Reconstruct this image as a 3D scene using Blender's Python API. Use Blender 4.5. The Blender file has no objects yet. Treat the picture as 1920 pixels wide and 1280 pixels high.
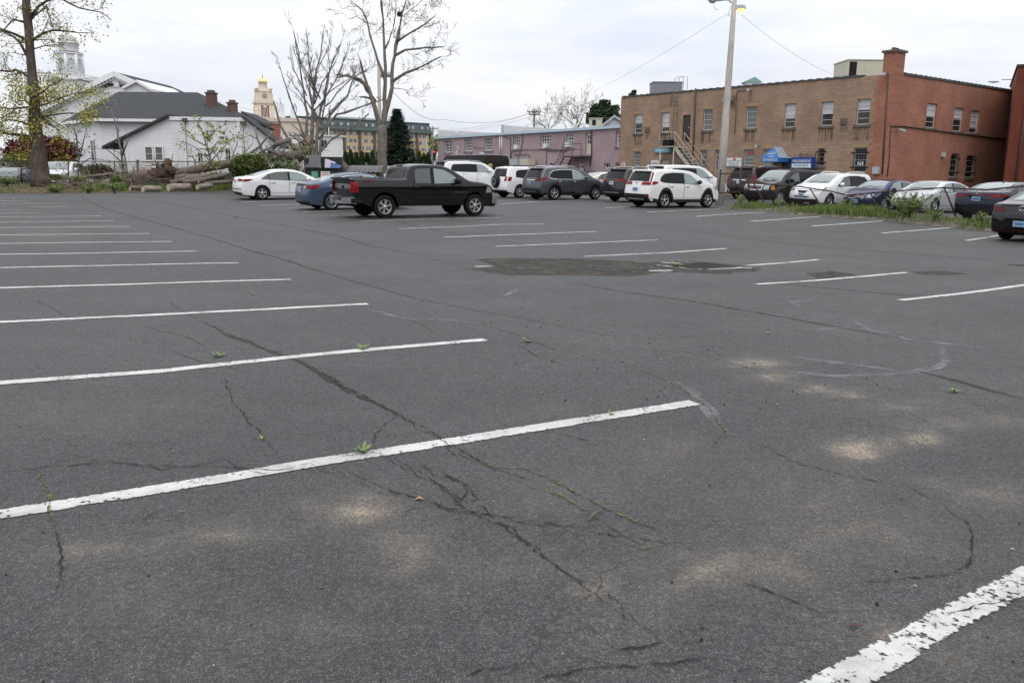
import bpy, math, random
import numpy as np
from mathutils import Vector, Matrix
rnd = random.Random(7)
SC = bpy.context.scene
COL = SC.collection
# ------------------------------------------------------------ camera
FPX, CAMH = 1550.0, 1.5
PITCH, ROLL = math.atan(315/FPX), math.radians(0.6)
cam_d = bpy.data.cameras.new('camera')
cam = bpy.data.objects.new('camera', cam_d); COL.objects.link(cam)
cam_d.sensor_width = 36.0; cam_d.lens = FPX/1920*36.0
cam_d.clip_start = 0.1; cam_d.clip_end = 6000
CAMR = Matrix.Rotation(math.pi/2-PITCH, 3, 'X') @ Matrix.Rotation(ROLL, 3, 'Z')
cam.matrix_world = Matrix.Translation((0, 0, CAMH)) @ CAMR.to_4x4()
SC.camera = cam
# ------------------------------------------------------------ sky and light
SUN_EL, SUN_AZ = 55, 184            # degrees; azimuth clockwise from +Y
w = bpy.data.worlds.new("World"); SC.world = w; w.use_nodes = True
nt = w.node_tree; N = nt.nodes; Lk = nt.links; N.clear()
out = N.new('ShaderNodeOutputWorld'); bg = N.new('ShaderNodeBackground')
sky = N.new('ShaderNodeTexSky'); sky.sky_type = 'NISHITA'; sky.sun_disc = False
sky.sun_elevation = math.radians(SUN_EL); sky.sun_rotation = math.radians(SUN_AZ)
tc = N.new('ShaderNodeTexCoord'); sx = N.new('ShaderNodeSeparateXYZ')
Lk.new(tc.outputs['Generated'], sx.inputs[0])
mp = N.new('ShaderNodeMapping'); mp.inputs['Scale'].default_value = (1.3, 1.3, 7.0)
Lk.new(tc.outputs['Generated'], mp.inputs[0])
nz = N.new('ShaderNodeTexNoise'); nz.inputs['Scale'].default_value = 2.3; nz.inputs['Detail'].default_value = 6
nz.inputs['Roughness'].default_value = 0.55
Lk.new(mp.outputs[0], nz.inputs['Vector'])
cr = N.new('ShaderNodeValToRGB'); Lk.new(nz.outputs['Fac'], cr.inputs[0])
cr.color_ramp.elements[0].position = 0.32; cr.color_ramp.elements[0].color = (0.75, 0.80, 0.90, 1)
cr.color_ramp.elements[1].position = 0.62; cr.color_ramp.elements[1].color = (0.98, 0.985, 1.0, 1)
gr = N.new('ShaderNodeMapRange'); gr.inputs['From Min'].default_value = 0.0; gr.inputs['From Max'].default_value = 0.9
gr.inputs['To Min'].default_value = 0.82; gr.inputs['To Max'].default_value = 1.75
Lk.new(sx.outputs['Z'], gr.inputs[0])
mul = N.new('ShaderNodeVectorMath'); mul.operation = 'SCALE'
Lk.new(cr.outputs[0], mul.inputs[0]); Lk.new(gr.outputs[0], mul.inputs['Scale'])
sm_ = N.new('ShaderNodeVectorMath'); sm_.operation = 'SCALE'; sm_.inputs['Scale'].default_value = 0.06
Lk.new(sky.outputs[0], sm_.inputs[0])
mx = N.new('ShaderNodeMix'); mx.data_type = 'RGBA'; mx.inputs['Factor'].default_value = 0.93
Lk.new(sm_.outputs[0], mx.inputs['A']); Lk.new(mul.outputs[0], mx.inputs['B'])
Lk.new(mx.outputs['Result'], bg.inputs['Color']); bg.inputs['Strength'].default_value = 1.0
Lk.new(bg.outputs[0], out.inputs['Surface'])
sd = bpy.data.lights.new('sun', 'SUN'); sd.energy = 0.7; sd.angle = math.radians(30); sd.color = (1, 0.965, 0.91)
sun = bpy.data.objects.new('sun', sd); COL.objects.link(sun)
_a, _e = math.radians(SUN_AZ), math.radians(SUN_EL)
sdir = Vector((math.sin(_a)*math.cos(_e), math.cos(_a)*math.cos(_e), math.sin(_e)))
sun.rotation_euler = (-sdir).to_track_quat('-Z', 'Y').to_euler()
SC.view_settings.view_transform = 'Standard'; SC.view_settings.look = 'None'
SC.view_settings.exposure = 0.22; SC.view_settings.gamma = 1.0
# ------------------------------------------------------------ pixel (1920x1280) to world helpers
def ray(px, py): return CAMR @ Vector(((px-960)/FPX, (640-py)/FPX, -1.0))
CAMP = Vector((0, 0, CAMH))
def P(px, py, d): return CAMP + ray(px, py)*d          # d = depth along the view axis in metres
def PS(px, py, s): return P(px, py, FPX/s)             # s = pixels per metre there
def proj(p):
    q = CAMR.transposed() @ (Vector(p)-CAMP)
    return 960+FPX*q.x/-q.z, 640-FPX*q.y/-q.z
CTRL = []
for c in [(492,378,39),(620,394,46.5),(720,411,53.5),(1243.5,392,42.5),(1038,376.7,36),(973,372,34),(1150,372,35.5),
          (860,359,29),(1343,376,33),(1378,371,30),(1458,386,36),(1551,389,37),(1653,394,38.5),(1747,406,40.5),(1810,406,48),
          (1885,449,66),(100,362,34),(430,360,34.5),(250,361,34)]:
    q = PS(*c); CTRL.append((q.x, q.y, q.z))
CTRL += [(3.83,12.6,-.13),(2.4,14.8,-.19),(1.0,17,-.17),(-.4,19.2,-.16),(-1.82,21.4,-.13),(-3.2,23.5,-.07),(5.25,10.4,-.03)]
CTRL += [(x,y,0) for x,y in [(0,0),(-2.25,3.4),(-5,8),(-8,12.6),(-11.7,19),(1.2,5.4),(-3,11.6),(-6,15.6),(-9,22),(4,4),(8,8),(-14,26),(-5,2),(5,0),(-10,6)]]
CTRL = np.array(CTRL)
def gzv(X, Y):
    X = np.asarray(X, float); Y = np.asarray(Y, float)
    w0 = 0.03; num = np.zeros_like(X); den = np.full_like(X, w0)
    for cx, cy, cz in CTRL:
        sg = 2.2 + 0.05*cy
        ww = np.exp(-((X-cx)**2+(Y-cy)**2)/(2*sg*sg)); num += ww*cz; den += ww
    return num/den
_gx, _gy, _gs = np.arange(-70, 70.1, .25), np.arange(-6, 90.1, .25), .25
_GT = gzv(*np.meshgrid(_gx, _gy)).tolist()
def gz(x, y):
    fx, fy = (x+70)/_gs, (y+6)/_gs
    if not (0 <= fx < len(_gx)-1 and 0 <= fy < len(_gy)-1): return float(gzv([x], [y])[0])
    i, j = int(fx), int(fy); u, v = fx-i, fy-j; A, B = _GT[j], _GT[j+1]
    return (A[i]*(1-u)+A[i+1]*u)*(1-v)+(B[i]*(1-u)+B[i+1]*u)*v
def G(px, py, up=0.0):
    r = ray(px, py); z = 0.0
    for _ in range(14):
        if r.z > -1e-4: break
        t = (z+up-CAMH)/r.z
        t = min(t, 400); q = CAMP + r*t; z = 0.5*z+0.5*gz(q.x, q.y)
    return CAMP + r*((z+up-CAMH)/r.z)
# ------------------------------------------------------------ materials
MATS = {}
def pmat(name, col, rough=0.6, metal=0.0, spec=0.5, var=0.0, vscale=3.0, coat=0.0, bump=0.0, bscale=40.0, emit=None, island=0.0, stretch=None, col2=None):
    if name in MATS: return MATS[name]
    m = bpy.data.materials.new(name); m.use_nodes = True; MATS[name] = m
    nt = m.node_tree; b = nt.nodes['Principled BSDF']
    b.inputs['Base Color'].default_value = (*col, 1); b.inputs['Roughness'].default_value = rough
    b.inputs['Metallic'].default_value = metal; b.inputs['Specular IOR Level'].default_value = spec
    if coat: b.inputs['Coat Weight'].default_value = coat; b.inputs['Coat Roughness'].default_value = 0.06
    if emit: b.inputs['Emission Color'].default_value = (*emit[0], 1); b.inputs['Emission Strength'].default_value = emit[1]
    tc = None
    if var or bump:
        tc = nt.nodes.new('ShaderNodeTexCoord'); vec = tc.outputs['Object']
        if stretch:
            mpn = nt.nodes.new('ShaderNodeMapping'); mpn.inputs['Scale'].default_value = stretch
            nt.links.new(vec, mpn.inputs[0]); vec = mpn.outputs[0]
    if var:
        n = nt.nodes.new('ShaderNodeTexNoise'); n.inputs['Scale'].default_value = vscale; n.inputs['Detail'].default_value = 6; n.inputs['Roughness'].default_value = 0.65
        nt.links.new(vec, n.inputs['Vector'])
        r = nt.nodes.new('ShaderNodeValToRGB'); nt.links.new(n.outputs['Fac'], r.inputs[0])
        c2 = col2 or tuple(min(1, c*(1+var)) for c in col)
        r.color_ramp.elements[0].position = 0.33; r.color_ramp.elements[1].position = 0.67
        r.color_ramp.elements[0].color = (*[c*(1-var) for c in col], 1); r.color_ramp.elements[1].color = (*c2, 1)
        nt.links.new(r.outputs[0], b.inputs['Base Color'])
    if island:
        g = nt.nodes.new('ShaderNodeNewGeometry'); r = nt.nodes.new('ShaderNodeValToRGB')
        nt.links.new(g.outputs['Random Per Island'], r.inputs[0])
        c2 = col2 or tuple(min(1, c*(1+island)) for c in col)
        r.color_ramp.elements[0].color = (*[c*(1-island) for c in col], 1); r.color_ramp.elements[1].color = (*c2, 1)
        nt.links.new(r.outputs[0], b.inputs['Base Color'])
    if bump:
        n2 = nt.nodes.new('ShaderNodeTexNoise'); n2.inputs['Scale'].default_value = bscale; n2.inputs['Detail'].default_value = 5
        nt.links.new(vec, n2.inputs['Vector'])
        bp = nt.nodes.new('ShaderNodeBump'); bp.inputs['Strength'].default_value = bump; bp.inputs['Distance'].default_value = 0.02
        nt.links.new(n2.outputs['Fac'], bp.inputs['Height']); nt.links.new(bp.outputs[0], b.inputs['Normal'])
    return m
def brick_mat(name, c1, c2, mortar, bw, bh, ms=0.012, stain=0.25, bump=0.3):
    m = bpy.data.materials.new(name); m.use_nodes = True; MATS[name] = m
    nt = m.node_tree; b = nt.nodes['Principled BSDF']; b.inputs['Roughness'].default_value = 0.9; b.inputs['Specular IOR Level'].default_value = 0.2
    uv = nt.nodes.new('ShaderNodeUVMap'); uv.uv_map = 'UVMap'
    br = nt.nodes.new('ShaderNodeTexBrick'); nt.links.new(uv.outputs[0], br.inputs['Vector'])
    br.inputs['Scale'].default_value = 1.0; br.inputs['Brick Width'].default_value = bw; br.inputs['Row Height'].default_value = bh
    br.inputs['Mortar Size'].default_value = ms; br.inputs['Mortar Smooth'].default_value = 0.3
    br.inputs['Color1'].default_value = (*c1, 1); br.inputs['Color2'].default_value = (*c2, 1); br.inputs['Mortar'].default_value = (*mortar, 1)
    n = nt.nodes.new('ShaderNodeTexNoise'); n.inputs['Scale'].default_value = 0.55; n.inputs['Detail'].default_value = 8; n.inputs['Roughness'].default_value = 0.7
    nt.links.new(uv.outputs[0], n.inputs['Vector'])
    r = nt.nodes.new('ShaderNodeValToRGB'); nt.links.new(n.outputs['Fac'], r.inputs[0])
    r.color_ramp.elements[0].position = 0.35; r.color_ramp.elements[1].position = 0.65
    lo = 1-stain; r.color_ramp.elements[0].color = (lo, lo, lo, 1); r.color_ramp.elements[1].color = (1.1, 1.1, 1.1, 1)
    mxn = nt.nodes.new('ShaderNodeMix'); mxn.data_type = 'RGBA'; mxn.blend_type = 'MULTIPLY'; mxn.inputs['Factor'].default_value = 1
    nt.links.new(br.outputs['Color'], mxn.inputs['A']); nt.links.new(r.outputs[0], mxn.inputs['B'])
    nt.links.new(mxn.outputs['Result'], b.inputs['Base Color'])
    bp = nt.nodes.new('ShaderNodeBump'); bp.inputs['Strength'].default_value = bump; bp.inputs['Distance'].default_value = 0.01; bp.invert = True
    nt.links.new(br.outputs['Fac'], bp.inputs['Height']); nt.links.new(bp.outputs[0], b.inputs['Normal'])
    return m
def siding_mat(name, col, pitch=0.18):
    m = bpy.data.materials.new(name); m.use_nodes = True; MATS[name] = m
    nt = m.node_tree; b = nt.nodes['Principled BSDF']; b.inputs['Roughness'].default_value = 0.55
    g = nt.nodes.new('ShaderNodeTexCoord'); s = nt.nodes.new('ShaderNodeSeparateXYZ'); nt.links.new(g.outputs['Object'], s.inputs[0])
    d = nt.nodes.new('ShaderNodeMath'); d.operation = 'DIVIDE'; d.inputs[1].default_value = pitch; nt.links.new(s.outputs['Z'], d.inputs[0])
    f = nt.nodes.new('ShaderNodeMath'); f.operation = 'FRACT'; nt.links.new(d.outputs[0], f.inputs[0])
    n = nt.nodes.new('ShaderNodeTexNoise'); n.inputs['Scale'].default_value = 0.5; n.inputs['Detail'].default_value = 6; nt.links.new(g.outputs['Object'], n.inputs['Vector'])
    r = nt.nodes.new('ShaderNodeValToRGB'); nt.links.new(f.outputs[0], r.inputs[0])
    e = r.color_ramp.elements; e[0].position = 0.0; e[0].color = (*[c*0.76 for c in col], 1); e[1].position = 0.16; e[1].color = (*col, 1)
    r2 = nt.nodes.new('ShaderNodeValToRGB'); nt.links.new(n.outputs['Fac'], r2.inputs[0]); r2.color_ramp.elements[0].color = (0.86, 0.86, 0.85, 1); r2.color_ramp.elements[0].position = .3; r2.color_ramp.elements[1].position = .6
    mxn = nt.nodes.new('ShaderNodeMix'); mxn.data_type = 'RGBA'; mxn.blend_type = 'MULTIPLY'; mxn.inputs['Factor'].default_value = 1
    nt.links.new(r.outputs[0], mxn.inputs['A']); nt.links.new(r2.outputs[0], mxn.inputs['B']); nt.links.new(mxn.outputs['Result'], b.inputs['Base Color'])
    bp = nt.nodes.new('ShaderNodeBump'); bp.inputs['Strength'].default_value = 0.6; bp.inputs['Distance'].default_value = 0.02; bp.invert = True
    nt.links.new(f.outputs[0], bp.inputs['Height']); nt.links.new(bp.outputs[0], b.inputs['Normal'])
    return m
# ------------------------------------------------------------ mesh builder and object helpers
class MB:
    def __init__(s): s.v = []; s.f = []; s.m = []; s.uv = []; s.sm = []
    def add(s, vs, fs, mi=0, smooth=False, uvs=None):
        o = len(s.v); s.v += [tuple(p) for p in vs]
        s.uv += uvs if uvs else [(p[0], p[2]) for p in vs]
        for q in fs: s.f.append([i+o for i in q]); s.m.append(mi); s.sm.append(smooth)
        return o
    def box(s, x0, x1, y0, y1, z0, z1, mi=0):
        vs = [(x, y, z) for z in (z0, z1) for y in (y0, y1) for x in (x0, x1)]
        s.add(vs, [(0,2,3,1),(4,5,7,6),(0,1,5,4),(2,6,7,3),(0,4,6,2),(1,3,7,5)], mi)
    def hexa(s, b, t, mi=0, uvs=None):       # bottom ring of four, top ring of four
        s.add(list(b)+list(t), [(3,2,1,0),(4,5,6,7),(0,1,5,4),(1,2,6,5),(2,3,7,6),(3,0,4,7)], mi, False, uvs)
    def bar(s, a, b, w_, h_, mi=0, up=(0,0,1)):
        a = Vector(a); b = Vector(b); d = (b-a).normalized(); u = Vector(up)
        if abs(d.dot(u)) > .98: u = Vector((1,0,0))
        sx = d.cross(u).normalized()*(w_/2); sy = sx.cross(d).normalized()*(h_/2)
        s.hexa([a-sx-sy, a+sx-sy, a+sx+sy, a-sx+sy], [b-sx-sy, b+sx-sy, b+sx+sy, b-sx+sy], mi)
    def tube(s, pts, rad, n=8, mi=0, caps=True, smooth=True):
        pts = [Vector(p) for p in pts]; k = len(pts)
        if not isinstance(rad, (list, tuple)): rad = [rad]*k
        o = len(s.v); ref = Vector((0.31, 0.17, 0.93))
        vs = []
        for i, p in enumerate(pts):
            d = (pts[min(i+1, k-1)]-pts[max(i-1, 0)])
            d = d.normalized() if d.length > 1e-9 else Vector((0,0,1))
            a = d.cross(ref)
            if a.length < 0.05: a = d.cross(Vector((1,0,0)))
            a.normalize(); b = d.cross(a)
            for j in range(n):
                t = 2*math.pi*j/n; vs.append(p+(a*math.cos(t)+b*math.sin(t))*rad[i])
        fs = [(i*n+j, i*n+(j+1)%n, (i+1)*n+(j+1)%n, (i+1)*n+j) for i in range(k-1) for j in range(n)]
        s.add(vs, fs, mi, smooth)
        if caps: s.f.append([o+j for j in range(n)][::-1]); s.m.append(mi); s.sm.append(False); s.f.append([o+(k-1)*n+j for j in range(n)]); s.m.append(mi); s.sm.append(False)
    def lathe(s, prof, n=24, mi=0, axis='z', c=(0,0,0), smooth=True, closed=False):
        vs = []
        for r, h in prof:
            for j in range(n):
                t = 2*math.pi*j/n; a, b = r*math.cos(t), r*math.sin(t)
                vs.append((c[0]+a, c[1]+b, c[2]+h) if axis == 'z' else ((c[0]+a, c[1]+h, c[2]+b)))
        k = len(prof)
        fs = [(i*n+j, i*n+(j+1)%n, (i+1)*n+(j+1)%n, (i+1)*n+j) for i in range(k-1) for j in range(n)]
        if closed: fs += [((k-1)*n+j, (k-1)*n+(j+1)%n, (j+1)%n, j) for j in range(n)]
        s.add(vs, fs, mi, smooth)
    def prism(s, poly, off, mi=0):           # poly: list of 3D points, off: extrusion vector
        k = len(poly); off = Vector(off); a = [Vector(p) for p in poly]; b = [p+off for p in a]
        s.add(a+b, [list(range(k))[::-1], [k+i for i in range(k)]]+[(i, (i+1)%k, k+(i+1)%k, k+i) for i in range(k)], mi)
    def ball(s, c, rx, ry, rz, n=10, m=6, mi=0, jit=0):
        vs = []
        for i in range(m+1):
            ph = math.pi*i/m
            for j in range(n):
                t = 2*math.pi*j/n; q = 1+rnd.uniform(-jit, jit)
                vs.append((c[0]+rx*q*math.sin(ph)*math.cos(t), c[1]+ry*q*math.sin(ph)*math.sin(t), c[2]+rz*q*math.cos(ph)))
        s.add(vs, [(i*n+j, (i+1)*n+j, (i+1)*n+(j+1)%n, i*n+(j+1)%n) for i in range(m) for j in range(n)], mi, True)
    def build(s, name, mats, parent=None, world=False, fixn=False):
        me = bpy.data.meshes.new(name)
        vs = s.v
        if parent is not None and world:
            L = parent.location; vs = [(p[0]-L.x, p[1]-L.y, p[2]-L.z) for p in vs]
        me.from_pydata(vs, [], s.f)
        if not isinstance(mats, (list, tuple)): mats = [mats]
        for m in mats: me.materials.append(m)
        me.polygons.foreach_set('material_index', s.m); me.polygons.foreach_set('use_smooth', s.sm)
        ul = me.uv_layers.new(name='UVMap')
        idx = np.zeros(len(me.loops), dtype=np.int32); me.loops.foreach_get('vertex_index', idx)
        ul.data.foreach_set('uv', np.array(s.uv, dtype=np.float32)[idx].ravel())
        me.update()
        if fixn:
            import bmesh
            bm = bmesh.new(); bm.from_mesh(me); bmesh.ops.recalc_face_normals(bm, faces=bm.faces); bm.to_mesh(me); bm.free()
        o = bpy.data.objects.new(name, me); COL.objects.link(o)
        if parent is not None: o.parent = parent
        return o
def tag(o, label=None, cat=None, group=None, kind=None):
    if label: o['label'] = label
    if cat: o['category'] = cat
    if group: o['group'] = group
    if kind: o['kind'] = kind
    return o
def thing(name, label, cat, loc=(0,0,0), rz=0.0, group=None):
    o = bpy.data.objects.new(name, None); COL.objects.link(o); o.empty_display_size = 0.3
    o.location = loc; o.rotation_euler = (0, 0, rz)
    return tag(o, label, cat, group)
def copy_tree(o, parent=None):
    c = o.copy(); COL.objects.link(c); c.parent = parent
    for ch in list(o.children): copy_tree(ch, c)
    return c
def text_mesh(name, body, mat, origin, xdir, ydir, width, height, parent, shear=0.0, world=True):
    cu = bpy.data.curves.new(name, 'FONT'); cu.body = body; cu.align_x = 'CENTER'; cu.align_y = 'CENTER'; cu.shear = shear; cu.size = 1; cu.offset = 0.012
    to = bpy.data.objects.new(name, cu); COL.objects.link(to)
    me = bpy.data.meshes.new_from_object(to.evaluated_get(bpy.context.evaluated_depsgraph_get()))
    bpy.data.objects.remove(to); bpy.data.curves.remove(cu)
    co = [v.co.copy() for v in me.vertices]
    x0 = min(c.x for c in co); x1 = max(c.x for c in co); y0 = min(c.y for c in co); y1 = max(c.y for c in co)
    sx_, sy_ = width/(x1-x0), height/(y1-y0)
    O = Vector(origin); X = Vector(xdir).normalized(); Y = Vector(ydir).normalized()
    if world and parent is not None: O = O - parent.location
    for v, c in zip(me.vertices, co):
        v.co = O + X*((c.x-(x0+x1)/2)*sx_) + Y*((c.y-(y0+y1)/2)*sy_)
    me.materials.clear(); me.materials.append(mat)
    o = bpy.data.objects.new(name, me); COL.objects.link(o)
    if parent is not None: o.parent = parent
    return o
class Facade:
    """a vertical wall plane from a (left end) to b (right end); u runs a->b, n faces the camera"""
    def __init__(s, a, b):
        s.a = Vector((a[0], a[1], 0)); s.b = Vector((b[0], b[1], 0)); s.d = (s.b-s.a); s.len = s.d.length; s.d.normalize()
        s.n = Vector((s.d.y, -s.d.x, 0))
        if s.n.dot(-s.a) < 0: s.n = -s.n
    def uv(s, px, py):
        r = ray(px, py); t = (s.a-CAMP).dot(s.n)/r.dot(s.n); q = CAMP+r*t
        return (q-s.a).dot(s.d), q.z
    def rect(s, x0, y0, x1, y1):
        ym = (y0+y1)/2; xm = (x0+x1)/2
        return s.uv(x0, ym)[0], s.uv(x1, ym)[0], s.uv(xm, y1)[1], s.uv(xm, y0)[1]
    def pt(s, u, z, o=0.0): q = s.a+s.d*u+s.n*o; return Vector((q.x, q.y, z))
    def fbox(s, mb, u0, u1, z0, z1, o0, o1, mi=0):
        b = [s.pt(u0, z0, o1), s.pt(u1, z0, o1), s.pt(u1, z0, o0), s.pt(u0, z0, o0)]
        t = [s.pt(u0, z1, o1), s.pt(u1, z1, o1), s.pt(u1, z1, o0), s.pt(u0, z1, o0)]
        uvs = [(u0,z0),(u1,z0),(u1,z0),(u0,z0),(u0,z1),(u1,z1),(u1,z1),(u0,z1)]
        mb.hexa(b, t, mi, uvs)
    def wall(s, mb, u0, u1, z0, z1, holes, depth=0.14, mi=0, mif=None, ztop=None):
        us = sorted({u0, u1} | {h[0] for h in holes} | {h[1] for h in holes}); zs = sorted({z0, z1} | {h[2] for h in holes} | {h[3] for h in holes})
        for i in range(len(us)-1):
            for j in range(len(zs)-1):
                um, zm = (us[i]+us[i+1])/2, (zs[j]+zs[j+1])/2
                if any(h[0] < um < h[1] and h[2] < zm < h[3] for h in holes): continue
                q = [(us[i], zs[j]), (us[i+1], zs[j]), (us[i+1], zs[j+1]), (us[i], zs[j+1])]
                mb.add([s.pt(a, b) for a, b in q], [(0,1,2,3)], mif(um, zm) if mif else mi, False, q)
        for h in holes:
            a0, a1, b0, b1 = h
            for p, q in (((a0,b0),(a1,b0)), ((a1,b0),(a1,b1)), ((a1,b1),(a0,b1)), ((a0,b1),(a0,b0))):
                mb.add([s.pt(*p), s.pt(*q), s.pt(q[0], q[1], -depth), s.pt(p[0], p[1], -depth)], [(0,1,2,3)], mi, False, [p, q, q, p])
# ------------------------------------------------------------ ground
def axis(lo, hi, dense):
    xs = []
    for a, b, st in dense:
        n = max(1, int(round((b-a)/st))); xs += [a+(b-a)*i/n for i in range(n)]
    xs.append(dense[-1][1]); st = dense[-1][2]
    while xs[-1] < hi: st *= 1.45; xs.append(xs[-1]+st)
    st = dense[0][2]; left = []; x = xs[0]
    while x > lo: st *= 1.45; x -= st; left.append(x)
    return left[::-1]+xs
GX = axis(-2500, 2500, [(-50,-12,.8),(-12,-5,.3),(-5,7,.14),(7,14,.3),(14,60,.8)])
GY = axis(-300, 3000, [(-4,1,.5),(1,14,.14),(14,30,.3),(30,75,.8)])
SAND = [(1700,1190,55,26,.9),(1270,1100,45,18,.6),(1140,1085,40,16,.6),(1500,1065,45,20,.5),(1000,1060,60,25,.4),(1220,1130,80,30,.35),(300,760,120,14,.25),(1040,770,60,10,.25),(870,1090,70,40,.35),(1610,842,60,20,1.0),(1728,823,50,13,1.0),(1415,681,60,11,.7),(1452,706,40,9,.9),(1528,728,32,6,.9),(1590,740,40,8,.6),(1700,762,90,10,.5),(1830,790,120,14,.55),
        (680,965,80,38,.75),(745,1030,70,60,.6),(190,1030,120,22,.55),(440,1000,100,22,.55),(600,950,90,25,.4),(1250,850,70,30,.45),(1120,1092,55,22,.7),(1310,1070,110,45,.65),
        (1880,930,140,25,.5),(1420,1060,120,40,.5),(1760,910,60,14,.45),(80,440,70,10,.35),(250,1130,90,45,.35),(520,1190,140,60,.35),(1150,1210,90,40,.35),(1010,930,120,35,.25),
        (1600,1000,200,50,.35),(1500,930,150,60,.35),(130,780,150,30,.25),(1420,490,130,10,.3),(1830,440,90,8,.3),(420,1240,160,40,.3),(1640,1180,80,40,.4),(1780,1230,120,50,.45)]
XX, YY = np.meshgrid(np.array(GX), np.array(GY)); ZZ = gzv(XX, YY)
Rt = np.array(CAMR.transposed())
Q = np.stack([XX, YY, ZZ-CAMH], -1) @ Rt.T
dep = np.where(-Q[..., 2] > .2, -Q[..., 2], 1e9)
PXg, PYg = 960+FPX*Q[..., 0]/dep, 640-FPX*Q[..., 1]/dep
sandv = np.zeros_like(XX)
for cx, cy, rx, ry, a in SAND: sandv = np.maximum(sandv, a*np.exp(-(((PXg-cx)/rx)**2+((PYg-cy)/ry)**2)*.8))
sandv = np.where(dep > 60, 0, sandv)
gv = np.stack([XX, YY, ZZ], -1).reshape(-1, 3)
ny, nx = XX.shape
ii = np.arange(ny*nx).reshape(ny, nx)
gf = np.stack([ii[:-1,:-1], ii[:-1,1:], ii[1:,1:], ii[1:,:-1]], -1).reshape(-1, 4)
gme = bpy.data.meshes.new('ground'); gme.from_pydata(gv.tolist(), [], gf.tolist())
gme.polygons.foreach_set('use_smooth', [True]*len(gme.polygons))
at = gme.attributes.new('sand', 'FLOAT', 'POINT'); at.data.foreach_set('value', sandv.ravel().astype(np.float32))
ground = bpy.data.objects.new('ground', gme); COL.objects.link(ground); tag(ground, kind='structure')
def asphalt():
    m = bpy.data.materials.new('asphalt'); m.use_nodes = True; nt = m.node_tree; b = nt.nodes['Principled BSDF']; L = nt.links
    def nd(t, **k):
        n = nt.nodes.new(t)
        for a, v in k.items():
            if a in n.inputs: n.inputs[a].default_value = v
            else: setattr(n, a, v)
        return n
    tc = nd('ShaderNodeTexCoord'); ob = tc.outputs['Object']
    def noise(sc, det=6, rough=.6, vec=None):
        n = nd('ShaderNodeTexNoise', Scale=sc, Detail=det, Roughness=rough); L.new(vec or ob, n.inputs['Vector']); return n.outputs['Fac']
    def ramp(f, p0, p1, c0, c1):
        r = nd('ShaderNodeValToRGB'); L.new(f, r.inputs[0]); e = r.color_ramp.elements
        e[0].position, e[1].position = p0, p1; e[0].color = (*c0, 1); e[1].color = (*c1, 1); return r.outputs[0]
    def mix(a, c, f, bt='MIX'):
        n = nd('ShaderNodeMix'); n.data_type = 'RGBA'; n.blend_type = bt
        if isinstance(f, float): n.inputs['Factor'].default_value = f
        else: L.new(f, n.inputs['Factor'])
        for s, x in (('A', a), ('B', c)):
            if isinstance(x, tuple): n.inputs[s].default_value = (*x, 1)
            else: L.new(x, n.inputs[s])
        return n.outputs['Result']
    def mth(op, a, c):
        n = nd('ShaderNodeMath'); n.operation = op
        for i, x in enumerate((a, c)):
            if isinstance(x, (int, float)): n.inputs[i].default_value = x
            else: L.new(x, n.inputs[i])
        n.use_clamp = True; return n.outputs[0]
    base = ramp(noise(.38, 9, .66), .34, .66, (.0145, .0155, .0185), (.0355, .0365, .0395))
    mott = ramp(noise(9, 8, .75), .3, .7, (.52, .52, .54), (1.55, 1.53, 1.50)); base = mix(base, mott, 1.0, 'MULTIPLY')
    rolled = nd('ShaderNodeMapping'); rolled.inputs['Rotation'].default_value = (0, 0, math.radians(33)); rolled.inputs['Scale'].default_value = (.25, 2.2, 1); L.new(ob, rolled.inputs[0])
    base = mix(base, ramp(noise(1.3, 5, .6, rolled.outputs[0]), .35, .65, (.9, .9, .9), (1.1, 1.1, 1.1)), 1.0, 'MULTIPLY')
    # aggregate stones showing through the sealcoat
    vo = nd('ShaderNodeTexVoronoi', Scale=130); L.new(ob, vo.inputs['Vector'])
    sepc = nd('ShaderNodeSeparateColor'); L.new(vo.outputs['Color'], sepc.inputs[0])
    stone = mth('GREATER_THAN', sepc.outputs[0], .87); near = mth('LESS_THAN', vo.outputs['Distance'], .38)
    worn = ramp(noise(1.1, 5, .65), .36, .62, (.25, .25, .25), (1, 1, 1))
    sm = mth('MULTIPLY', mth('MULTIPLY', stone, near), worn)
    base = mix(base, (.20, .18, .155), mth('MULTIPLY', sm, .65))
    pm = nd('ShaderNodeMapping'); pm.inputs['Rotation'].default_value = (0, 0, .5); pm.inputs['Scale'].default_value = (.8, 1.7, 1); L.new(ob, pm.inputs[0])
    vo2 = nd('ShaderNodeTexVoronoi', Scale=320); L.new(ob, vo2.inputs['Vector']); sp2 = nd('ShaderNodeSeparateColor'); L.new(vo2.outputs['Color'], sp2.inputs[0])
    base = mix(base, (.15, .14, .125), mth('MULTIPLY', mth('GREATER_THAN', sp2.outputs[1], .80), .55))
    base = mix(base, ramp(noise(38, 6, .85), .38, .62, (.42, .42, .43), (1.62, 1.60, 1.55)), 1.0, 'MULTIPLY')
    pit = mth('LESS_THAN', noise(34, 4, .7, pm.outputs[0]), .37); base = mix(base, (.012, .012, .0125), mth('MULTIPLY', pit, .75))
    # sand lying in the low spots
    sa = nd('ShaderNodeAttribute'); sa.attribute_name = 'sand'
    big = ramp(noise(2.2, 6, .7), .36, .60, (.38, .38, .38), (1, 1, 1)); sA = mth('MULTIPLY', sa.outputs['Fac'], big)
    sv = mth('ADD', mth('ADD', mth('MULTIPLY', noise(60, 6, .9), .8), mth('MULTIPLY', noise(7, 5, .7), .2)), mth('MULTIPLY', sA, .20))
    sf = mth('ADD', mth('MULTIPLY', ramp(sv, .555, .70, (0, 0, 0), (1, 1, 1)), mth('MULTIPLY', sA, 1.5)), mth('MULTIPLY', sA, .22))
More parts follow.
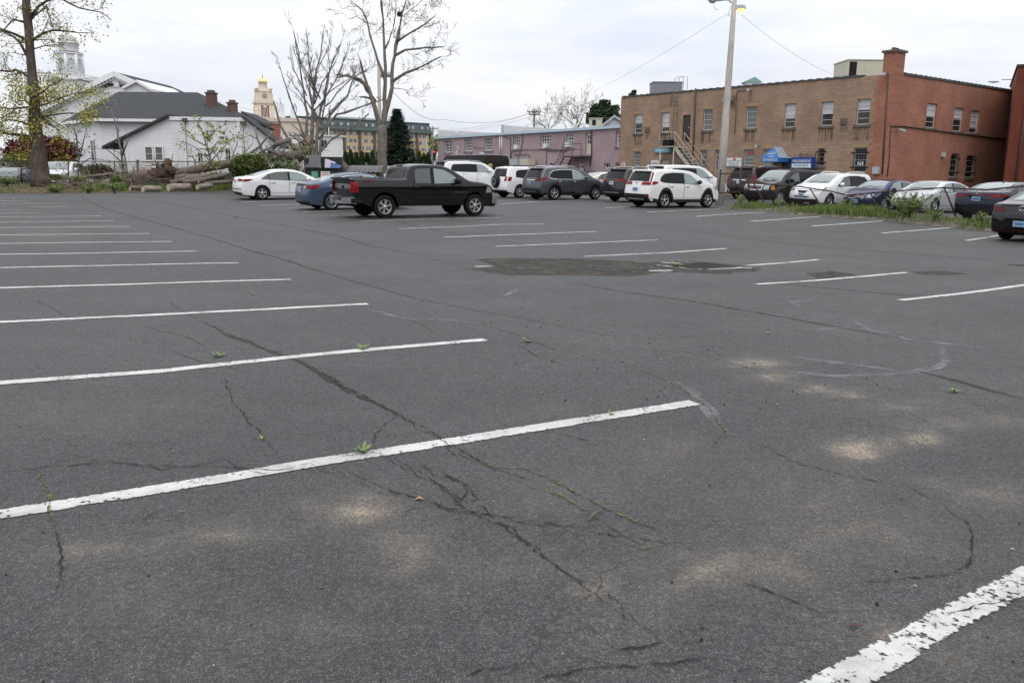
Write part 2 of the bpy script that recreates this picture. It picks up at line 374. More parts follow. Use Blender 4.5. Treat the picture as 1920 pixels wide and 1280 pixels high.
    base = mix(base, (.31, .25, .18), sf)
    # hairline cracks
    cv = nd('ShaderNodeTexVoronoi', Scale=1.15); cv.feature = 'DISTANCE_TO_EDGE'
    wv = nd('ShaderNodeTexNoise', Scale=2.5, Detail=5); L.new(ob, wv.inputs['Vector'])
    va = nd('ShaderNodeVectorMath'); va.operation = 'MULTIPLY_ADD'; L.new(wv.outputs['Color'], va.inputs[0]); va.inputs[1].default_value = (.7, .7, .7); L.new(ob, va.inputs[2]); L.new(va.outputs[0], cv.inputs['Vector'])
    ck = mth('MULTIPLY', mth('LESS_THAN', cv.outputs['Distance'], .0052), mth('GREATER_THAN', noise(.55, 4, .6), .52))
    base = mix(base, (.018, .017, .016), mth('MULTIPLY', ck, .8))
    L.new(base, b.inputs['Base Color'])
    b.inputs['Roughness'].default_value = .72; b.inputs['Specular IOR Level'].default_value = .5
    h = mth('ADD', mth('MULTIPLY', noise(110, 4, .7), .7), mth('MULTIPLY', noise(16, 4, .6), .5))
    bp = nd('ShaderNodeBump', Strength=.75, Distance=.006); L.new(h, bp.inputs['Height']); L.new(bp.outputs[0], b.inputs['Normal'])
    return m
gme.materials.append(asphalt())
# ------------------------------------------------------------ painted lines, cracks and patches: sheets a few mm over the asphalt
def paint_mat(name, wear):
    m = pmat(name, (.70, .70, .67), .75); nt = m.node_tree; b = nt.nodes['Principled BSDF']
    tc = nt.nodes.new('ShaderNodeTexCoord'); outn = [n for n in nt.nodes if n.type == 'OUTPUT_MATERIAL'][0]
    def nse(sc, det): 
        n = nt.nodes.new('ShaderNodeTexNoise'); n.inputs['Scale'].default_value = sc; n.inputs['Detail'].default_value = det; n.inputs['Roughness'].default_value = .7; nt.links.new(tc.outputs['Object'], n.inputs['Vector']); return n.outputs['Fac']
    ad = nt.nodes.new('ShaderNodeMath'); ad.operation = 'MULTIPLY_ADD'; nt.links.new(nse(3.2, 4), ad.inputs[0]); ad.inputs[1].default_value = .75; nt.links.new(nse(34, 8), ad.inputs[2]); sb = nt.nodes.new('ShaderNodeMath'); sb.operation = 'SUBTRACT'; nt.links.new(ad.outputs[0], sb.inputs[0]); sb.inputs[1].default_value = .375
    r = nt.nodes.new('ShaderNodeValToRGB'); uvn = nt.nodes.new('ShaderNodeUVMap'); uvn.uv_map = 'UVMap'; sp = nt.nodes.new('ShaderNodeSeparateXYZ'); nt.links.new(uvn.outputs[0], sp.inputs[0]); cur = sp.outputs[1]
    for op, v1 in (('SUBTRACT', .5), ('ABSOLUTE', 0), ('MULTIPLY_ADD', -1.0)):
        e_ = nt.nodes.new('ShaderNodeMath'); e_.operation = op; nt.links.new(cur, e_.inputs[0]); e_.inputs[1].default_value = v1
        if op == 'MULTIPLY_ADD': e_.inputs[2].default_value = .5
        cur = e_.outputs[0]
    e_ = nt.nodes.new('ShaderNodeMath'); e_.operation = 'MINIMUM'; nt.links.new(cur, e_.inputs[0]); e_.inputs[1].default_value = .12
    f_ = nt.nodes.new('ShaderNodeMath'); f_.operation = 'MULTIPLY_ADD'; nt.links.new(e_.outputs[0], f_.inputs[0]); f_.inputs[1].default_value = 1.4; nt.links.new(sb.outputs[0], f_.inputs[2]); g_ = nt.nodes.new('ShaderNodeMath'); g_.operation = 'SUBTRACT'; nt.links.new(f_.outputs[0], g_.inputs[0]); g_.inputs[1].default_value = .168
    nt.links.new(g_.outputs[0], r.inputs[0]); r.color_ramp.elements[0].position = wear-.04; r.color_ramp.elements[1].position = wear+.025
    r2 = nt.nodes.new('ShaderNodeValToRGB'); nt.links.new(nse(3, 6), r2.inputs[0]); r2.color_ramp.elements[0].color = (.30, .295, .275, 1); r2.color_ramp.elements[1].color = (.52, .52, .495, 1); r2.color_ramp.elements[0].position = .32; r2.color_ramp.elements[1].position = .58
    nt.links.new(r2.outputs[0], b.inputs['Base Color']); nt.links.new(r.outputs[0], b.inputs['Alpha'])
    return m
M_PAINT = paint_mat('line_paint', .372); M_WORN = paint_mat('worn_line_paint', .452); M_FAINT = paint_mat('faded_line_paint', .44)
def ribbon(mb, pts, wd, up, step=.2, jit=0.0, wvar=0.0, mi=0, rr=None, taper=False):
    rr = rr or rnd; line = []
    for i in range(len(pts)-1):
        a, b = pts[i], pts[i+1]; n = max(1, int((b-a).length/step))
        for k in range(n): line.append(a.lerp(b, k/n))
    line.append(pts[-1]); vs = []; n = len(line); off = 0.0
    for i, p in enumerate(line):
        d = line[min(i+1, n-1)]-line[max(i-1, 0)]; s = Vector((-d.y, d.x, 0))
        if s.length < 1e-6: s = Vector((1, 0, 0))
        s.normalize(); off = off*.7+rr.uniform(-jit, jit)
        ww = wd*(1+rr.uniform(-wvar, wvar))
        if taper: ww *= min(1, .15+4*min(i, n-1-i)/n)
        for q in (p+s*(off+ww/2), p+s*(off-ww/2)): vs.append((q.x, q.y, gz(q.x, q.y)+up))
    mb.add(vs, [(2*i, 2*i+1, 2*i+3, 2*i+2) for i in range(n-1)], mi, False, [(float(i//2), float(i % 2)) for i in range(2*n)])
LINES = [((-260,1003),(0,965),(300,917),(600,866),(840,829),(1100,787),(1303,755)), ((-200,733),(0,718),(300,696),(600,664),(910,637)), ((-120,613),(0,604),(300,590),(500,580),(690,570)),
 ((-120,546),(0,540),(250,533),(545,524)), ((-90,506),(0,502),(200,498),(447,493)), ((-60,479),(0,477),(160,475),(374,471)), ((-40,459),(0,457),(322,453)), ((0,441),(281,438)),
 ((0,427),(245,425)), ((0,417),(215,414)), ((0,407),(190,405)),
 ((1688,563),(1800,551),(1860,543),(1960,529)), ((1419,533),(1530,526),(1600,520),(1700,511)), ((1217,508),(1260,507)), ((1400,498),(1470,493),(1534,487)), ((1095,481),(1180,477),(1250,474),(1362,466)),
 ((930,462),(1060,457),(1130,454),(1232,450)), ((833,445),(960,440),(1119,434)), ((748,429),(880,424),(935,421),(1020,420)), ((678,415),(800,411),(938,408)),
 ((620,405),(760,401),(864,398)), ((568,397),(700,393),(760,391)), ((538,391),(660,387)), ((486,385),(620,381)), ((452,379),(560,375)), ((440,373),(520,370)),
 ((1812,451),(1870,442),(1905,437)), ((1653,437),(1720,432),(1790,426)), ((1522,424),(1580,420),(1660,414)), ((1407,415),(1470,411),(1545,406)), ((1305,406),(1360,402),(1435,398)), ((1213,398),(1270,395),(1350,392)), ((990,379),(1070,376),(1160,371)), ((940,383),(1000,379)), ((1135,390),(1180,388))]
FAINT = [((0,400),(80,399)), ((60,388),(138,387)), ((0,394),(40,393.5)), ((0,382),(124,381)), ((0,377),(50,376.6)), ((0,371.5),(102,370)), ((1232,497),(1290,503),(1330,505),(1390,502)), ((1240,492),(1330,497),(1410,503)), ((890,500),(925,499))]
mb = MB()
for k, l in enumerate(LINES): ribbon(mb, [G(*p) for p in l], .125, .004, .05 if k < 4 or k in (11, 12) else .15, .0014, .03)
for l in FAINT: ribbon(mb, [G(*p) for p in l], .10, .004, .2, .008, .15, 2)
ribbon(mb, [G(1480,1330), G(1580,1276), G(1760,1170), G(1940,1078), (G(2000,1048))], .128, .004, .04, .001, .01, 1)
tag(mb.build('road_marking', [M_PAINT, M_WORN, M_FAINT]), kind='structure')
M_CRACK = pmat('crack_dark', (.0105, .0095, .009), .95, var=.3, vscale=20)
M_SEAL = pmat('old_seam', (.030, .024, .020), .9, var=.4, vscale=14)
M_MOSS = pmat('moss', (.115, .105, .028), .95, var=.45, vscale=30)
M_GREY = pmat('tar_seal_band', (.115, .118, .12), .85, var=.2, vscale=9)
def breakup(m, sc, th, w_=.06):
    nt = m.node_tree; bs = nt.nodes['Principled BSDF']; tc = nt.nodes.new('ShaderNodeTexCoord'); n = nt.nodes.new('ShaderNodeTexNoise'); n.inputs['Scale'].default_value = sc; n.inputs['Detail'].default_value = 7; n.inputs['Roughness'].default_value = .75
    nt.links.new(tc.outputs['Object'], n.inputs['Vector']); r = nt.nodes.new('ShaderNodeValToRGB'); nt.links.new(n.outputs['Fac'], r.inputs[0]); r.color_ramp.elements[0].position = th-w_; r.color_ramp.elements[1].position = th+w_; nt.links.new(r.outputs[0], bs.inputs['Alpha'])
breakup(M_CRACK, 14, .44, .05); breakup(M_SEAL, 9, .47, .09); breakup(M_GREY, 5, .43, .16); breakup(M_MOSS, 26, .52, .06)
SEAMS = [[(148,367),(160,375),(200,392),(300,420),(390,445),(470,470),(520,483),(580,503),(690,535),(780,560),(840,572),(1000,600),(1060,613),(1160,632)],
 [(235,366),(290,375),(400,398),(450,408),(560,428),(640,445),(700,462),(800,482),(880,505),(910,515)], [(1060,528),(1160,546),(1280,562),(1340,572),(1440,590),(1600,618),(1690,636)],
 [(1280,430),(1400,448),(1560,465),(1700,475),(1920,492)], [(1020,405),(1150,417),(1280,430)], [(1720,695),(1800,715),(1920,748)], [(380,603),(430,630),(500,655),(545,670),(600,700),(650,730),(710,760),(745,778)],
 [(1460,532),(1600,545),(1760,560)], [(700,395),(760,420),(860,440),(960,455),(1060,470)]]
CRACKS = [[(310,560),(345,585),(380,605)], [(545,670),(590,690),(640,722),(690,745),(745,778),(790,800),(840,830),(870,855),(930,885)], [(700,845),(760,870),(820,905),(850,930),(880,958),(960,990),(1010,1035),(1060,1080),(1120,1115),(1180,1160),(1245,1205)],
 [(760,868),(830,885),(868,905),(875,930),(862,945),(845,925)], [(640,880),(720,915),(800,940),(840,955),(880,960),(950,970),(1040,980),(1100,995),(1150,1005),(1230,1015),(1310,1035)],
 [(0,885),(60,882),(100,875),(190,868),(300,872),(400,876),(490,882),(570,880),(640,885)], [(870,1278),(885,1268),(910,1258),(950,1254),(990,1243)], [(1000,1282),(1040,1265),(1090,1255),(1280,1245),(1350,1238)],
 [(1245,1205),(1215,1212),(1180,1215),(1150,1228)], [(1690,910),(1760,940),(1810,980),(1830,1020),(1815,1060),(1780,1080),(1700,1090),(1560,1095)], [(0,617),(60,612),(140,605),(250,590),(330,578)],
 [(230,470),(250,485),(300,505),(330,520)], [(420,700),(433,750),(490,815),(520,850)], [(300,650),(360,672),(470,700)], [(1000,805),(1060,815),(1120,830)],
 [(1350,1080),(1450,1110),(1540,1150)], [(60,560),(120,590),(160,603)], [(1780,1150),(1840,1130),(1920,1128)], [(745,778),(720,800),(695,830),(715,848)],
 [(1560,470),(1650,455),(1800,445)], [(1300,440),(1340,436),(1420,430)], [(420,480),(500,484),(560,482)], [(960,640),(1010,670),(1070,690)], [(840,828),(880,852),(930,880),(1010,905)], [(1500,870),(1600,895),(1690,910)], [(100,985),(120,1050),(110,1110)]]
MOSS = [[(860,840),(920,875),(985,880),(1040,900),(1100,935),(1160,965),(1200,980),(1250,1005),(1290,1030)], [(960,895),(1000,915),(1050,930),(1100,960),(1140,985),(1190,1015),(1230,1035)], [(75,890),(85,910),(92,940),(88,960),(100,985)],
 [(1400,825),(1450,845),(1500,870),(1530,882)], [(1170,685),(1230,705),(1280,730),(1330,765),(1345,790),(1362,812),(1330,845)], [(850,600),(920,612),(990,635),(1040,655),(1100,668)], [(770,600),(800,612),(815,625)],
 [(120,873),(170,868),(195,867)], [(255,607),(300,620),(350,630),(390,652)], [(1170,630),(1250,635),(1330,628)], [(640,857),(700,848)], [(1230,655),(1300,660),(1400,690)]]
GREYS = [[(1760,645),(1775,680),(1755,690),(1700,700),(1560,705),(1420,690),(1290,683)], [(1600,600),(1620,615),(1700,635),(1760,645)], [(1745,640),(1860,655)], [(1490,620),(1600,613)], [(1480,668),(1560,680),(1700,697)],
 [(1265,715),(1300,735),(1330,770),(1350,800),(1370,815)], [(1000,570),(945,555),(975,540),(1060,532)], [(1500,575),(1485,565),(1540,562)], [(690,580),(760,597),(850,600),(920,612)], [(1410,485),(1480,478),(1540,473)]]
rc = random.Random(3); mb = MB()
for l in SEAMS: ribbon(mb, [G(*p) for p in l], .06, .0022, .08, .012, .6, 0, rc, True)
for l in CRACKS: ribbon(mb, [G(*p) for p in l], .0062, .0052, .025, .010, .9, 1, rc, True)
for l in GREYS: ribbon(mb, [G(*p) for p in l], .085, .0014, .12, .012, .3, 3, rc, True)
for l in CRACKS[1:6]:
    for k in range(1):
        q = [G(*p)+Vector((rc.uniform(-.07, .07), rc.uniform(-.09, .09), 0)) for p in l]; ribbon(mb, q, .0045, .0050, .03, .014, .9, 1, rc, True)
for l in MOSS:
    pts = [G(*p) for p in l]; ribbon(mb, pts, .0035, .0054, .04, .008, .8, 1, rc, True); ribbon(mb, pts, .011, .0057, .03, .006, .8, 2, rc, True)
    for i in range(len(pts)-1):
        n = max(2, int((pts[i+1]-pts[i]).length/.045))
        for k in range(n):
            if rc.random() < .3: continue
            a = pts[i].lerp(pts[i+1], k/n); b_ = pts[i].lerp(pts[i+1], (k+rc.uniform(.3, 1))/n); o = Vector((rc.uniform(-.014, .014), rc.uniform(-.014, .014), 0))
            ribbon(mb, [a+o, b_+o], rc.uniform(.004, .015), .0060, .012, .006, .8, 2, rc, True)
tag(mb.build('pavement_cracks', [M_SEAL, M_CRACK, M_MOSS, M_GREY]), kind='structure')
M_PATCH = pmat('old_asphalt_patch', (.040, .035, .028), .92, 0, .3, var=.45, vscale=2.6, bump=.9, bscale=25, col2=(.078, .067, .052))
M_PATCHD = pmat('dark_patch', (.028, .026, .023), .92, var=.4, vscale=4, bump=.8, bscale=25)
breakup(M_PATCH, 2.2, .46, .1); breakup(M_PATCHD, 3, .48, .1)
def patch_poly(mb, poly, up, mi, ragged=.06):
    pts = [G(*p) for p in poly]; c = sum(pts, Vector())/len(pts); ring = []
    for i in range(len(pts)):
        a, b = pts[i], pts[(i+1) % len(pts)]; n = max(2, int((b-a).length/.18))
        for k in range(n): q = a.lerp(b, k/n); ring.append(q+Vector((rc.uniform(-ragged, ragged), rc.uniform(-ragged, ragged), 0)))
    vs = []; R = 6
    for j in range(R+1):
        for q in ring: e = c.lerp(q, j/R); vs.append((e.x, e.y, gz(e.x, e.y)+up))
    n = len(ring); mb.add(vs, [(j*n+i, j*n+(i+1) % n, (j+1)*n+(i+1) % n, (j+1)*n+i) for j in range(R) for i in range(n)], mi)
mb = MB()
patch_poly(mb, [(893,487),(930,484),(1010,484),(1090,485),(1180,490),(1235,503),(1240,512),(1180,518),(1080,516),(960,516),(915,512),(880,504),(930,499)], .0016, 0)
patch_poly(mb, [(1195,493),(1290,489),(1360,494),(1420,503),(1435,508),(1370,513),(1260,511)], .0018, 1)
patch_poly(mb, [(1510,512),(1560,508),(1610,515),(1590,523),(1530,522)], .0018, 1); patch_poly(mb, [(1708,510),(1760,507),(1812,513),(1780,516),(1730,515)], .0018, 1); patch_poly(mb, [(1880,497),(1925,495),(1925,501)], .0018, 1)
patch_poly(mb, [(700,350+55),(735,403),(760,408),(730,410)], .0016, 1, .03); patch_poly(mb, [(432,407),(447,406),(445,410)], .0018, 1, .03)
tag(mb.build('pavement_patch', [M_PATCH, M_PATCHD]), kind='structure')
# sunken storm drain between the painted lines
dr = G(1322, 499); t = thing('storm_drain', 'rusty storm drain grate framed by white paint in the patched asphalt', 'drain', (dr.x, dr.y, gz(dr.x, dr.y)), math.radians(33))
M_IRON = pmat('cast_iron', (.05, .043, .036), .7, .6, var=.4, vscale=8)
mb = MB(); mb.box(-.42,.42,-.42,-.36,.004,.02); mb.box(-.42,.42,.36,.42,.004,.02); mb.box(-.42,-.36,-.36,.36,.004,.02); mb.box(.36,.42,-.36,.36,.004,.02); mb.build('frame', M_IRON, t)
mb = MB(); mb.box(-.36,.36,-.36,.36,.004,.007,1)
for i in range(9): mb.box(-.35,.35,-.33+i*.08,-.30+i*.08,.007,.017)
mb.build('grate', [M_IRON, M_CRACK], t)
# ------------------------------------------------------------ vehicles
def sstep(t): t = max(0.0, min(1.0, t)); return t*t*(3-2*t)
def paint(name, col, metal=0.0, rough=.28):
    dk = max(col) < .05; m = pmat('paint_'+name, tuple(v*.45 for v in col) if name in ('black', 'jet') else col, .09 if dk else rough*.8, metal, .55 if dk else .42)
    return m
M_GLASS_T = pmat('tinted_glass', (.014, .014, .015), .04, 0, .16)
M_GLASS_M = pmat('window_glass', (.085, .095, .093), .04, 0, .6)
M_GLASS_C = pmat('clear_glass', (.235, .285, .275), .05, 0, .6)
M_GLASS_W = pmat('windshield_glass', (.20, .235, .235), .04, 0, .6)
M_TYRE = pmat('tyre_rubber', (.012, .012, .0125), .85, 0, .15, var=.2, vscale=9)
M_RIM = pmat('alloy', (.52, .53, .54), .32, .75)
M_RIMD = pmat('dark_alloy', (.045, .046, .05), .4, .4)
M_BLACK = pmat('black_trim', (.008, .008, .009), .5, 0, .25)
M_CLAD = pmat('grey_black_cladding', (.017, .018, .02), .6, 0, .25)
M_UNDER = pmat('underbody', (.005, .005, .005), .9, 0, .05)
M_CHROME = pmat('chrome', (.62, .63, .65), .16, 1.0)
M_RED = pmat('tail_lamp_red', (.22, .006, .010), .2, 0, .22)
M_REDD = pmat('tail_lamp_dark', (.09, .006, .012), .2, 0, .22)
M_LAMP = pmat('headlamp_glass', (.34, .36, .37), .08, .35)
M_AMBER = pmat('amber_lens', (.55, .20, .03), .15)
M_PLATEB = pmat('plate_blue', (.23, .38, .54), .5); M_PLATEW = pmat('plate_white', (.62, .66, .70), .5); M_PLATED = pmat('plate_ink', (.03, .06, .22), .5)
M_WHITE = pmat('plain_white', (.78, .78, .77), .5)
class Car: pass
def chaikin(p, it=2):
    for _ in range(it):
        q = [p[0]]
        for a, b in zip(p, p[1:]):
            if (b-a).length < .02: q += [a, b]; continue
            q += [a*.78+b*.22, a*.22+b*.78]
        q.append(p[-1]); p = q
    return p
def wheel_parts(root, x, y, R, wd, rimR, spokes, style, dark, side):
    mb = MB(); h = wd/2; r = R
    prof = [(rimR*.98,-h*.85),(rimR*1.04,-h),(r*.90,-h*1.02),(r*.965,-h*.9),(r,-h*.62),(r,h*.62),(r*.965,h*.9),(r*.90,h*1.02),(rimR*1.04,h),(rimR*.98,h*.85)]
    mb.lathe(prof, 32, 0, 'y', (0,0,0), True, True)
    wl = mb.build('wheel', M_TYRE, root); wl.location = (x, y, R)
    mb = MB(); o = side
    f = lambda q: o*q
    mb.lathe([(rimR, f(-h*.6)), (rimR, f(h*.86)), (rimR*.93, f(h*.90)), (rimR*.90, f(h*.62))], 32, 0, 'y')
    mb.lathe([(0.001, f(h*.2)), (rimR*.95, f(h*.15))], 24, 1, 'y', smooth=False)
    mb.lathe([(0.001, f(h*.92)), (rimR*.20, f(h*.88)), (rimR*.24, f(h*.55))], 16, 0, 'y')
    for k in range(spokes):
        a = 2*math.pi*k/spokes+.3
        for da in ((-.13, .13) if style == 'twin' else (0,)):
            w0, w1 = (.34, .5) if style == 'wide' else (.15, .16)
            if style == 'thin': w0 = w1 = .10
            c, s_ = math.cos(a), math.sin(a)
            def pt(rr, t, yy): aa = a+da; return (rr*rimR*math.cos(aa)-t*rimR*math.sin(aa), f(yy), rr*rimR*math.sin(aa)+t*rimR*math.cos(aa))
            b = [pt(.14,-w0/2,h*.35), pt(.14,w0/2,h*.35), pt(.93,w1/2,h*.4), pt(.93,-w1/2,h*.4)]
            t_ = [pt(.14,-w0/2*.8,h*.86), pt(.14,w0/2*.8,h*.86), pt(.93,w1/2*.8,h*.8), pt(.93,-w1/2*.8,h*.8)]
            mb.hexa(b, t_, 2 if dark == 'two' and k % 2 == 99 else 0)
    rm = mb.build('rim', [M_RIMD if dark == 'dark' else M_RIM, M_BLACK, M_RIMD], wl)
    return wl
def make_car(name, label, cat, S, anchor, heading, px_s, group='cars parked in the lot'):
    """S: spec dict. anchor=(wheel id, px, py): pixel where that tyre meets the ground at px_s pixels per metre."""
    L, Wh, H = S['L'], S['W']/2, S['H']; xr, xf, R = S['wr'], S['wf'], S['R']; cl = S.get('cl', .22); paintm = S['paint']
    belt = S['belt']; er = S.get('er', .08); tum = S.get('tum', .30); cr_, cf_ = S.get('cr', .14), S.get('cf', .26); Ra = R+S.get('gap', .055)
    raw = [Vector((a, b)) for a, b in S['out']]
    ol = chaikin(raw, S.get('it', 2)); T = []
    for a, b in zip(ol, ol[1:]):
        n = max(1, int((b-a).length/.035)); T += [a.lerp(b, k/n) for k in range(n)]
    T.append(ol[-1]); n = len(T); mxx = max(p.x for p in T); mnx = min(p.x for p in T)
    nrm = []
    for i in range(n):
        d = (T[min(i+1, n-1)]-T[max(i-1, 0)]).normalized(); nrm.append(Vector((-d.y, d.x)))      # outward
    peak = max(range(n), key=lambda i: T[i].y)
    def yside(x, z):
        y = Wh
        if z < .5: y -= .05*((.5-z)/.3)**2+.012*(S.get('sh', .80)-.5)/.3
        sh = S.get('sh', .80); y -= .03*((z-sh)/.3)**2 if z > sh and z < belt else (.03*((belt-sh)/.3)**2 if z >= belt and belt > sh else 0)
        if .5 <= z < sh: y -= .012*(sh-z)/.3
        if z > S.get('tumz', belt): y -= tum*(z-S.get('tumz', belt))
        if x < .55: y -= S.get('tr', .07)*((.55-x)/.55)**2
        if x > L-.85: y -= S.get('tf', .10)*((x-(L-.85))/.85)**2
        return y
    def warp(x, y, z):
        t = min(1.0, abs(y)/Wh)**3
        x2 = x + cr_*t*(1-sstep(x/1.0)) - cf_*t*sstep((x-(L-1.25))/1.25)
        z2 = z - .045*(y/Wh)**2*sstep((z-belt*.9)/(H-belt*.9))
        return (x2, y, z2)
    def zbot(x):
        x0, x1 = T[0].x, T[-1].x
        z = cl
        if x < xr-Ra: z = T[0].y+(cl-T[0].y)*sstep((x-x0)/max(.05, xr-Ra-x0))
        if x > xf+Ra: z = T[-1].y+(cl-T[-1].y)*sstep((x1-x)/max(.05, x1-xf-Ra))
        for xw in (xr, xf):
            if abs(x-xw) < Ra: z = max(z, R+math.sqrt(Ra*Ra-(x-xw)**2))
        return z
    # body shell
    mb = MB(); rows = 9; B = []
    for p in T:
        xb = T[0].x+(p.x-mnx)/(mxx-mnx)*(T[-1].x-T[0].x); B.append(Vector((xb, zbot(xb))))
    for side in (1, -1):
        grid = []
        for i in range(n):
            Ti = T[i]-nrm[i]*er; col = []
            for k in range(rows):
                v = k/(rows-1); p = B[i].lerp(Ti, v); col.append(warp(p.x, side*yside(p.x, p.y), p.y))
            for a in (25, 50, 75, 90):
                q = Ti.lerp(T[i], math.sin(math.radians(a))); y = yside(Ti.x, Ti.y)-er*(1-math.cos(math.radians(a))); col.append(warp(q.x, side*y, q.y))
            ye = yside(Ti.x, Ti.y)-er
            for k in (.8, .55, .28, 0): col.append(warp(T[i].x, side*ye*k, T[i].y))
            grid.append(col)
        m = len(grid[0]); vs = [p for c in grid for p in c]
        mb.add(vs, [((i*m+k), (i+1)*m+k, (i+1)*m+k+1, i*m+k+1) if side < 0 else (i*m+k, i*m+k+1, (i+1)*m+k+1, (i+1)*m+k) for i in range(n-1) for k in range(m-1)], 0, True)
    BM = [paintm, M_BLACK, S.get('trim', M_BLACK)]
    def span(poly, x):                        # lower and upper z of a polygon at x
        zs = []
        for a, b in zip(poly, poly[1:]+poly[:1]):
            if min(a[0], b[0])-1e-6 <= x <= max(a[0], b[0])+1e-6 and abs(a[0]-b[0]) > 1e-6: zs.append(a[1]+(b[1]-a[1])*(x-a[0])/(b[0]-a[0]))
        return (min(zs), max(zs)) if zs else None
    def spatch(mb, lo, hi, x0, x1, off, mi=0, sides=(1, -1), nx=None, nzz=5):
        nx = nx or max(3, int((x1-x0)/.07))
        for side in sides:
            vs = []
            for i in range(nx+1):
                x = x0+(x1-x0)*i/nx; a, b = lo(x), hi(x)
                for k in range(nzz+1):
                    z = a+(b-a)*k/nzz; q = warp(x, side*(yside(x, z)+off), z); vs.append(q)
            mb.add(vs, [(i*(nzz+1)+k, i*(nzz+1)+k+1, (i+1)*(nzz+1)+k+1, (i+1)*(nzz+1)+k)[::side] for i in range(nx) for k in range(nzz)], mi, True)
    def poly_patch(mb, poly, off, mi=0, sides=(1, -1), x0=None, x1=None):
        xs = [p[0] for p in poly]; x0 = max(min(xs), x0 if x0 is not None else -9)+1e-4; x1 = min(max(xs), x1 if x1 is not None else 99)-1e-4
        spatch(mb, lambda x: span(poly, x)[0], lambda x: span(poly, x)[1], x0, x1, off, mi, sides)
    def ipos(which, z):
        rng = range(0, peak+1) if which == 'rear' else range(n-1, peak-1, -1)
        prev = None
        for i in rng:
            if T[i].y >= z: return i if prev is None else (prev+(i-prev)*((z-T[prev].y)/max(1e-6, T[i].y-T[prev].y)))
            prev = i
        return peak
    def at(f):
        i = int(f); i = max(0, min(n-2, i)); t = f-i; return T[i].lerp(T[i+1], t), nrm[i].lerp(nrm[i+1], t)
    def epatch(mb, which, z0, z1, b0, b1, t0, t1, off, mi=0, ns=8, nyy=8):
        f0, f1 = ipos(which, z0), ipos(which, z1); vs = []
        for i in range(ns+1):
            f = f0+(f1-f0)*i/ns; p, q = at(f); ym = yside(p.x, p.y)-er*.55
            for k in range(nyy+1):
                a = b0+(t0-b0)*i/ns; b = b1+(t1-b1)*i/ns; y = a+(b-a)*k/nyy; y = max(-ym, min(ym, y))
                vs.append(warp(p.x+q.x*off, y, p.y+q.y*off))
        fs = [(i*(nyy+1)+k, i*(nyy+1)+k+1, (i+1)*(nyy+1)+k+1, (i+1)*(nyy+1)+k) for i in range(ns) for k in range(nyy)]
        mb.add(vs, fs if which == 'front' else [q[::-1] for q in fs], mi, True)
    # place the car
    h = math.radians(heading); fw = Vector((math.sin(h), math.cos(h), 0)); lf = Vector((-fw.y, fw.x, 0))
    wid, ax, ay = anchor; base = PS(ax, ay, px_s)
    lx = xr if wid[0] == 'r' else xf; ly = Wh-.1 if wid[1] == 'l' else -(Wh-.1)
    org = base - fw*lx - lf*ly
    zc = [gz(*(org+fw*a+lf*b).xy) for a, b in ((xr, Wh-.15), (xr, -Wh+.15), (xf, Wh-.15), (xf, -Wh+.15))]
    root = thing(name, label, cat, (org.x, org.y, 0), 0, group)
    pit = math.atan(((zc[2]+zc[3])-(zc[0]+zc[1]))/2/(xf-xr)); rol = math.atan(((zc[0]+zc[2])-(zc[1]+zc[3]))/2/(2*Wh-.3))
    zm = (sum(zc)/4)-math.tan(pit)*((xr+xf)/2)
    root.location.z = zm
    rot = Matrix.Rotation(math.pi/2-h, 3, 'Z') @ Matrix.Rotation(-pit, 3, 'Y') @ Matrix.Rotation(rol, 3, 'X'); root.rotation_euler = rot.to_euler()
    dlo = S['dlo']; cx = sum(p[0] for p in dlo)/len(dlo); cz = sum(p[1] for p in dlo)/len(dlo)
    def grow(poly, g): return [(x+g*(1 if x > cx else -1)*min(1, abs(x-cx)/.3), z+g*(1 if z > cz else -1)) for x, z in poly]
    poly_patch(mb, grow(dlo, .035), .003, 2); poly_patch(mb, grow(dlo, .012), .006, 1)
    bl = min(p[1] for p in dlo)
    doors = S.get('doors', [])
    for xa, xb in doors:
        lo = lambda x: max(.36+S.get('dlift', 0), zbot(x)+.09); hi = lambda x: (span(dlo, x)[0] if span(dlo, x) else bl)-.03
        spatch(mb, lambda x: lo(x)-.012, lambda x: hi(x)+.012, xa-.012, xb+.012, .003, 1)
    if 'fuel' in S:
        pass
    body = mb.build('body', BM, root)
    for xa, xb in doors:
        for sd_ in (1, -1):
            md = MB(); spatch(md, lo, hi, xa, xb, .008, 0, (sd_,)); dr_ = md.build('door', paintm, root)
            if S.get('clad'):
                pass
            mh = MB(); zh = bl-S.get('hdrop', .10); xh = xa+.07 if S.get('hrear', True) else xb-.2
            p0 = warp(xh, sd_*(yside(xh, zh)+.025), zh); p1 = warp(xh+.2, sd_*(yside(xh+.2, zh)+.025), zh)
            mh.tube([p0, tuple((a+b)/2+(0 if i != 1 else sd_*.012) for i, (a, b) in enumerate(zip(p0, p1))), p1], .017, 6)
            mh.build('door_handle', S.get('handle', paintm), dr_)
    for xa, xb, gm in S['wins']:
        for sd_ in (1, -1):
            mw = MB(); poly_patch(mw, dlo, .010, 0, (sd_,), xa, xb); mw.build('window', gm, root)
    mw = MB(); z0, z1, wb, wt = S['wshield']; epatch(mw, 'front', z0, z1, -wb, wb, -wt, wt, .009, 0, 10, 12); ws = mw.build('windshield', S.get('wsm', M_GLASS_W), root)
    mx_ = MB()
    pw = at(ipos('front', z0+.02))[0]
    for yy in (-.45, .12): mx_.bar(warp(pw.x+.0, yy, pw.y+.035), warp(pw.x-.12, yy+.48, pw.y+.085), .018, .018)
    mx_.build('wiper', M_BLACK, ws)
    mw = MB(); z0, z1, wb, wt = S['rglass']; epatch(mw, 'rear', z0, z1, -wb, wb, -wt, wt, .009, 0, 8, 12); mw.build('rear_window', S.get('rgm', M_GLASS_T), root)
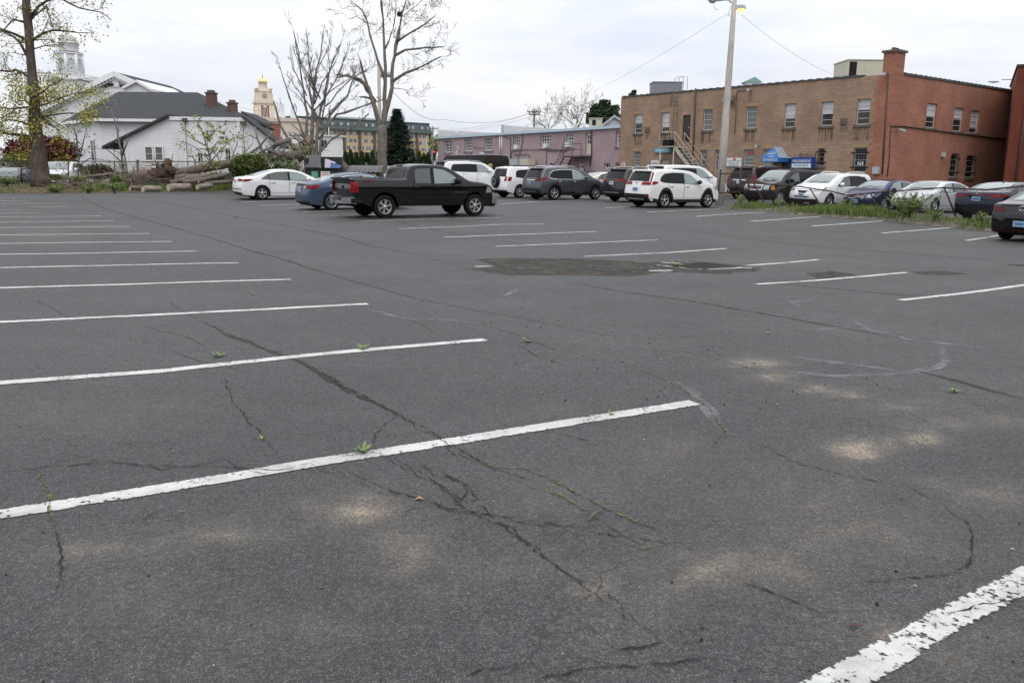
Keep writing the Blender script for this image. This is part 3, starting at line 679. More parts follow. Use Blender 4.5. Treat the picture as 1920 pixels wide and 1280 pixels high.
    # underbody
    mu = MB(); mu.box(.25, L-.3, -Wh+.24, Wh-.24, cl-.02, .62); mu.build('underbody', M_UNDER, root)
    for x, zz in ((xr, 0), (xf, 0)):
        for sd_ in (1, -1): wheel_parts(root, x, sd_*(Wh-S.get('wy', .125)), R, S.get('tw', .225), S.get('rimR', R*.66), S.get('spokes', 5), S.get('style', 'wide'), S.get('rim', ''), sd_)
    for key, nm in (('tail', 'taillight'), ('head', 'headlight')):
        for sd_ in (1, -1):
            ml = MB()
            for it in S.get(key, []):
                if it[0] == 'e':
                    _, z0, z1, a0, a1, b0, b1, mi = it; q = [sd_*a0, sd_*a1, sd_*b0, sd_*b1]
                    epatch(ml, 'rear' if key == 'tail' else 'front', z0, z1, *q, .012, mi, 6, 8)
                else: poly_patch(ml, it[1], .012, it[2], (sd_,))
            if ml.v: ml.build(nm, [M_RED, M_LAMP, M_REDD, M_AMBER] if key == 'tail' else [M_LAMP, M_AMBER, M_BLACK, M_RED], root)
    for nm, key in (('rear_bumper', 'rbump'), ('grille', 'grille'), ('front_bumper', 'fbump'), ('trunk_trim', 'rtrim'), ('hood_trim', 'ftrim')):
        if key in S:
            mg = MB(); mats = []
            for it in S[key]:
                z0, z1, b, t_, mm, off = it[:6]
                if mm not in mats: mats.append(mm)
                epatch(mg, 'rear' if key[0] == 'r' else 'front', z0, z1, -b, b, -t_, t_, off, mats.index(mm), 5, 14)
            mg.build(nm, mats, root)
    if S.get('clad'):
        mm = S['clad']; mc = MB(); ch = S.get('cladh', .13)
        nx = 160
        for sd_ in (1, -1):
            vs = []; xa, xb = T[0].x+.03, T[-1].x-.03; pts = []
            for i in range(nx+1):
                x = xa+(xb-xa)*i/nx; pts.append(Vector((x, zbot(x))))
            for i, p in enumerate(pts):
                top = p.y+ch*.9
                for xw in (xr, xf):
                    if abs(p.x-xw) < Ra+.075: top = max(top, R+math.sqrt(max(0, (Ra+.075)**2-(p.x-xw)**2)))
                top = max(top, S.get('cladz', .0))
                for z in (p.y-.004, (p.y+top)/2, top): vs.append(warp(p.x, sd_*(yside(p.x, z)+.014), z))
            mc.add(vs, [(i*3+k, i*3+k+1, i*3+k+4, i*3+k+3) for i in range(nx) for k in range(2)], 0, True)
        mc.build('wheel_arch_cladding', mm, root)
    if 'plate' in S:
        which, z, mm = S['plate']; f = ipos(which, z); p, q = at(f); mp_ = MB(); wz = .15
        sgn = -1 if which == 'rear' else 1
        x = p.x+sgn*.028; mp_.box(x-.008, x+.008, -.155, .155, z-.077, z+.077)
        pl = mp_.build('license_plate', mm, root)
        mt = MB(); xx = x+sgn*.0095
        for k in range(6): mt.box(min(xx, xx+sgn*.002), max(xx, xx+sgn*.002), -.115+k*.04, -.09+k*.04, z-.035, z+.03)
        mt.build('plate_number', M_PLATED, pl)
    if 'badge' in S:
        for which, z, y, r, mm in S['badge']:
            f = ipos(which, z); p, q = at(f); sgn = -1 if which == 'rear' else 1
            mg = MB(); wx = warp(p.x+q.x*.02, y, p.y+q.y*.02); rr_ = [(r*math.cos(2*math.pi*k/18), r*.68*math.sin(2*math.pi*k/18)) for k in range(19)]
            mg.tube([(wx[0]+(-b*q.y*0), y+a, wx[2]+b) for a, b in rr_], r*.14, 5, 0, False); mg.bar((wx[0], y-r*.4, wx[2]-r*.4), (wx[0], y-r*.2, wx[2]+r*.4), r*.2, r*.1); mg.bar((wx[0], y+r*.2, wx[2]-r*.4), (wx[0], y+r*.4, wx[2]+r*.4), r*.2, r*.1); mg.bar((wx[0], y-r*.35, wx[2]), (wx[0], y+r*.35, wx[2]), r*.1, r*.18)
            mg.build('badge', mm, root)
    if 'mirror' in S:
        x, z = S['mirror'][:2]; sc = S['mirror'][2] if len(S['mirror']) > 2 else 1
        for sd_ in (1, -1):
            mm_ = MB(); y = sd_*(yside(x, z)+.12*sc); mm_.ball((x, y, z+.02), .075*sc, .12*sc, .085*sc, 12, 7); mm_.bar((x+.03, sd_*(yside(x, z)-.03), z-.05), (x, y-sd_*.04, z-.03), .05, .035)
            mm_.build('door_mirror', S.get('mirm', paintm), root)
    if 'rails' in S:
        xa, xb, mm = S['rails']
        for sd_ in (1, -1):
            mr = MB(); pts = []
            for k in range(11):
                x = xa+(xb-xa)*k/10; i = min(range(n), key=lambda i: abs(T[i].x-x) + (0 if T[i].y > belt+.2 else 9)); zt = T[i].y
                e = .0 if k in (0, 10) else .06
                pts.append(warp(x, sd_*(yside(x, zt)-er*.9), zt+e+.015))
            mr.tube(pts, .022, 6); mr.build('roof_rail', mm, root)
    if 'spoiler' in S:
        x, z, wd = S['spoiler']; ms = MB(); ms.hexa([(x-.13, -wd, z-.02), (x+.2, -wd, z-.01), (x+.2, wd, z-.01), (x-.13, wd, z-.02)], [(x-.12, -wd*.98, z+.025), (x+.2, -wd*.98, z+.045), (x+.2, wd*.98, z+.045), (x-.12, wd*.98, z+.025)]); ms.build('roof_spoiler', S.get('spm', paintm), root)
    if 'fin' in S:
        x, z = S['fin']; ms = MB(); ms.hexa([(x, -.02, z-.03), (x+.16, -.02, z-.03), (x+.16, .02, z-.03), (x, .02, z-.03)], [(x-.01, -.008, z+.07), (x+.03, -.008, z+.07), (x+.03, .008, z+.07), (x-.01, .008, z+.07)]); ms.build('antenna', paintm, root)
    C = Car(); C.root = root; C.yside = yside; C.warp = warp; C.at = at; C.ipos = ipos; C.poly_patch = poly_patch; C.epatch = epatch; C.S = S
    return C
def side_text(C, body, x0, x1, z, hgt, mm, side=-1, name='lettering'):
    xm = (x0+x1)/2; y = side*(C.yside(xm, z)+.02); p0 = C.warp(x0, side*(C.yside(x0, z)+.02), z); p1 = C.warp(x1, side*(C.yside(x1, z)+.02), z)
    X = (Vector(p1)-Vector(p0))*(1 if side < 0 else -1)
    return text_mesh(name, body, mm, (Vector(p0)+Vector(p1))/2, X, (0, 0, 1), x1-x0, hgt, C.root, world=False)
def rear_text(C, body, y, z, wd, hgt, mm, name='lettering'):
    p, q = C.at(C.ipos('rear', z)); w_ = C.warp(p.x, y, p.y)
    return text_mesh(name, body, mm, (w_[0]-.02, y, z), (0, -1, 0), (0, 0, 1), wd, hgt, C.root, world=False)
def sc_out(pts, sx_, sz): return [(a*sx_, b*sz) for a, b in pts]
def sedan(**k):
    L, H = k.get('L', 4.85), k.get('H', 1.46); fx, fz = L/4.85, H/1.46
    out = k.pop('out', None) or [(.10,.24),(.02,.36),(.0,.55),(.02,.74),(.07,.90),(.10,1.02),(.22,1.05),(.72,1.10),(1.1,1.235),(1.5,1.365),(1.95,1.44),(2.35,1.46),(2.8,1.435),(3.15,1.335),(3.75,1.03),(4.0,.97),(4.4,.87),(4.68,.76),(4.82,.62),(4.85,.45),(4.80,.30),(4.70,.21)]
    S = dict(L=L, W=1.83, H=H, wr=1.02*fx, wf=3.82*fx, R=.335, cl=.20, belt=.93*fz, out=sc_out(out, fx, fz),
        dlo=sc_out([(1.02,1.00),(1.12,1.09),(1.40,1.25),(1.80,1.345),(2.35,1.37),(2.75,1.335),(3.05,1.245),(3.42,1.03),(3.50,.965),(3.0,.945),(1.6,.97)], fx, fz),
        wins=[(.99*fx,1.40*fx,M_GLASS_M),(1.44*fx,2.33*fx,M_GLASS_M),(2.44*fx,3.52*fx,M_GLASS_C)], doors=[(1.42*fx,2.36*fx),(2.40*fx,3.48*fx)],
        wshield=(1.045*fz,1.385*fz,.70,.56), rglass=(1.12*fz,1.385*fz,.62,.52), mirror=(3.28*fx,.99*fz),
        tail=[('e',.80*fz,.95*fz,.42,.86,.40,.86,0),('p',[(.03,.80*fz),(.25,.80*fz),(.52,.93*fz),(.30,.96*fz),(.05,.95*fz)],0)],
        head=[('e',.63*fz,.76*fz,.42,.85,.50,.85,0),('p',sc_out([(4.35,.80),(4.70,.62),(4.75,.72),(4.45,.84)],fx,fz),0)],
        grille=[(.50*fz,.66*fz,.40,.46,M_BLACK,.010)], plate=('rear',.80*fz,M_PLATEB), rbump=[(.26,.34,.72,.76,M_BLACK,.01)], fbump=[(.22,.36,.55,.62,M_BLACK,.008)])
    S.update(k); return S
def suv(**k):
    L, H = k.get('L', 4.6), k.get('H', 1.69); fx, fz = L/4.6, H/1.69
    out = k.pop('out', None) or [(.14,.30),(.03,.42),(.0,.58),(.03,.78),(.07,.95),(.11,1.08),(.26,1.36),(.38,1.57),(.50,1.63),(1.1,1.675),(1.75,1.69),(2.4,1.655),(2.8,1.57),(3.2,1.36),(3.52,1.14),(3.9,1.06),(4.25,.96),(4.46,.83),(4.57,.66),(4.60,.48),(4.55,.34),(4.45,.25)]
    S = dict(L=L, W=1.85, H=H, wr=.98*fx, wf=3.65*fx, R=.355, cl=.25, belt=1.04*fz, out=sc_out(out, fx, fz), tum=.24,
        dlo=sc_out([(.62,1.20),(.72,1.34),(.95,1.50),(1.5,1.555),(2.1,1.545),(2.5,1.46),(2.9,1.24),(3.12,1.07),(3.0,1.05),(1.3,1.09),(.85,1.12)], fx, fz),
        wins=[(.60*fx,1.10*fx,M_GLASS_T),(1.15*fx,2.02*fx,M_GLASS_T),(2.12*fx,3.10*fx,M_GLASS_C)], doors=[(1.16*fx,2.05*fx),(2.09*fx,3.12*fx)], dlift=.08,
        wshield=(1.17*fz,1.60*fz,.72,.60), rglass=(1.14*fz,1.55*fz,.68,.58), mirror=(2.92*fx,1.12*fz,1.1),
        tail=[('e',.92*fz,1.12*fz,.50,.88,.55,.88,0),('p',[(.05,.95*fz),(.34,1.0*fz),(.48,1.13*fz),(.2,1.16*fz),(.09,1.1*fz)],0)],
        head=[('e',.78*fz,.93*fz,.45,.85,.52,.85,0),('p',sc_out([(4.05,.93),(4.40,.78),(4.46,.86),(4.15,1.0)],fx,fz),0)],
        grille=[(.66*fz,.86*fz,.40,.44,M_BLACK,.010)], plate=('rear',.80*fz,M_PLATEB), rbump=[(.32,.60,.86,.88,M_CLAD,.012)], fbump=[(.27,.46,.75,.82,M_CLAD,.010)], clad=M_CLAD, spoiler=(.42*fx,1.60*fz,.58))
    S.update(k); return S
WHT, PEARL, BLK = paint('white', (.74,.745,.75)), paint('pearl', (.70,.70,.68)), paint('black', (.008,.008,.009))
# 1 white sedan
C = make_car('sedan', 'white four-door sedan with red tail lamps parked before the round bush', 'car', sedan(paint=WHT, L=4.84, H=1.455, wr=1.06, wf=3.85, trim=WHT, handle=M_CHROME, spokes=5, style='wide', plate=('rear',.86,M_PLATEW), rgm=M_GLASS_C,
    tail=[('e',.865,.99,.30,.88,.34,.88,0),('p',[(.03,.87),(.30,.88),(.60,.985),(.35,1.0),(.07,.985)],0)], rbump=[(.25,.36,.66,.72,M_BLACK,.012)], rtrim=[(.50,.53,.86,.86,M_REDD,.012)]), ('rr', 492, 378), 57, 39)
# 2 blue sedan
BLU = paint('steel_blue', (.070,.098,.16), .35, .3)
C = make_car('sedan', 'steel blue sedan with chrome window trim parked behind the pickup tailgate', 'car', sedan(paint=BLU, L=4.80, H=1.50, W=1.84, wr=1.02, wf=3.77, R=.345, trim=M_CHROME, spokes=10, style='thin', plate=('rear',.82,M_PLATEW), rgm=M_GLASS_C,
    tail=[('e',.84,1.0,.38,.88,.38,.88,0),('e',.86,.97,.40,.56,.42,.56,1),('p',[(.03,.85),(.28,.87),(.56,1.0),(.3,1.02),(.07,1.0)],0)], rbump=[(.24,.33,.70,.74,M_BLACK,.012)], rtrim=[(.985,1.03,.5,.5,M_BLACK,.016)]), ('rr', 621, 394), 57, 46.5)
# 3 black pickup
PK = dict(L=5.85, W=2.03, H=1.88, wr=1.22, wf=4.865, R=.40, cl=.42, gap=.10, belt=1.14, tumz=1.12, sh=1.02, er=.06, tum=.20, cr=.05, cf=.20, tr=.02, it=1, tw=.27, rimR=.255, spokes=6, style='twin', wy=.15, paint=BLK, trim=BLK, handle=BLK, gaprow=1,
    out=[(.10,.58),(.04,.62),(.04,.70),(.03,1.0),(.05,1.24),(.0,1.33),(.06,1.375),(.4,1.365),(2.02,1.345),(2.06,1.36),(2.10,1.5),(2.18,1.75),(2.30,1.84),(2.7,1.88),(3.3,1.875),(3.75,1.80),(4.1,1.62),(4.55,1.33),(4.7,1.28),(5.2,1.24),(5.55,1.18),(5.74,1.08),(5.79,.95),(5.80,.72),(5.83,.62),(5.80,.48),(5.70,.36)],
    dlo=[(2.36,1.22),(2.38,1.64),(2.48,1.74),(3.1,1.765),(3.55,1.72),(3.85,1.58),(4.22,1.30),(4.22,1.22),(3.3,1.20)],
    wins=[(2.40,3.02,M_GLASS_M),(3.16,4.22,M_GLASS_C)], doors=[(2.28,3.07),(3.11,4.30)], dlift=.12, hdrop=.14, wshield=(1.36,1.80,.80,.66), rglass=(1.40,1.78,.76,.70), mirror=(4.02,1.27,1.5), mirm=M_BLACK,
    head=[('e',.86,1.08,.58,.98,.60,.98,0),('p',[(5.45,.86),(5.76,.86),(5.72,1.05),(5.5,1.08)],0)], grille=[(.74,1.08,.56,.58,M_CHROME,.012),(.76,1.05,.52,.54,M_BLACK,.018)])
C = make_car('pickup_truck', 'black four-door pickup truck with chrome rear bumper, nearest vehicle on the left', 'pickup truck', PK, ('rr', 721, 411), 57, 53.5)
mb = MB()
for s_ in (1, -1): mb.hexa([(-.14,s_*.42,.50),(.10,s_*.42,.50),(.16,s_*.98,.50),(-.04,s_*.98,.52)], [(-.16,s_*.40,.72),(.10,s_*.40,.70),(.16,s_*.98,.72),(-.05,s_*.98,.74)])
mb.box(-.10,.10,-.42,.42,.50,.60)
rb = mb.build('rear_bumper', pmat('worn_chrome', (.50,.51,.53), .25, .9), C.root)
mb = MB()
for s_ in (1, -1):
    mb = MB(); mb.hexa([(-.03,s_*.985,.53),(.34,s_*1.0,.53),(.34,s_*1.005,.53),(-.03,s_*.992,.53)], [(-.03,s_*.985,.70),(.34,s_*1.0,.71),(.34,s_*1.005,.71),(-.03,s_*.992,.70)]); mb.build('bumper_trim', M_BLACK, rb)
mb = MB(); mb.hexa([(5.62,-.95,.46),(5.92,-.78,.46),(5.92,.78,.46),(5.62,.95,.46)],[(5.62,-.96,.74),(5.94,-.80,.72),(5.94,.80,.72),(5.62,.96,.74)]); mb.hexa([(5.6,-.93,.34),(5.84,-.76,.34),(5.84,.76,.34),(5.6,.93,.34)],[(5.62,-.94,.455),(5.9,-.78,.455),(5.9,.78,.455),(5.62,.94,.455)],1); mb.build('front_bumper', [pmat('worn_chrome', (.5,.5,.5)), M_BLACK], C.root)
mb = MB(); C.epatch(mb, 'rear', 1.0, 1.05, -.001, .001, -.001, .001, .01); 
mb = MB(); mb.bar((-.005,-.13,1.07),(-.005,.13,1.07),.02,.05); mb.bar((-.005,-.05,1.02),(-.005,-.035,1.12),.02,.10,0,(0,1,0)); mb.bar((-.005,.035,1.02),(-.005,.05,1.12),.02,.10,0,(0,1,0)); mb.build('badge', M_CHROME, C.root)
mb = MB(); mb.bar((-.03,-.74,1.355),(-.03,.74,1.355),.10,.05); mb.build('tailgate_spoiler', M_BLACK, C.root)
mb = MB(); mb.box(.12,1.98,-.80,.80,1.372,1.384); mb.build('bed_cover', M_BLACK, C.root)
mb = MB(); mb.box(2.22,2.30,-.2,.2,1.80,1.83); mb.build('brake_light', M_REDD, C.root)
for s_ in (1, -1):
    mb = MB()
    for z0, z1 in ((.90, 1.005), (1.02, 1.125), (1.14, 1.25)): mb.hexa([(.0, s_*.86, z0), (.16, s_*.86, z0), (.23, s_*1.02, z0), (.075, s_*1.022, z0)], [(.01, s_*.86, z1), (.17, s_*.86, z1), (.24, s_*(1.018-.2*max(0, z1-1.1)), z1), (.085, s_*(1.02-.2*max(0, z1-1.1)), z1)])
    mb.hexa([(.03, s_*.865, .9), (.15, s_*.865, .9), (.22, s_*1.015, .9), (.09, s_*1.016, .9)], [(.03, s_*.865, 1.25), (.15, s_*.865, 1.25), (.22, s_*.985, 1.25), (.09, s_*.985, 1.25)], 1)
    mb.build('taillight', [M_RED, M_REDD], C.root)
side_text(C, '4X4', .42, .82, 1.285, .075, M_RED); side_text(C, 'SILVERADO', 3.98, 4.52, .885, .045, M_CHROME); rear_text(C, 'Silverado', .62, .85, .3, .07, M_RIM)
for s_ in (-1, 1):
    mb = MB(); mb.bar((2.3, s_*1.025, .70), (4.55, s_*1.025, .70), .02, .035); mb.build('side_moulding', M_BLACK, C.root)
# 4 white full-size SUV behind the pickup
BX = [(.12,.40),(.03,.48),(.0,.66),(.03,.95),(.08,1.15),(.24,1.60),(.36,1.84),(.52,1.90),(1.5,1.945),(2.6,1.94),(3.2,1.87),(3.6,1.68),(4.05,1.31),(4.6,1.23),(5.1,1.13),(5.25,1.0),(5.31,.8),(5.33,.6),(5.28,.42),(5.15,.32)]
def bigsuv(**k):
    S = suv(L=5.33, H=1.945, out=BX); fx = 1
    S.update(dict(L=5.33, W=2.03, H=1.945, wr=1.16, wf=4.28, R=.39, cl=.30, belt=1.22, out=BX, dlo=[(.62,1.34),(.72,1.60),(.88,1.76),(2.0,1.80),(2.9,1.775),(3.2,1.66),(3.72,1.30),(3.6,1.26),(1.5,1.29)],
        wins=[(.60,1.42,M_GLASS_T),(1.62,2.50,M_GLASS_T),(2.62,3.72,M_GLASS_C)], doors=[(1.55,2.55),(2.58,3.78)], wshield=(1.34,1.84,.80,.66), rglass=(1.28,1.80,.74,.66), mirror=(3.5,1.34,1.35),
        tail=[('e',1.05,1.40,.82,.99,.80,.99,0),('p',[(.06,1.05),(.30,1.05),(.34,1.38),(.16,1.4)],0)], head=[('e',.92,1.1,.55,.95,.6,.95,0),('p',[(4.85,.95),(5.2,.92),(5.22,1.06),(4.95,1.12)],0)],
        grille=[(.72,1.05,.52,.56,M_CHROME,.012),(.76,1.02,.48,.52,M_BLACK,.02)], rbump=[(.42,.62,.9,.92,M_CLAD,.012)], fbump=[(.34,.5,.8,.86,M_CLAD,.012)], clad=None, spoiler=(.38,1.86,.62), plate=('rear',.98,M_PLATEB)))
    S.update(k); return S
make_car('suv', 'large white suv with roof rails parked behind the pickup cab', 'suv', bigsuv(paint=WHT, trim=WHT, rails=(1.0,3.1,M_RIM), spm=M_BLACK), ('rr', 858, 359), 57, 29)
# 6 white small SUV with spare wheel
C = make_car('suv', 'white suv with a covered spare wheel on its tailgate', 'suv', suv(paint=WHT, trim=WHT, L=4.45, H=1.70, W=1.82, clad=None, rails=(.7,2.3,M_BLACK), plate=('rear',.62,M_PLATEW), rbump=[(.28,.42,.8,.82,M_CLAD,.012)], spokes=6, style='wide',
    dlo=[(.66,1.14),(.74,1.46),(.95,1.53),(1.5,1.56),(2.1,1.55),(2.45,1.47),(2.8,1.24),(2.98,1.07),(2.6,1.05),(1.5,1.06)], out=[(.14,.32),(.03,.42),(.0,.60),(.03,.85),(.06,1.0),(.12,1.15),(.26,1.50),(.34,1.62),(.52,1.68),(1.1,1.69),(1.75,1.69),(2.4,1.655),(2.8,1.57),(3.2,1.36),(3.52,1.14),(3.9,1.06),(4.25,.96),(4.46,.83),(4.57,.66),(4.60,.48),(4.55,.34),(4.45,.25)],
    tail=[('e',.92,1.16,.62,.90,.66,.90,0),('e',.92,.98,.62,.9,.62,.9,2),('p',[(.05,.92),(.26,.92),(.36,1.14),(.13,1.16)],0)]), ('rr', 973, 371.5), 57, 34)
mb = MB(); mb.lathe([(.001,-.20),(.24,-.205),(.305,-.19),(.345,-.14),(.35,0.0),(.30,.02)], 28, 0, 'y'); mb.lathe([(.10,-.208),(.235,-.209)], 20, 1, 'y')
for k in range(16): a = 2*math.pi*k/16; mb.box(math.cos(a)*.16-.018, math.cos(a)*.16+.018, -.213, -.209, math.sin(a)*.16-.018, math.sin(a)*.16+.018, 2)
sp = mb.build('spare_wheel', [M_BLACK, pmat('cover_green', (.05,.085,.06), .6), pmat('cover_print', (.28,.34,.29), .6)], C.root)
sp.rotation_euler = (0, 0, -math.pi/2); sp.location = (.02, .06, .88)
sp.location.x = .05
# 7 grey SUV
GRY = paint('gun_grey', (.095,.10,.108), .55, .3)
C = make_car('suv', 'gunmetal grey suv with silver roof rails between two white suvs', 'suv', suv(paint=GRY, L=4.69, H=1.70, W=1.84, trim=M_CHROME, handle=M_CHROME, rails=(.75,2.5,M_CHROME), spokes=5, style='twin', plate=('rear',.86,M_PLATEB),
    tail=[('e',.97,1.14,.42,.88,.50,.88,2),('p',[(.06,.98),(.30,1.02),(.52,1.11),(.25,1.17),(.1,1.14)],0)], rbump=[(.30,.56,.84,.86,M_CLAD,.012),(.42,.46,.55,.55,M_CHROME,.02)], rtrim=[(1.0,1.03,.40,.40,M_CHROME,.014)]), ('rr', 1038, 376.7), 57, 36)
for s_ in (1, -1): mb = MB(); mb.bar(C.warp(1.35,s_*.935,.40), C.warp(3.25,s_*.935,.40), .02, .035); mb.build('sill_trim', M_CHROME, C.root)
# 9 dark grey SUV
DGR = paint('dark_grey', (.035,.037,.041), .45, .3)
C = make_car('suv', 'dark grey suv with long pink tail lamps left of the white suv by the pole', 'suv', suv(paint=DGR, L=4.60, H=1.70, W=1.845, trim=BLK, rails=(.7,2.4,M_RIM), plate=('rear',.93,M_PLATEW), spokes=5,
    tail=[('e',1.02,1.13,.34,.89,.36,.89,0),('p',[(.08,1.02),(.34,1.04),(.56,1.12),(.3,1.15),(.1,1.13)],0)], rbump=[(.30,.62,.86,.88,M_CLAD,.012),(.44,.49,.60,.60,M_RIM,.02)]), ('rl', 1152, 372), 57, 36)
# 10 white SUV by the pole
C = make_car('suv', 'white suv with black lower cladding parked against the wooden light pole', 'suv', suv(paint=PEARL, L=4.59, H=1.69, W=1.855, trim=M_CHROME, spokes=5, style='twin', fin=(.72,1.655), plate=('rear',.80,M_PLATEB), cladh=.15, mirm=BLK, handle=M_RIM,
    tail=[('e',.99,1.12,.30,.88,.34,.88,0),('e',1.10,1.56,.74,.86,.64,.78,0),('p',[(.07,1.0),(.34,1.04),(.52,1.13),(.24,1.17),(.1,1.15)],0)], rbump=[(.30,.60,.87,.89,M_CLAD,.014),(.36,.42,.52,.55,M_RIM,.022),(.49,.53,.62,.82,M_CLAD,.02)], rtrim=[(1.10,1.135,.36,.36,M_CHROME,.016)], badge=[('rear',1.06,0,.06,M_CHROME)], spm=PEARL), ('rr', 1243.5, 392), 57, 42.5)
mb = MB()
for s_ in (1, -1):
    mb = MB(); C.epatch(mb, 'rear', .49, .54, s_*.60, s_*.80, s_*.60, s_*.80, .024); mb.build('reflector', M_RED, C.root)
# 11 white SUV behind
make_car('suv', 'white boxy suv beside the foot of the metal stairs', 'suv', bigsuv(paint=WHT, trim=WHT, L=5.0), ('fr', 1343, 376), 57, 33)
# 12 dark SUV by stairs
make_car('suv', 'dark maroon suv seen from behind beyond the rusty pipe fence', 'suv', bigsuv(paint=paint('dark_maroon', (.020,.010,.012)), trim=BLK, rails=(1.0,3.0,M_RIM), plate=('rear',1.02,M_PLATEW), rtrim=[(1.13,1.17,.45,.45,M_CHROME,.014)]), ('rl', 1380, 371), 50, 30)
# far cars between the mauve building and the grey SUV
CREAM = paint('cream', (.62,.57,.46))
make_car('sedan', 'cream sedan mostly hidden behind the gunmetal grey suv', 'car', sedan(paint=CREAM, H=1.48, rgm=M_GLASS_C), ('rr', 1118, 364), 57, 27.5)
make_car('suv', 'silver suv with roof rails behind the white suv with the spare wheel', 'suv', suv(paint=paint('silver', (.55,.56,.57), .4), rails=(.7,2.4,M_RIM), H=1.72), ('rr', 1040, 356), 57, 25.5)
make_car('suv', 'dark grey crossover just visible over the grey suv hood', 'suv', suv(paint=GRY, rails=(.7,2.4,M_BLACK), H=1.62), ('rr', 1092, 354), 57, 24)
make_car('wagon', 'dark maroon wagon roof showing behind the cream sedan', 'car', suv(paint=paint('maroon', (.10,.012,.016)), rails=(.7,2.6,M_BLACK), H=1.58, L=4.7), ('rr', 1135, 353), 57, 23.5)
make_car('suv', 'black suv roof showing just above the spare wheel suv', 'suv', suv(paint=BLK, rails=(.7,2.5,M_RIM), H=1.74), ('rr', 972, 356.5), 57, 26)
# fenced lot, noses towards us
def front_car(name, label, cat, S, anchor, s, hd=237): return make_car(name, label, cat, S, anchor, hd, s, 'cars behind the rusty chain-link fence')
C = front_car('suv', 'black suv with wide chrome grille and red letters behind the fence', 'suv', bigsuv(paint=BLK, trim=BLK, L=4.87, W=1.9, H=1.88, rails=(.9,2.9,M_BLACK), wsm=M_GLASS_W, spokes=6, rimR=.25, out=[(a*4.87/5.33, b*.967) for a, b in BX], wr=1.0, wf=3.87,
    dlo=[(.60,1.28),(.66,1.55),(.82,1.70),(1.8,1.74),(2.6,1.71),(2.9,1.60),(3.32,1.26),(3.2,1.22),(1.4,1.25)], wins=[(.58,1.3,M_GLASS_T),(1.42,2.28,M_GLASS_T),(2.38,3.32,M_GLASS_M)], doors=[(1.36,2.32),(2.36,3.4)], mirror=(3.15,1.28,1.25), wshield=(1.29,1.78,.76,.62), rglass=(1.24,1.72,.7,.62),
    head=[('e',.80,1.02,.52,.92,.54,.92,0),('e',.80,1.02,.80,.92,.80,.92,1),('p',[(4.5,.80),(4.80,.80),(4.78,.98),(4.55,1.04)],1)], grille=[(.76,1.03,.47,.49,M_CHROME,.014),(.80,.99,.43,.45,pmat('grille_mesh', (.10,.10,.10), .4, .6),.022)], fbump=[(.34,.72,.9,.92,M_BLACK,.012)], plate=('rear',.9,M_PLATEW)), ('fl', 1459, 386), 36)
p, q = C.at(C.ipos('front', .895)); text_mesh('grille_letters', 'GMC', M_RED, (p.x+.045, 0, .895), (0, 1, 0), (0, 0, 1), .42, .10, C.root, world=False)
C = front_car('suv', 'white suv with a black shield grille and blue plate behind the fence', 'suv', suv(paint=WHT, L=4.84, H=1.73, W=1.99, trim=BLK, clad=None, plate=('front',.60,M_PLATEB), wins=[(.63,1.15,M_GLASS_T),(1.21,2.13,M_GLASS_T),(2.23,3.26,M_GLASS_M)], fbump=[(.27,.42,.8,.86,M_BLACK,.012),(.50,.56,.34,.5,M_BLACK,.014)],
    head=[('e',.80,.93,.50,.93,.62,.93,0),('p',[(4.25,.98),(4.66,.80),(4.70,.88),(4.35,1.05)],0)], grille=[(.70,.90,.16,.46,M_BLACK,.012),(.82,.88,.30,.40,M_CHROME,.018)], rbump=[(.3,.5,.8,.8,M_CLAD,.01)], spokes=7, style='thin', rails=(.8,2.4,WHT)), ('fl', 1551, 389), 37)
NAVY = paint('royal_blue', (.020,.024,.075), .35, .28)
C = front_car('sedan', 'royal blue sedan with chrome barred grille behind the tall weeds', 'car', sedan(paint=NAVY, L=4.81, H=1.47, trim=M_CHROME, plate=('front',.42,M_PLATEB), grille=[(.56,.74,.40,.48,M_CHROME,.012),(.58,.625,.39,.44,M_BLACK,.018),(.645,.685,.41,.46,M_BLACK,.018),(.70,.73,.43,.47,M_BLACK,.018)],
    head=[('e',.60,.76,.52,.88,.56,.88,0),('p',[(4.25,.82),(4.66,.60),(4.72,.70),(4.38,.86)],0),('e',.66,.74,.84,.88,.84,.88,1)], badge=[('front',.66,0,.08,M_CHROME)]), ('fl', 1653, 394), 38.5)
SILV = paint('silver_bright', (.56,.57,.59), .45, .28)
C = front_car('sedan', 'silver sedan with a wide hexagonal grille behind the fence', 'car', sedan(paint=SILV, L=4.87, H=1.48, W=1.85, trim=M_CHROME, R=.335, spokes=14, style='thin', plate=('front',.36,M_PLATEB), cf=.34, grille=[(.47,.70,.30,.50,M_CHROME,.010),(.49,.68,.30,.48,M_BLACK,.016),(.53,.545,.36,.38,M_RIM,.02),(.58,.595,.42,.43,M_RIM,.02),(.63,.645,.45,.46,M_RIM,.02)],
    head=[('e',.66,.75,.52,.90,.62,.90,0),('p',[(4.22,.84),(4.66,.66),(4.70,.73),(4.35,.86)],0),('p',[(4.52,.76),(4.62,.71),(4.64,.74),(4.54,.78)],1)], fbump=[(.22,.30,.66,.7,M_BLACK,.01),(.33,.43,.52,.56,M_BLACK,.009)], badge=[('front',.77,0,.07,M_CHROME)]), ('fl', 1747, 406), 40.5)
DNV = paint('midnight_blue', (.010,.012,.026), .3, .28)
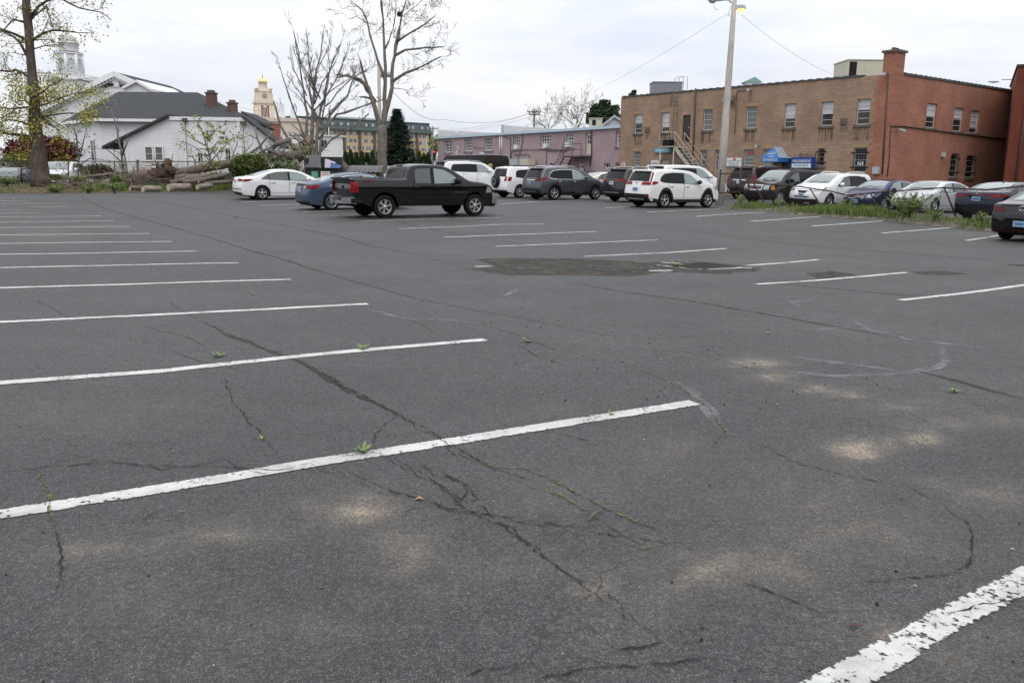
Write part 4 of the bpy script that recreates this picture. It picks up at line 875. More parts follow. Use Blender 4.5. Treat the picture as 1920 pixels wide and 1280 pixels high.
C = make_car('sedan', 'midnight blue sedan with a full-width red light bar, seen from behind the fence', 'car', sedan(paint=DNV, L=4.90, H=1.445, W=1.86, trim=M_CHROME, plate=('rear',.78,M_PLATEB), rgm=M_GLASS_C, tail=[('e',.84,.95,.5,.88,.5,.88,0),('p',[(.03,.85),(.3,.88),(.42,.95),(.08,.97)],0)], rtrim=[(.915,.95,.55,.55,M_RED,.014)], rbump=[(.25,.46,.78,.84,M_BLACK,.012)], badge=[('rear',1.0,0,.08,M_CHROME)], fin=(1.75,1.42)), ('rl', 1812, 406), 57, 49, 'cars behind the rusty chain-link fence')
rear_text(C, 'SONATA', 0, .935, .62, .04, M_CHROME)
C = make_car('sedan', 'black compact sedan at the right edge with a blue plate low in its bumper', 'car', sedan(paint=paint('jet', (.010,.010,.011)), L=4.62, H=1.44, W=1.80, wr=.96, wf=3.66, R=.32, trim=BLK, plate=('rear',.50,M_PLATEB), rgm=M_GLASS_C, tail=[('e',.80,.93,.42,.88,.56,.88,2),('p',[(.03,.80),(.26,.82),(.44,.93),(.08,.95)],2)], rbump=[(.24,.36,.72,.78,M_BLACK,.012),(.30,.33,.86,.88,M_REDD,.014)], rtrim=[(.965,.99,.6,.6,M_BLACK,.016)], badge=[('rear',.90,0,.085,M_CHROME)], spokes=5), ('rl', 1884, 449), 57, 66)
rear_text(C, 'ELANTRA', 0, .775, .72, .045, M_CHROME)
# far left vehicles beyond the embankment
front_car2 = lambda name, label, cat, S, a, s, hd: make_car(name, label, cat, S, a, hd, s, 'vehicles parked by the church hall')
front_car2('van', 'white van facing the lot behind the big maple trunk', 'van', bigsuv(paint=WHT, trim=BLK, L=5.0, H=1.85, wsm=M_GLASS_C), ('fl', 134, 348), 27.5, 168)
front_car2('car', 'faded coral red car behind the brush pile', 'car', sedan(paint=paint('coral', (.62,.16,.12), 0, .5), L=4.3, H=1.55, W=1.72, wsm=M_GLASS_W), ('fl', 303, 347), 25.5, 166)
front_car2('car', 'dark grey car at the left edge beyond the maple', 'car', sedan(paint=GRY, L=4.5, H=1.5, wsm=M_GLASS_W), ('fl', 36, 346), 28.5, 172)
# delivery truck
BRN = pmat('dark_brown_paint', (.016,.013,.011), .45, coat=.3)
base = PS(931, 350, 24.5); t = thing('delivery_truck', 'dark brown parcel delivery truck with gold shield beside the mauve building', 'truck', (base.x, base.y, base.z), 0)
hh = math.radians(-40); t.rotation_euler = (0, 0, math.pi/2-hh); t.location.z = 2.95*-1 + P(931, 291.5, FPX/24.5).z
prof = [(0,.45),(0,2.86),(.08,2.93),(4.9,2.95),(5.25,2.85),(5.5,2.5),(5.75,1.6),(6.3,1.35),(6.4,.5)]
mb = MB(); mb.prism([(x, -1.12, z) for x, z in prof], (0, 2.24, 0)); mb.build('body', BRN, t)
mb = MB(); mb.box(-.01,0,-.9,.9,.9,2.5); mb.build('rear_door', pmat('dark_brown_door', (.012,.010,.009), .4), t)
mb = MB(); mb.box(.0,4.8,-1.10,1.10,2.955,2.99); mb.build('roof', pmat('truck_roof', (.42,.5,.56), .5), t)
mb = MB(); mb.box(5.0,5.4,-1.13,1.13,1.7,2.5); mb.build('window', M_GLASS_T, t)
sh = MB(); shp = [(-.17,.2),(.17,.2),(.18,-.02),(.1,-.16),(0,-.23),(-.1,-.16),(-.18,-.02)]; sh.prism([(-.03, .62+a, 2.12+b) for a, b in shp], (.018, 0, 0)); sho = sh.build('shield_emblem', pmat('gold_print', (.62,.42,.12), .5), t)
text_mesh('emblem_letters', 'ups', BRN, (-.034, .62, 2.10), (0, -1, 0), (0, 0, 1), .24, .14, t, world=False)
for x in (1.1, 5.2):
    for s_ in (1, -1): wheel_parts(t, x, s_*.98, .42, .26, .24, 6, 'wide', '', s_)
for y in (-.95, .95): mb = MB(); mb.box(-.02,0,y-.08,y+.08,.7,.85); mb.build('taillight', M_RED, t)
# ------------------------------------------------------------ buildings
M_BLOCK = brick_mat('tan_block', (.350,.240,.168), (.298,.202,.142), (.24,.168,.122), .42, .205, .012, .22, .15)
M_BRICK = brick_mat('red_brick', (.385,.150,.095), (.285,.104,.064), (.33,.22,.165), .215, .072, .009, .2, .3)
M_BRICKD = brick_mat('dark_red_brick', (.185,.048,.026), (.145,.037,.021), (.13,.065,.045), .215, .072, .008, .25, .3)
M_MAUVE = pmat('mauve_stucco', (.36,.272,.285), .9, 0, .2, var=.13, vscale=.8, bump=.3, bscale=6)
M_STAIN = pmat('sill_stone', (.125,.105,.085), .9, 0, .2, var=.35, vscale=5)
M_LINTEL = pmat('lintel', (.33,.22,.135), .9, 0, .2, var=.1, vscale=3)
M_WFRAME = pmat('window_frame_grey', (.50,.50,.48), .5); M_WWHITE = pmat('window_frame_white', (.70,.71,.72), .5)
M_PANE = pmat('dark_pane', (.028,.030,.030), .05, 0, .5); M_PANEG = pmat('grey_pane', (.14,.15,.15), .08, 0, .5); M_BLIND = pmat('blind', (.50,.50,.52), .7)
M_COPE = pmat('dark_coping', (.055,.062,.065), .7, var=.3, vscale=4); M_ROOFM = pmat('flat_roof', (.12,.12,.12), .9)
M_DOORD = pmat('dark_door', (.028,.026,.026), .5); M_STEEL = pmat('painted_steel', (.42,.385,.32), .7, 0, .3, var=.3, vscale=5)
M_PIPE = pmat('rusty_pipe', (.072,.044,.032), .85, .1, .2, var=.45, vscale=6)
M_BPIPE = pmat('brown_downpipe', (.07,.045,.036), .7, var=.2); M_GREYM = pmat('grey_box_metal', (.40,.43,.46), .5, .1); M_TANM = pmat('tan_metal', (.50,.47,.37), .55)
M_BLUE = pmat('awning_blue', (.022,.155,.45), .5); M_BLUE_SHEEN = pmat('awning_sky_sheen', (.30,.37,.42), .6); M_SIGNB = pmat('sign_blue', (.018,.055,.26), .45); M_SIGNW = pmat('sign_white', (.66,.68,.68), .5); M_SIGNL = pmat('sign_sky_blue', (.18,.42,.55), .5)
M_INK = pmat('sign_ink_blue', (.04,.12,.32), .5); M_INKR = pmat('sign_ink_red', (.52,.06,.07), .5); M_INKD = pmat('sign_ink_grey', (.16,.18,.24), .5)
M_SHING = pmat('asphalt_shingle', (.050,.053,.056), .92, 0, .2, var=.28, vscale=7, bump=.8, bscale=14)
M_SIDING = siding_mat('white_clapboard', (.70,.71,.72)); M_TRIM = pmat('white_trim', (.74,.75,.75), .5); M_STUCW = pmat('white_stucco', (.72,.72,.70), .9, 0, .2, var=.05, vscale=1.5)
def window_unit(F, par, r, rows=4, cols=1, frame=M_WFRAME, pane=M_PANE, blind=0.0, depth=.14, fw=.055, sill=True, lintel=None, silld=M_STAIN, name='window', mun=.03, lower=None, bars=False):
    u0, u1, z0, z1 = r; mb = MB(); d = -depth
    for a, b, c, e in ((u0,u0+fw,z0,z1),(u1-fw,u1,z0,z1),(u0+fw,u1-fw,z0,z0+fw),(u0+fw,u1-fw,z1-fw,z1)): F.fbox(mb, a, b, c, e, d, d+.05)
    for k in range(1, rows): z = z0+(z1-z0)*k/rows; F.fbox(mb, u0+fw, u1-fw, z-mun/2, z+mun/2, d, d+.042)
    for k in range(1, cols): u = u0+(u1-u0)*k/cols; F.fbox(mb, u-mun/2, u+mun/2, z0+fw, z1-fw, d, d+.046)
    wn = mb.build(name, frame, par, True)
    mb = MB(); zb = z1-(z1-z0)*blind
    F.fbox(mb, u0+.01, u1-.01, z0+.01, zb, d-.02, d+.012)
    mb.build('pane', pane, wn, False) if False else None
    po = mb.build('pane', pane, par, True); po.parent = wn
    if blind:
        mb = MB(); F.fbox(mb, u0+.01, u1-.01, zb, z1-.01, d-.02, d+.014); b_ = mb.build('blind', M_BLIND, par, True); b_.parent = wn
    if sill:
        mb = MB(); F.fbox(mb, u0-.12, u1+.12, z0-.17, z0-.005, -.02, .075); s_ = mb.build('sill', silld, par, True); s_.parent = wn
    if lintel:
        mb = MB(); F.fbox(mb, u0-.16, u1+.16, z1+.004, z1+.2, -.01, .004); s_ = mb.build('lintel', lintel, par, True); s_.parent = wn
    if bars:
        mb = MB()
        for q in (.2, .8): z = z0+(z1-z0)*q; F.fbox(mb, u0-.16, u1+.16, z-.03, z+.03, .03, .06)
        for k in range(5): u = u0+(u1-u0)*(k+.5)/5; F.fbox(mb, u-.012, u+.012, z0+.05, z1-.05, .03, .05)
        s_ = mb.build('security_bars', M_BLACK, par, True); s_.parent = wn
    return wn
def stain(F, par, r, ln=.7):
    u0, u1, z0, z1 = r
def XY(px, py, d): q = P(px, py, d); return (q.x, q.y)
# ---- tan block and red brick building
A = XY(1672, 200, 50); Bf = XY(1165.5, 250, 67.5); Cr = XY(1900, 250, 60.5)
F1 = Facade(Bf, A); F2 = Facade(A, Cr)
zg = -.3
zt_l = F1.uv(1166.5, 182.5)[1]; zt_r = F1.uv(1650, 142)[1]; ZT = (zt_l+zt_r)/2
bld = thing('block_building', 'two-storey tan block building with a red brick side and corner chimney', 'building', (A[0], A[1], 0))
UPW = [(1189.5,214.5,1204,250,.45),(1240,210.5,1255.5,247.5,.75),(1318,205,1335.5,244.5,0),(1399,199.5,1417.5,241,.0),(1470.5,194.5,1491,239,.62),(1539.4,190.8,1561.8,236,.5),(1606,186,1630.8,233.6,.42)]
LOW = [(1187.5,284,1201,311,0),(1276,281,1290,318,0),(1312,281,1325.5,318,0),(1339.5,281,1349,320,0),(1394.5,280,1413,311,0),(1429.5,279,1449,319,0),(1533.7,278,1545.3,311,0),(1599.7,277,1624.4,322.6,0)]
DRS = [(1279.5,216,1294,266),(1239,300,1253,332),(1465,296,1489,332)]
up = [F1.rect(*q[:4]) for q in UPW]; lo_ = [F1.rect(*q[:4]) for q in LOW]; dr_ = [F1.rect(*q) for q in DRS]
ubr = F1.uv(1645, 180)[0]-.02
mb = MB(); F1.wall(mb, 0, ubr, zg, ZT, [h for h in up+lo_+dr_], .16, 0); wallo = mb.build('wall', M_BLOCK, bld, True)
mb = MB(); F1.wall(mb, ubr, F1.len, zg, ZT, [], .16, 0)
for k in range(int((ZT-zg)/.41)):                                     # toothed joint between brick and block
    z = zg+k*.41; F1.fbox(mb, ubr-.22, ubr+.02, z, z+.205, -.01, .004)
RSW = [(1737,194,1756,240,.55),(1788,202,1806,246.7,.45),(1819,206.6,1836,250,.8)]; RLW = [(1781.6,287.8,1796.8,332,0),(1811.5,291,1828,333,0)]
ru = [F2.rect(*q[:4]) for q in RSW]; rl = [F2.rect(*q[:4]) for q in RLW]
F2.wall(mb, 0, F2.len, zg, ZT, ru+rl, .16, 0)
mb.build('brick_wall', M_BRICK, bld, True)
for q, r in zip(UPW, up): window_unit(F1, bld, r, 4, 1, M_WFRAME, M_PANE if q[4] else M_PANEG, q[4], .16, lintel=M_LINTEL)
for i, (q, r) in enumerate(zip(LOW, lo_)): window_unit(F1, bld, r, 4, 1, M_WFRAME, M_PANE if i in (6, 7) else M_PANEG, 0, .16, lintel=M_LINTEL, sill=i in (0, 4, 6), bars=i in (6, 7))
for q, r in zip(RSW, ru): window_unit(F2, bld, r, 4, 1, M_WFRAME, M_PANE, q[4], .16, sill=True)
for q, r in zip(RLW, rl): window_unit(F2, bld, r, 4, 1, M_WFRAME, M_PANE, 0, .16, sill=True, bars=True)
for i, r in enumerate(dr_):
    mb = MB(); F1.fbox(mb, r[0]+.02, r[1]-.02, r[2], r[3]-.02, -.16, -.10); d_ = mb.build('door', [M_DOORD, M_TANM, M_DOORD][i], bld, True)
    if i:
        mb = MB(); F1.fbox(mb, r[0]+.2, r[1]-.2, r[2]+1.0, r[3]-.25, -.10, -.095); g_ = mb.build('glass', M_PANE, bld, True); g_.parent = d_
    mb = MB(); F1.fbox(mb, r[1]-.2, r[1]-.13, r[2]+1.0, r[2]+1.08, -.10, -.04); g_ = mb.build('handle', M_STEEL, bld, True); g_.parent = d_
M_STREAK = pmat('water_streak', (.085,.066,.05), .95, 0, .1)
def streak_mat():
    m = pmat('sill_streak', (.10,.075,.055), .95, 0, .1); nt = m.node_tree; b = nt.nodes['Principled BSDF']
    uv = nt.nodes.new('ShaderNodeUVMap'); uv.uv_map = 'UVMap'; mpn = nt.nodes.new('ShaderNodeMapping'); mpn.inputs['Scale'].default_value = (9, .6, 1); nt.links.new(uv.outputs[0], mpn.inputs[0])
    n = nt.nodes.new('ShaderNodeTexNoise'); n.inputs['Scale'].default_value = 1; n.inputs['Detail'].default_value = 5; nt.links.new(mpn.outputs[0], n.inputs['Vector'])
    r = nt.nodes.new('ShaderNodeValToRGB'); nt.links.new(n.outputs['Fac'], r.inputs[0]); r.color_ramp.elements[0].position = .42; r.color_ramp.elements[1].position = .75; r.color_ramp.elements[1].color = (.8, .8, .8, 1)
    nt.links.new(r.outputs[0], b.inputs['Alpha']); return m
M_STREAK = streak_mat()
for (u0, u1, z0, z1) in up:
    mb = MB(); q = [(u0-.12, z0-.95), (u1+.12, z0-.95), (u1+.12, z0-.17), (u0-.12, z0-.17)]; mb.add([F1.pt(a, b, .006) for a, b in q], [(0,1,2,3)], 0, False, q); mb.build('wall_streak', M_STREAK, bld, True)
for (a, b, c, d) in ((1209,247,1219,262),(1575,233,1589,248),(1256,177,1270,200),(1404,170,1410,190),(1488,287,1531,296)):  # last rect is a dark streaky patch above the insurance sign
    mb = MB(); u0, u1, z0, z1 = F1.rect(a, b, c, d); q = [(u0, z0), (u1, z0), (u1, z1), (u0, z1)]; mb.add([F1.pt(x, y, .006) for x, y in q], [(0,1,2,3)], 0, False, q); mb.build('wall_streak', M_STREAK, bld, True)
mb = MB(); F1.fbox(mb, -.05, F1.len-2.0, ZT, ZT+.09, -.35, .06)
k = 0.0
while k < F1.len-2.2: F1.fbox(mb, k, k+.28, ZT+.092, ZT+.13, -.32, .04); k += .62
mb.build('coping', M_COPE, bld, True)
mb = MB(); F2.fbox(mb, 1.1, F2.len, ZT, ZT+.09, -.35, .06); k = 1.1
while k < F2.len-.3: F2.fbox(mb, k, k+.30, ZT+.092, ZT+.16, -.32, .04); k += .62
mb.build('coping', M_COPE, bld, True)
bc = F1.pt(0, 0, -14); e2 = F2.pt(F2.len, 0)
mb = MB(); mb.add([F1.pt(0, ZT-.4, -.1), F1.pt(F1.len-.1, ZT-.4, -.1), F2.pt(F2.len, ZT-.4, -.1), Vector((F1.pt(0,0).x+e2.x-A[0], F1.pt(0,0).y+e2.y-A[1], ZT-.4))], [(0,1,2,3)]); mb.build('roof', M_ROOFM, bld, True)
mb = MB(); F3 = Facade((F1.pt(0,0).x+e2.x-A[0], F1.pt(0,0).y+e2.y-A[1]), Bf); F3.fbox(mb, 0, F3.len-.01, zg, ZT, -.2, 0); mb.build('rear_wall', M_BLOCK, bld, True)
zc = P(1668, 100, 50).z; u0, u1 = F1.uv(1656, 120)[0], F1.len
mb = MB(); F1.fbox(mb, u0, u1+.02, zg, zc, -1.0, .035); F1.fbox(mb, u0-.1, u1+.12, zc, zc+.14, -1.1, .13, 1); F1.fbox(mb, u0+.35, u1-.3, zc+.142, zc+.3, -.8, -.15, 1); ch = mb.build('chimney', [M_BRICK, M_STAIN], bld, True)
def on1(name, r, o0, o1, m, par=bld, F=F1):
    mb = MB(); u0, u1, z0, z1 = F.rect(*r); F.fbox(mb, u0, u1, z0, z1, o0, o1); return mb.build(name, m, par, True)
def tubeon(name, pts, rad, m, o=.05, F=F1, par=bld):
    mb = MB(); mb.tube([F.pt(*F.uv(*p), o) for p in pts], rad, 6); return mb.build(name, m, par, True)
tubeon('downpipe', [(1305,166),(1299,320)], .06, M_BPIPE); tubeon('conduit', [(1666,138),(1655,326)], .05, M_BPIPE)
tubeon('conduit', [(1376,190),(1381,205),(1378,252)], .025, M_STAIN); tubeon('conduit', [(1405,168),(1383,171),(1381,190)], .025, M_STAIN)
tubeon('cable_run', [(1668,237),(1690,236.5),(1740,243),(1800,251),(1887,261.5)], .045, M_BPIPE, .05, F2); tubeon('conduit', [(1669,237),(1666,300),(1662,331)], .035, M_BPIPE, .05, F2)
on1('vent', (1210,239,1218,248), -.05, .06, M_STAIN); on1('vent', (1576,222,1588,233.5), -.05, .06, M_STAIN); on1('electrical_box', (1639,313,1651,326), 0, .25, M_GREYM)
on1('wall_lamp', (1764.5,286,1769,294), 0, .15, M_TANM, bld, F2)
def cam_unit(px, py, F):
    u, z = F.uv(px, py); mb = MB(); mb.bar(F.pt(u, z, 0), F.pt(u, z, .25), .06, .06); mb.bar(F.pt(u-.1, z-.02, .22), F.pt(u+.16, z-.12, .45), .11, .11); return mb.build('security_camera', M_GREYM, bld, True)
cam_unit(1407, 168, F1); cam_unit(1662, 138, F1); cam_unit(1682, 242, F2); cam_unit(1422.5, 273, F1); cam_unit(1243.5, 294, F1)
u, z = F1.uv(1373, 184); mb = MB(); mb.hexa([F1.pt(u-.35,z-.2,.2), F1.pt(u+.3,z-.2,.2), F1.pt(u+.3,z-.25,.75), F1.pt(u-.35,z-.25,.75)], [F1.pt(u-.3,z+.2,.15), F1.pt(u+.25,z+.2,.15), F1.pt(u+.25,z+.08,.6), F1.pt(u-.3,z+.08,.6)]); mb.bar(F1.pt(u+.2,z-.3,.02), F1.pt(u,z-.1,.3), .07, .07); mb.build('floodlight', pmat('grey_floodlight', (.16,.17,.16), .5), bld, True)
# roof ladder
lad = thing('roof_ladder', 'thin tan metal ladder fixed to the block wall up to the roof', 'ladder', F1.pt(*F1.uv(1267, 266), .2))
mb = MB()
for a, b in ((1263.5, 1265.5), (1270.5, 1273)):
    ub, zb = F1.uv(a, 264); uc, zc2 = F1.uv(b-1, 151); ut, zt = F1.uv(b, 150)
    mb.tube([F1.pt(ub, zb, .2), F1.pt(ub, ZT+1.05, .2), F1.pt(ub+.1, ZT+1.15, .1), F1.pt(ub+.25, ZT+1.15, -.5), F1.pt(ub+.25, ZT+.1, -.5)], .022, 6)
mb.build('rails', M_STEEL, lad, True)
u0, zb = F1.uv(1263.5, 264); u1 = F1.uv(1270.5, 264)[0]; mb = MB(); z = zb+.3
while z < ZT+.9: mb.tube([F1.pt(u0, z, .2), F1.pt(u1, z, .2)], .014, 5); z += .3
mb.build('rungs', M_STEEL, lad, True)
# stairs
st = thing('metal_stairs', 'beige steel staircase with pipe railings up the tan block wall', 'stairs', F1.pt(F1.uv(1300, 300)[0], 0, .8))
ul, zl = F1.uv(1254, 274); ur, _ = F1.uv(1283, 274); uend, _ = F1.uv(1352, 330); zl -= .05
mb = MB(); F1.fbox(mb, ul, ur, zl-.08, zl, .03, 1.15); mb.build('landing', M_STEEL, st, True)
mb = MB(); zb = gz(*F1.pt(uend, 0, .8).xy)
for o in (.12, 1.08): mb.bar(F1.pt(ur, zl-.12, o), F1.pt(uend, zb, o), .05, .26)
mb.build('stringer', M_STEEL, st, True)
mb = MB(); n = 15
for k in range(n): t_ = (k+.5)/n; uu = ur+(uend-ur)*t_; zz = zl+(zb-zl)*t_; F1.fbox(mb, uu-.15, uu+.15, zz-.02, zz+.02, .15, 1.05)
mb.build('treads', M_STEEL, st, True)
mb = MB()
for o in (.06, 1.12):
    for h_ in (.5, 1.0):
        if o > 1: mb.tube([F1.pt(ul, zl+h_, o), F1.pt(ur, zl+h_, o), F1.pt(uend, zb+h_, o)], .024, 6)
        else: mb.tube([F1.pt(ur, zl+h_, o), F1.pt(uend, zb+h_, o)], .024, 6)
    for t_ in (0, .25, .5, .75, 1): uu = ur+(uend-ur)*t_; zz = zl+(zb-zl)*t_; mb.tube([F1.pt(uu, zz, o), F1.pt(uu, zz+1.0, o)], .022, 6)
for o in (.06, 1.12): mb.tube([F1.pt(ul, zl, o), F1.pt(ul, zl+1.0, o)], .024, 6)
for h_ in (.5, 1.0): mb.tube([F1.pt(ul, zl+h_, .06), F1.pt(ul, zl+h_, 1.12)], .024, 6)
mb.build('railing', M_STEEL, st, True)
mb = MB()
for uu in (ul+.1, ur-.1): mb.tube([F1.pt(uu, zl-.1, 1.05), F1.pt(uu, gz(*F1.pt(uu, 0, 1.05).xy), 1.05)], .05, 6)
mb.build('post', M_STEEL, st, True)
ab = F1.pt(ul+.55, zl, .6); t = thing('black_bin', 'small black bin on the stair landing beside the upstairs door', 'bin', ab); mb = MB(); F1.fbox(mb, ul+.15, ul+.85, zl+.01, zl+.6, .35, .9); mb.build('bin_body', M_BLACK, t, True)
# signs and awning
def sign(name, label, r, m, off=.03, th=.05, border=None):
    u0, u1, z0, z1 = F1.rect(*r); c = F1.pt((u0+u1)/2, z0, off); t = thing(name, label, 'sign', c)
    mb = MB(); F1.fbox(mb, u0, u1, z0, z1, off, off+th); mb.build('panel', border or m, t, True)
    if border: mb = MB(); F1.fbox(mb, u0+.06, u1-.06, z0+.06, z1-.06, off+th, off+th+.012); mb.build('face', m, t, True)
    return t, u0, u1, z0, z1, off+th+(.012 if border else 0)
def stext(t, body, u, z, o, wd, hg, m, shear=0, F=F1): return text_mesh('lettering', body, m, F.pt(u, z, o+.006), F.d, (0,0,1), wd, hg, t, shear)
t, u0, u1, z0, z1, o = sign('wall_sign', 'white florist sign with phone number and red flower beside the pole', (1362,295.5,1392,312.5), M_SIGNW, .03, .05, M_GREYM); W_ = u1-u0; H_ = z1-z0; um = (u0+u1)/2
stext(t, 'HAMDEN FLORIST', um, z0+H_*.60, o, W_*.88, H_*.17, M_INKD); stext(t, '203-288-7272', um, z0+H_*.33, o, W_*.68, H_*.17, M_INKD)
mb = MB(); mb.ball(F1.pt(um+.05*W_, z0+H_*.84, o+.01), .09, .09, .1, 10, 6); mb.bar(F1.pt(um+.05*W_, z0+H_*.84, o+.01), F1.pt(um+.02*W_, z0+H_*.68, o+.01), .02, .02); mb.build('flower_logo', M_INKR, t, True); mb = MB(); F1.fbox(mb, um-.25*W_, um+.25*W_, z0+H_*.14, z0+H_*.17, o, o+.008); mb.build('lettering', M_INKD, t, True)
t, u0, u1, z0, z1, o = sign('wall_sign', 'light blue sign board above the beige entrance door', (1229,277.5,1261,287), M_SIGNL, .03, .1, M_INKD); W_ = u1-u0; H_ = z1-z0
mb = MB(); 
for k in range(7): F1.fbox(mb, u0+W_*(.1+.11*k), u0+W_*(.1+.11*k+.08), z0+H_*.4, z0+H_*(.6+.05*(k % 2)), o, o+.006)
mb.build('lettering', pmat('pale_blue_letters', (.34,.55,.66), .5), t, True)
t, u0, u1, z0, z1, o = sign('wall_sign', 'small white notice board with grey lines left of the entrance door', (1222,301,1236,314), M_SIGNW); W_ = u1-u0; H_ = z1-z0
mb = MB()
for k, q in enumerate((.62, .45, .28)): F1.fbox(mb, u0+W_*.1, u1-W_*.1, z0+H_*q, z0+H_*(q+.09), o, o+.006)
mb.build('lettering', M_INKD, t, True); mb = MB(); F1.fbox(mb, u0+.02, u1-.02, z0+.02, z0+H_*.16, o, o+.008); mb.build('stripe', M_SIGNL, t, True)
t, u0, u1, z0, z1, o = sign('wall_sign', 'small white sign with red lettering at the far corner of the tan building', (1167,305,1173,314), M_SIGNW); W_ = u1-u0; H_ = z1-z0
mb = MB()
for q in (.7, .5, .22): F1.fbox(mb, u0+W_*.15, u1-W_*.15, z0+H_*q, z0+H_*(q+.13), o, o+.006)
mb.build('lettering', M_INKR, t, True)
t, u0, u1, z0, z1, o = sign('shop_sign', 'blue and white insurance sign mounted beside the blue awning', (1489,295,1529.5,319), M_SIGNB, .05, .35, M_SIGNB); W_ = u1-u0; H_ = z1-z0; um = (u0+u1)/2
mb = MB(); F1.fbox(mb, u0+.1, u1-.1, z0+.1, z0+H_*.50, o, o+.006); mb.build('white_panel', M_SIGNW, t, True)
stext(t, 'PROGRESSIVE', um, z0+H_*.70, o, W_*.84, H_*.20, M_SIGNW, .25); stext(t, 'A-AAABLE', um, z0+H_*.37, o+.006, W_*.64, H_*.15, M_INK); stext(t, 'Auto Insurance', um, z0+H_*.17, o+.006, W_*.76, H_*.14, M_INK)
uA0, zA0 = F1.uv(1446, 301); uA1, _ = F1.uv(1479, 301); zA0 -= .12; zap = F1.uv(1467, 272)[1]-.15; D_ = 1.15; um = (uA0+uA1)/2
t = thing('awning', 'blue gabled entrance awning with white lettering and paler sky-sheen top', 'awning', F1.pt(um, zA0, .5))
mb = MB(); mb.add([F1.pt(uA0, zA0+.28, D_), F1.pt(uA1, zA0+.28, D_), F1.pt(um+.1, zap, D_-.25)], [(0,1,2)]); F1.fbox(mb, uA0, uA1, zA0, zA0+.28, D_-.04, D_); F1.fbox(mb, uA1-.04, uA1, zA0, zA0+.28, .02, D_-.04); F1.fbox(mb, uA0, uA0+.04, zA0, zA0+.28, .02, D_-.04); mb.build('front', M_BLUE, t, True)
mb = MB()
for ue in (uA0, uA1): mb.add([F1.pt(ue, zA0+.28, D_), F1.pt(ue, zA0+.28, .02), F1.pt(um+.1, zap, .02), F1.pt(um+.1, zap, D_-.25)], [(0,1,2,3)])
mb.build('canopy', M_BLUE_SHEEN, t, True)  # slopes are the same blue fabric; sky sheen put into the paler colour
aw = uA1-uA0; stext(t, 'ENTRANCE', um, zA0+.14, D_, aw*.80, .17, M_SIGNW); stext(t, 'A-AAABLE', um+.05, zA0+.28+(zap-zA0)*.28, D_-.08, aw*.50, .22, M_SIGNW, .2); stext(t, 'AUTO', um+.1, zA0+.28+(zap-zA0)*.12, D_-.02, aw*.18, .08, M_SIGNW); stext(t, 'INSURANCE', um+.1, zA0+.28+(zap-zA0)*.04, D_, aw*.32, .07, M_SIGNW)
u0, u1, z0, z1 = F1.rect(1606, 303, 1617, 309.5); t = thing('window_notice', 'small white paper with an emblem taped inside the barred window', 'sign', F1.pt(u0, z0, -.08)); mb = MB(); F1.fbox(mb, u0, u1, z0, z1, -.115, -.11); mb.build('paper', M_SIGNW, t, True); mb = MB(); F1.fbox(mb, u0+.1, u1-.1, z0+.12, z0+.2, -.11, -.107); F1.fbox(mb, u0+.14, u1-.14, z0+.25, z0+.33, -.11, -.107); mb.build('print', M_INKD, t, True)
u0, u1, z0, z1 = F1.rect(1400, 285, 1411, 288.5); t = thing('neon_sign', 'red glowing open sign inside a ground floor window', 'sign', F1.pt(u0, z0, -.1)); mb = MB(); F1.fbox(mb, u0, u1, z0, z1, -.14, -.11); mb.build('tubes', pmat('red_sign_tube', (.45,.05,.05), .5), t, True)
# roof units
def roofbox(name, label, r, d, m, depth=2.5, off=-3.0, dark=None, zb=None):
    q0 = P(r[0], r[3], d); q1 = P(r[2], r[3], d); zt = P((r[0]+r[2])/2, r[1], d).z; zb = ZT-.4 if zb is None else zb; Fr = Facade((q0.x, q0.y), (q1.x, q1.y)); t = thing(name, label, 'roof unit', (q0.x, q0.y, zb))
    mb = MB(); Fr.fbox(mb, 0, Fr.len, zb, zt, -depth, 0); mb.build('casing', m, t, True); mb = MB(); Fr.fbox(mb, -.05, Fr.len+.05, zt, zt+.06, -depth-.05, .05); mb.build('lid', m, t, True)
    if dark: mb = MB(); Fr.fbox(mb, Fr.len*.05, Fr.len*dark, ZT-.2, zt-.1, 0, .02); mb.build('vent_opening', M_BLACK, t, True); mb = MB(); Fr.fbox(mb, Fr.len*.5, Fr.len*.95, ZT, zt-.3, 0, .015); mb.build('access_panel', m, t, True)
    return t, Fr, zt
roofbox('air_conditioner', 'grey box air conditioner on the roof behind the ladder', (1224.5,155,1279,176), 72, pmat('grey_hvac', (.20,.20,.225), .6), 2.0)
roofbox('air_conditioner', 'beige air conditioner with dark vent beside the brick chimney', (1588,114,1653,142), 56, M_TANM, 2.5, dark=.26)
t, Fr, zt = roofbox('roof_vent', 'little white roof vent with a green gable lid', (1399,156,1424,160), 63, M_SIGNW, 1.0)
mb = MB(); mb.prism([Fr.pt(-.2, zt+.06, .1), Fr.pt(Fr.len+.2, zt+.06, .1), Fr.pt(Fr.len*.6, zt+.45, .1)], -Fr.n*1.2); mb.build('gable_lid', pmat('green_copper', (.22,.36,.32), .7), t, True)
# ---- dark brick building at the right edge
q = XY(1893, 250, 53); F4 = Facade(q, (q[0]+10, q[1]-5.5)); zt4 = P(1904, 128, 53).z
b4 = thing('brick_building', 'dark red brick building cut off by the right edge of the picture', 'building', (q[0], q[1], 0))
mb = MB(); F4.fbox(mb, 0, F4.len, zg, zt4, -14, 0); mb.build('wall', M_BRICKD, b4, True); mb = MB(); F4.fbox(mb, -.08, F4.len, zt4, zt4+.12, -14, .08); mb.build('coping', M_COPE, b4, True)
mb = MB(); mb.tube([F4.pt(.75, zt4-.8, .08), F4.pt(.65, zg, .08)], .07, 8); F4.fbox(mb, .55, .95, zt4-.8, zt4-.4, .002, .25); mb.build('downpipe', M_BPIPE, b4, True)
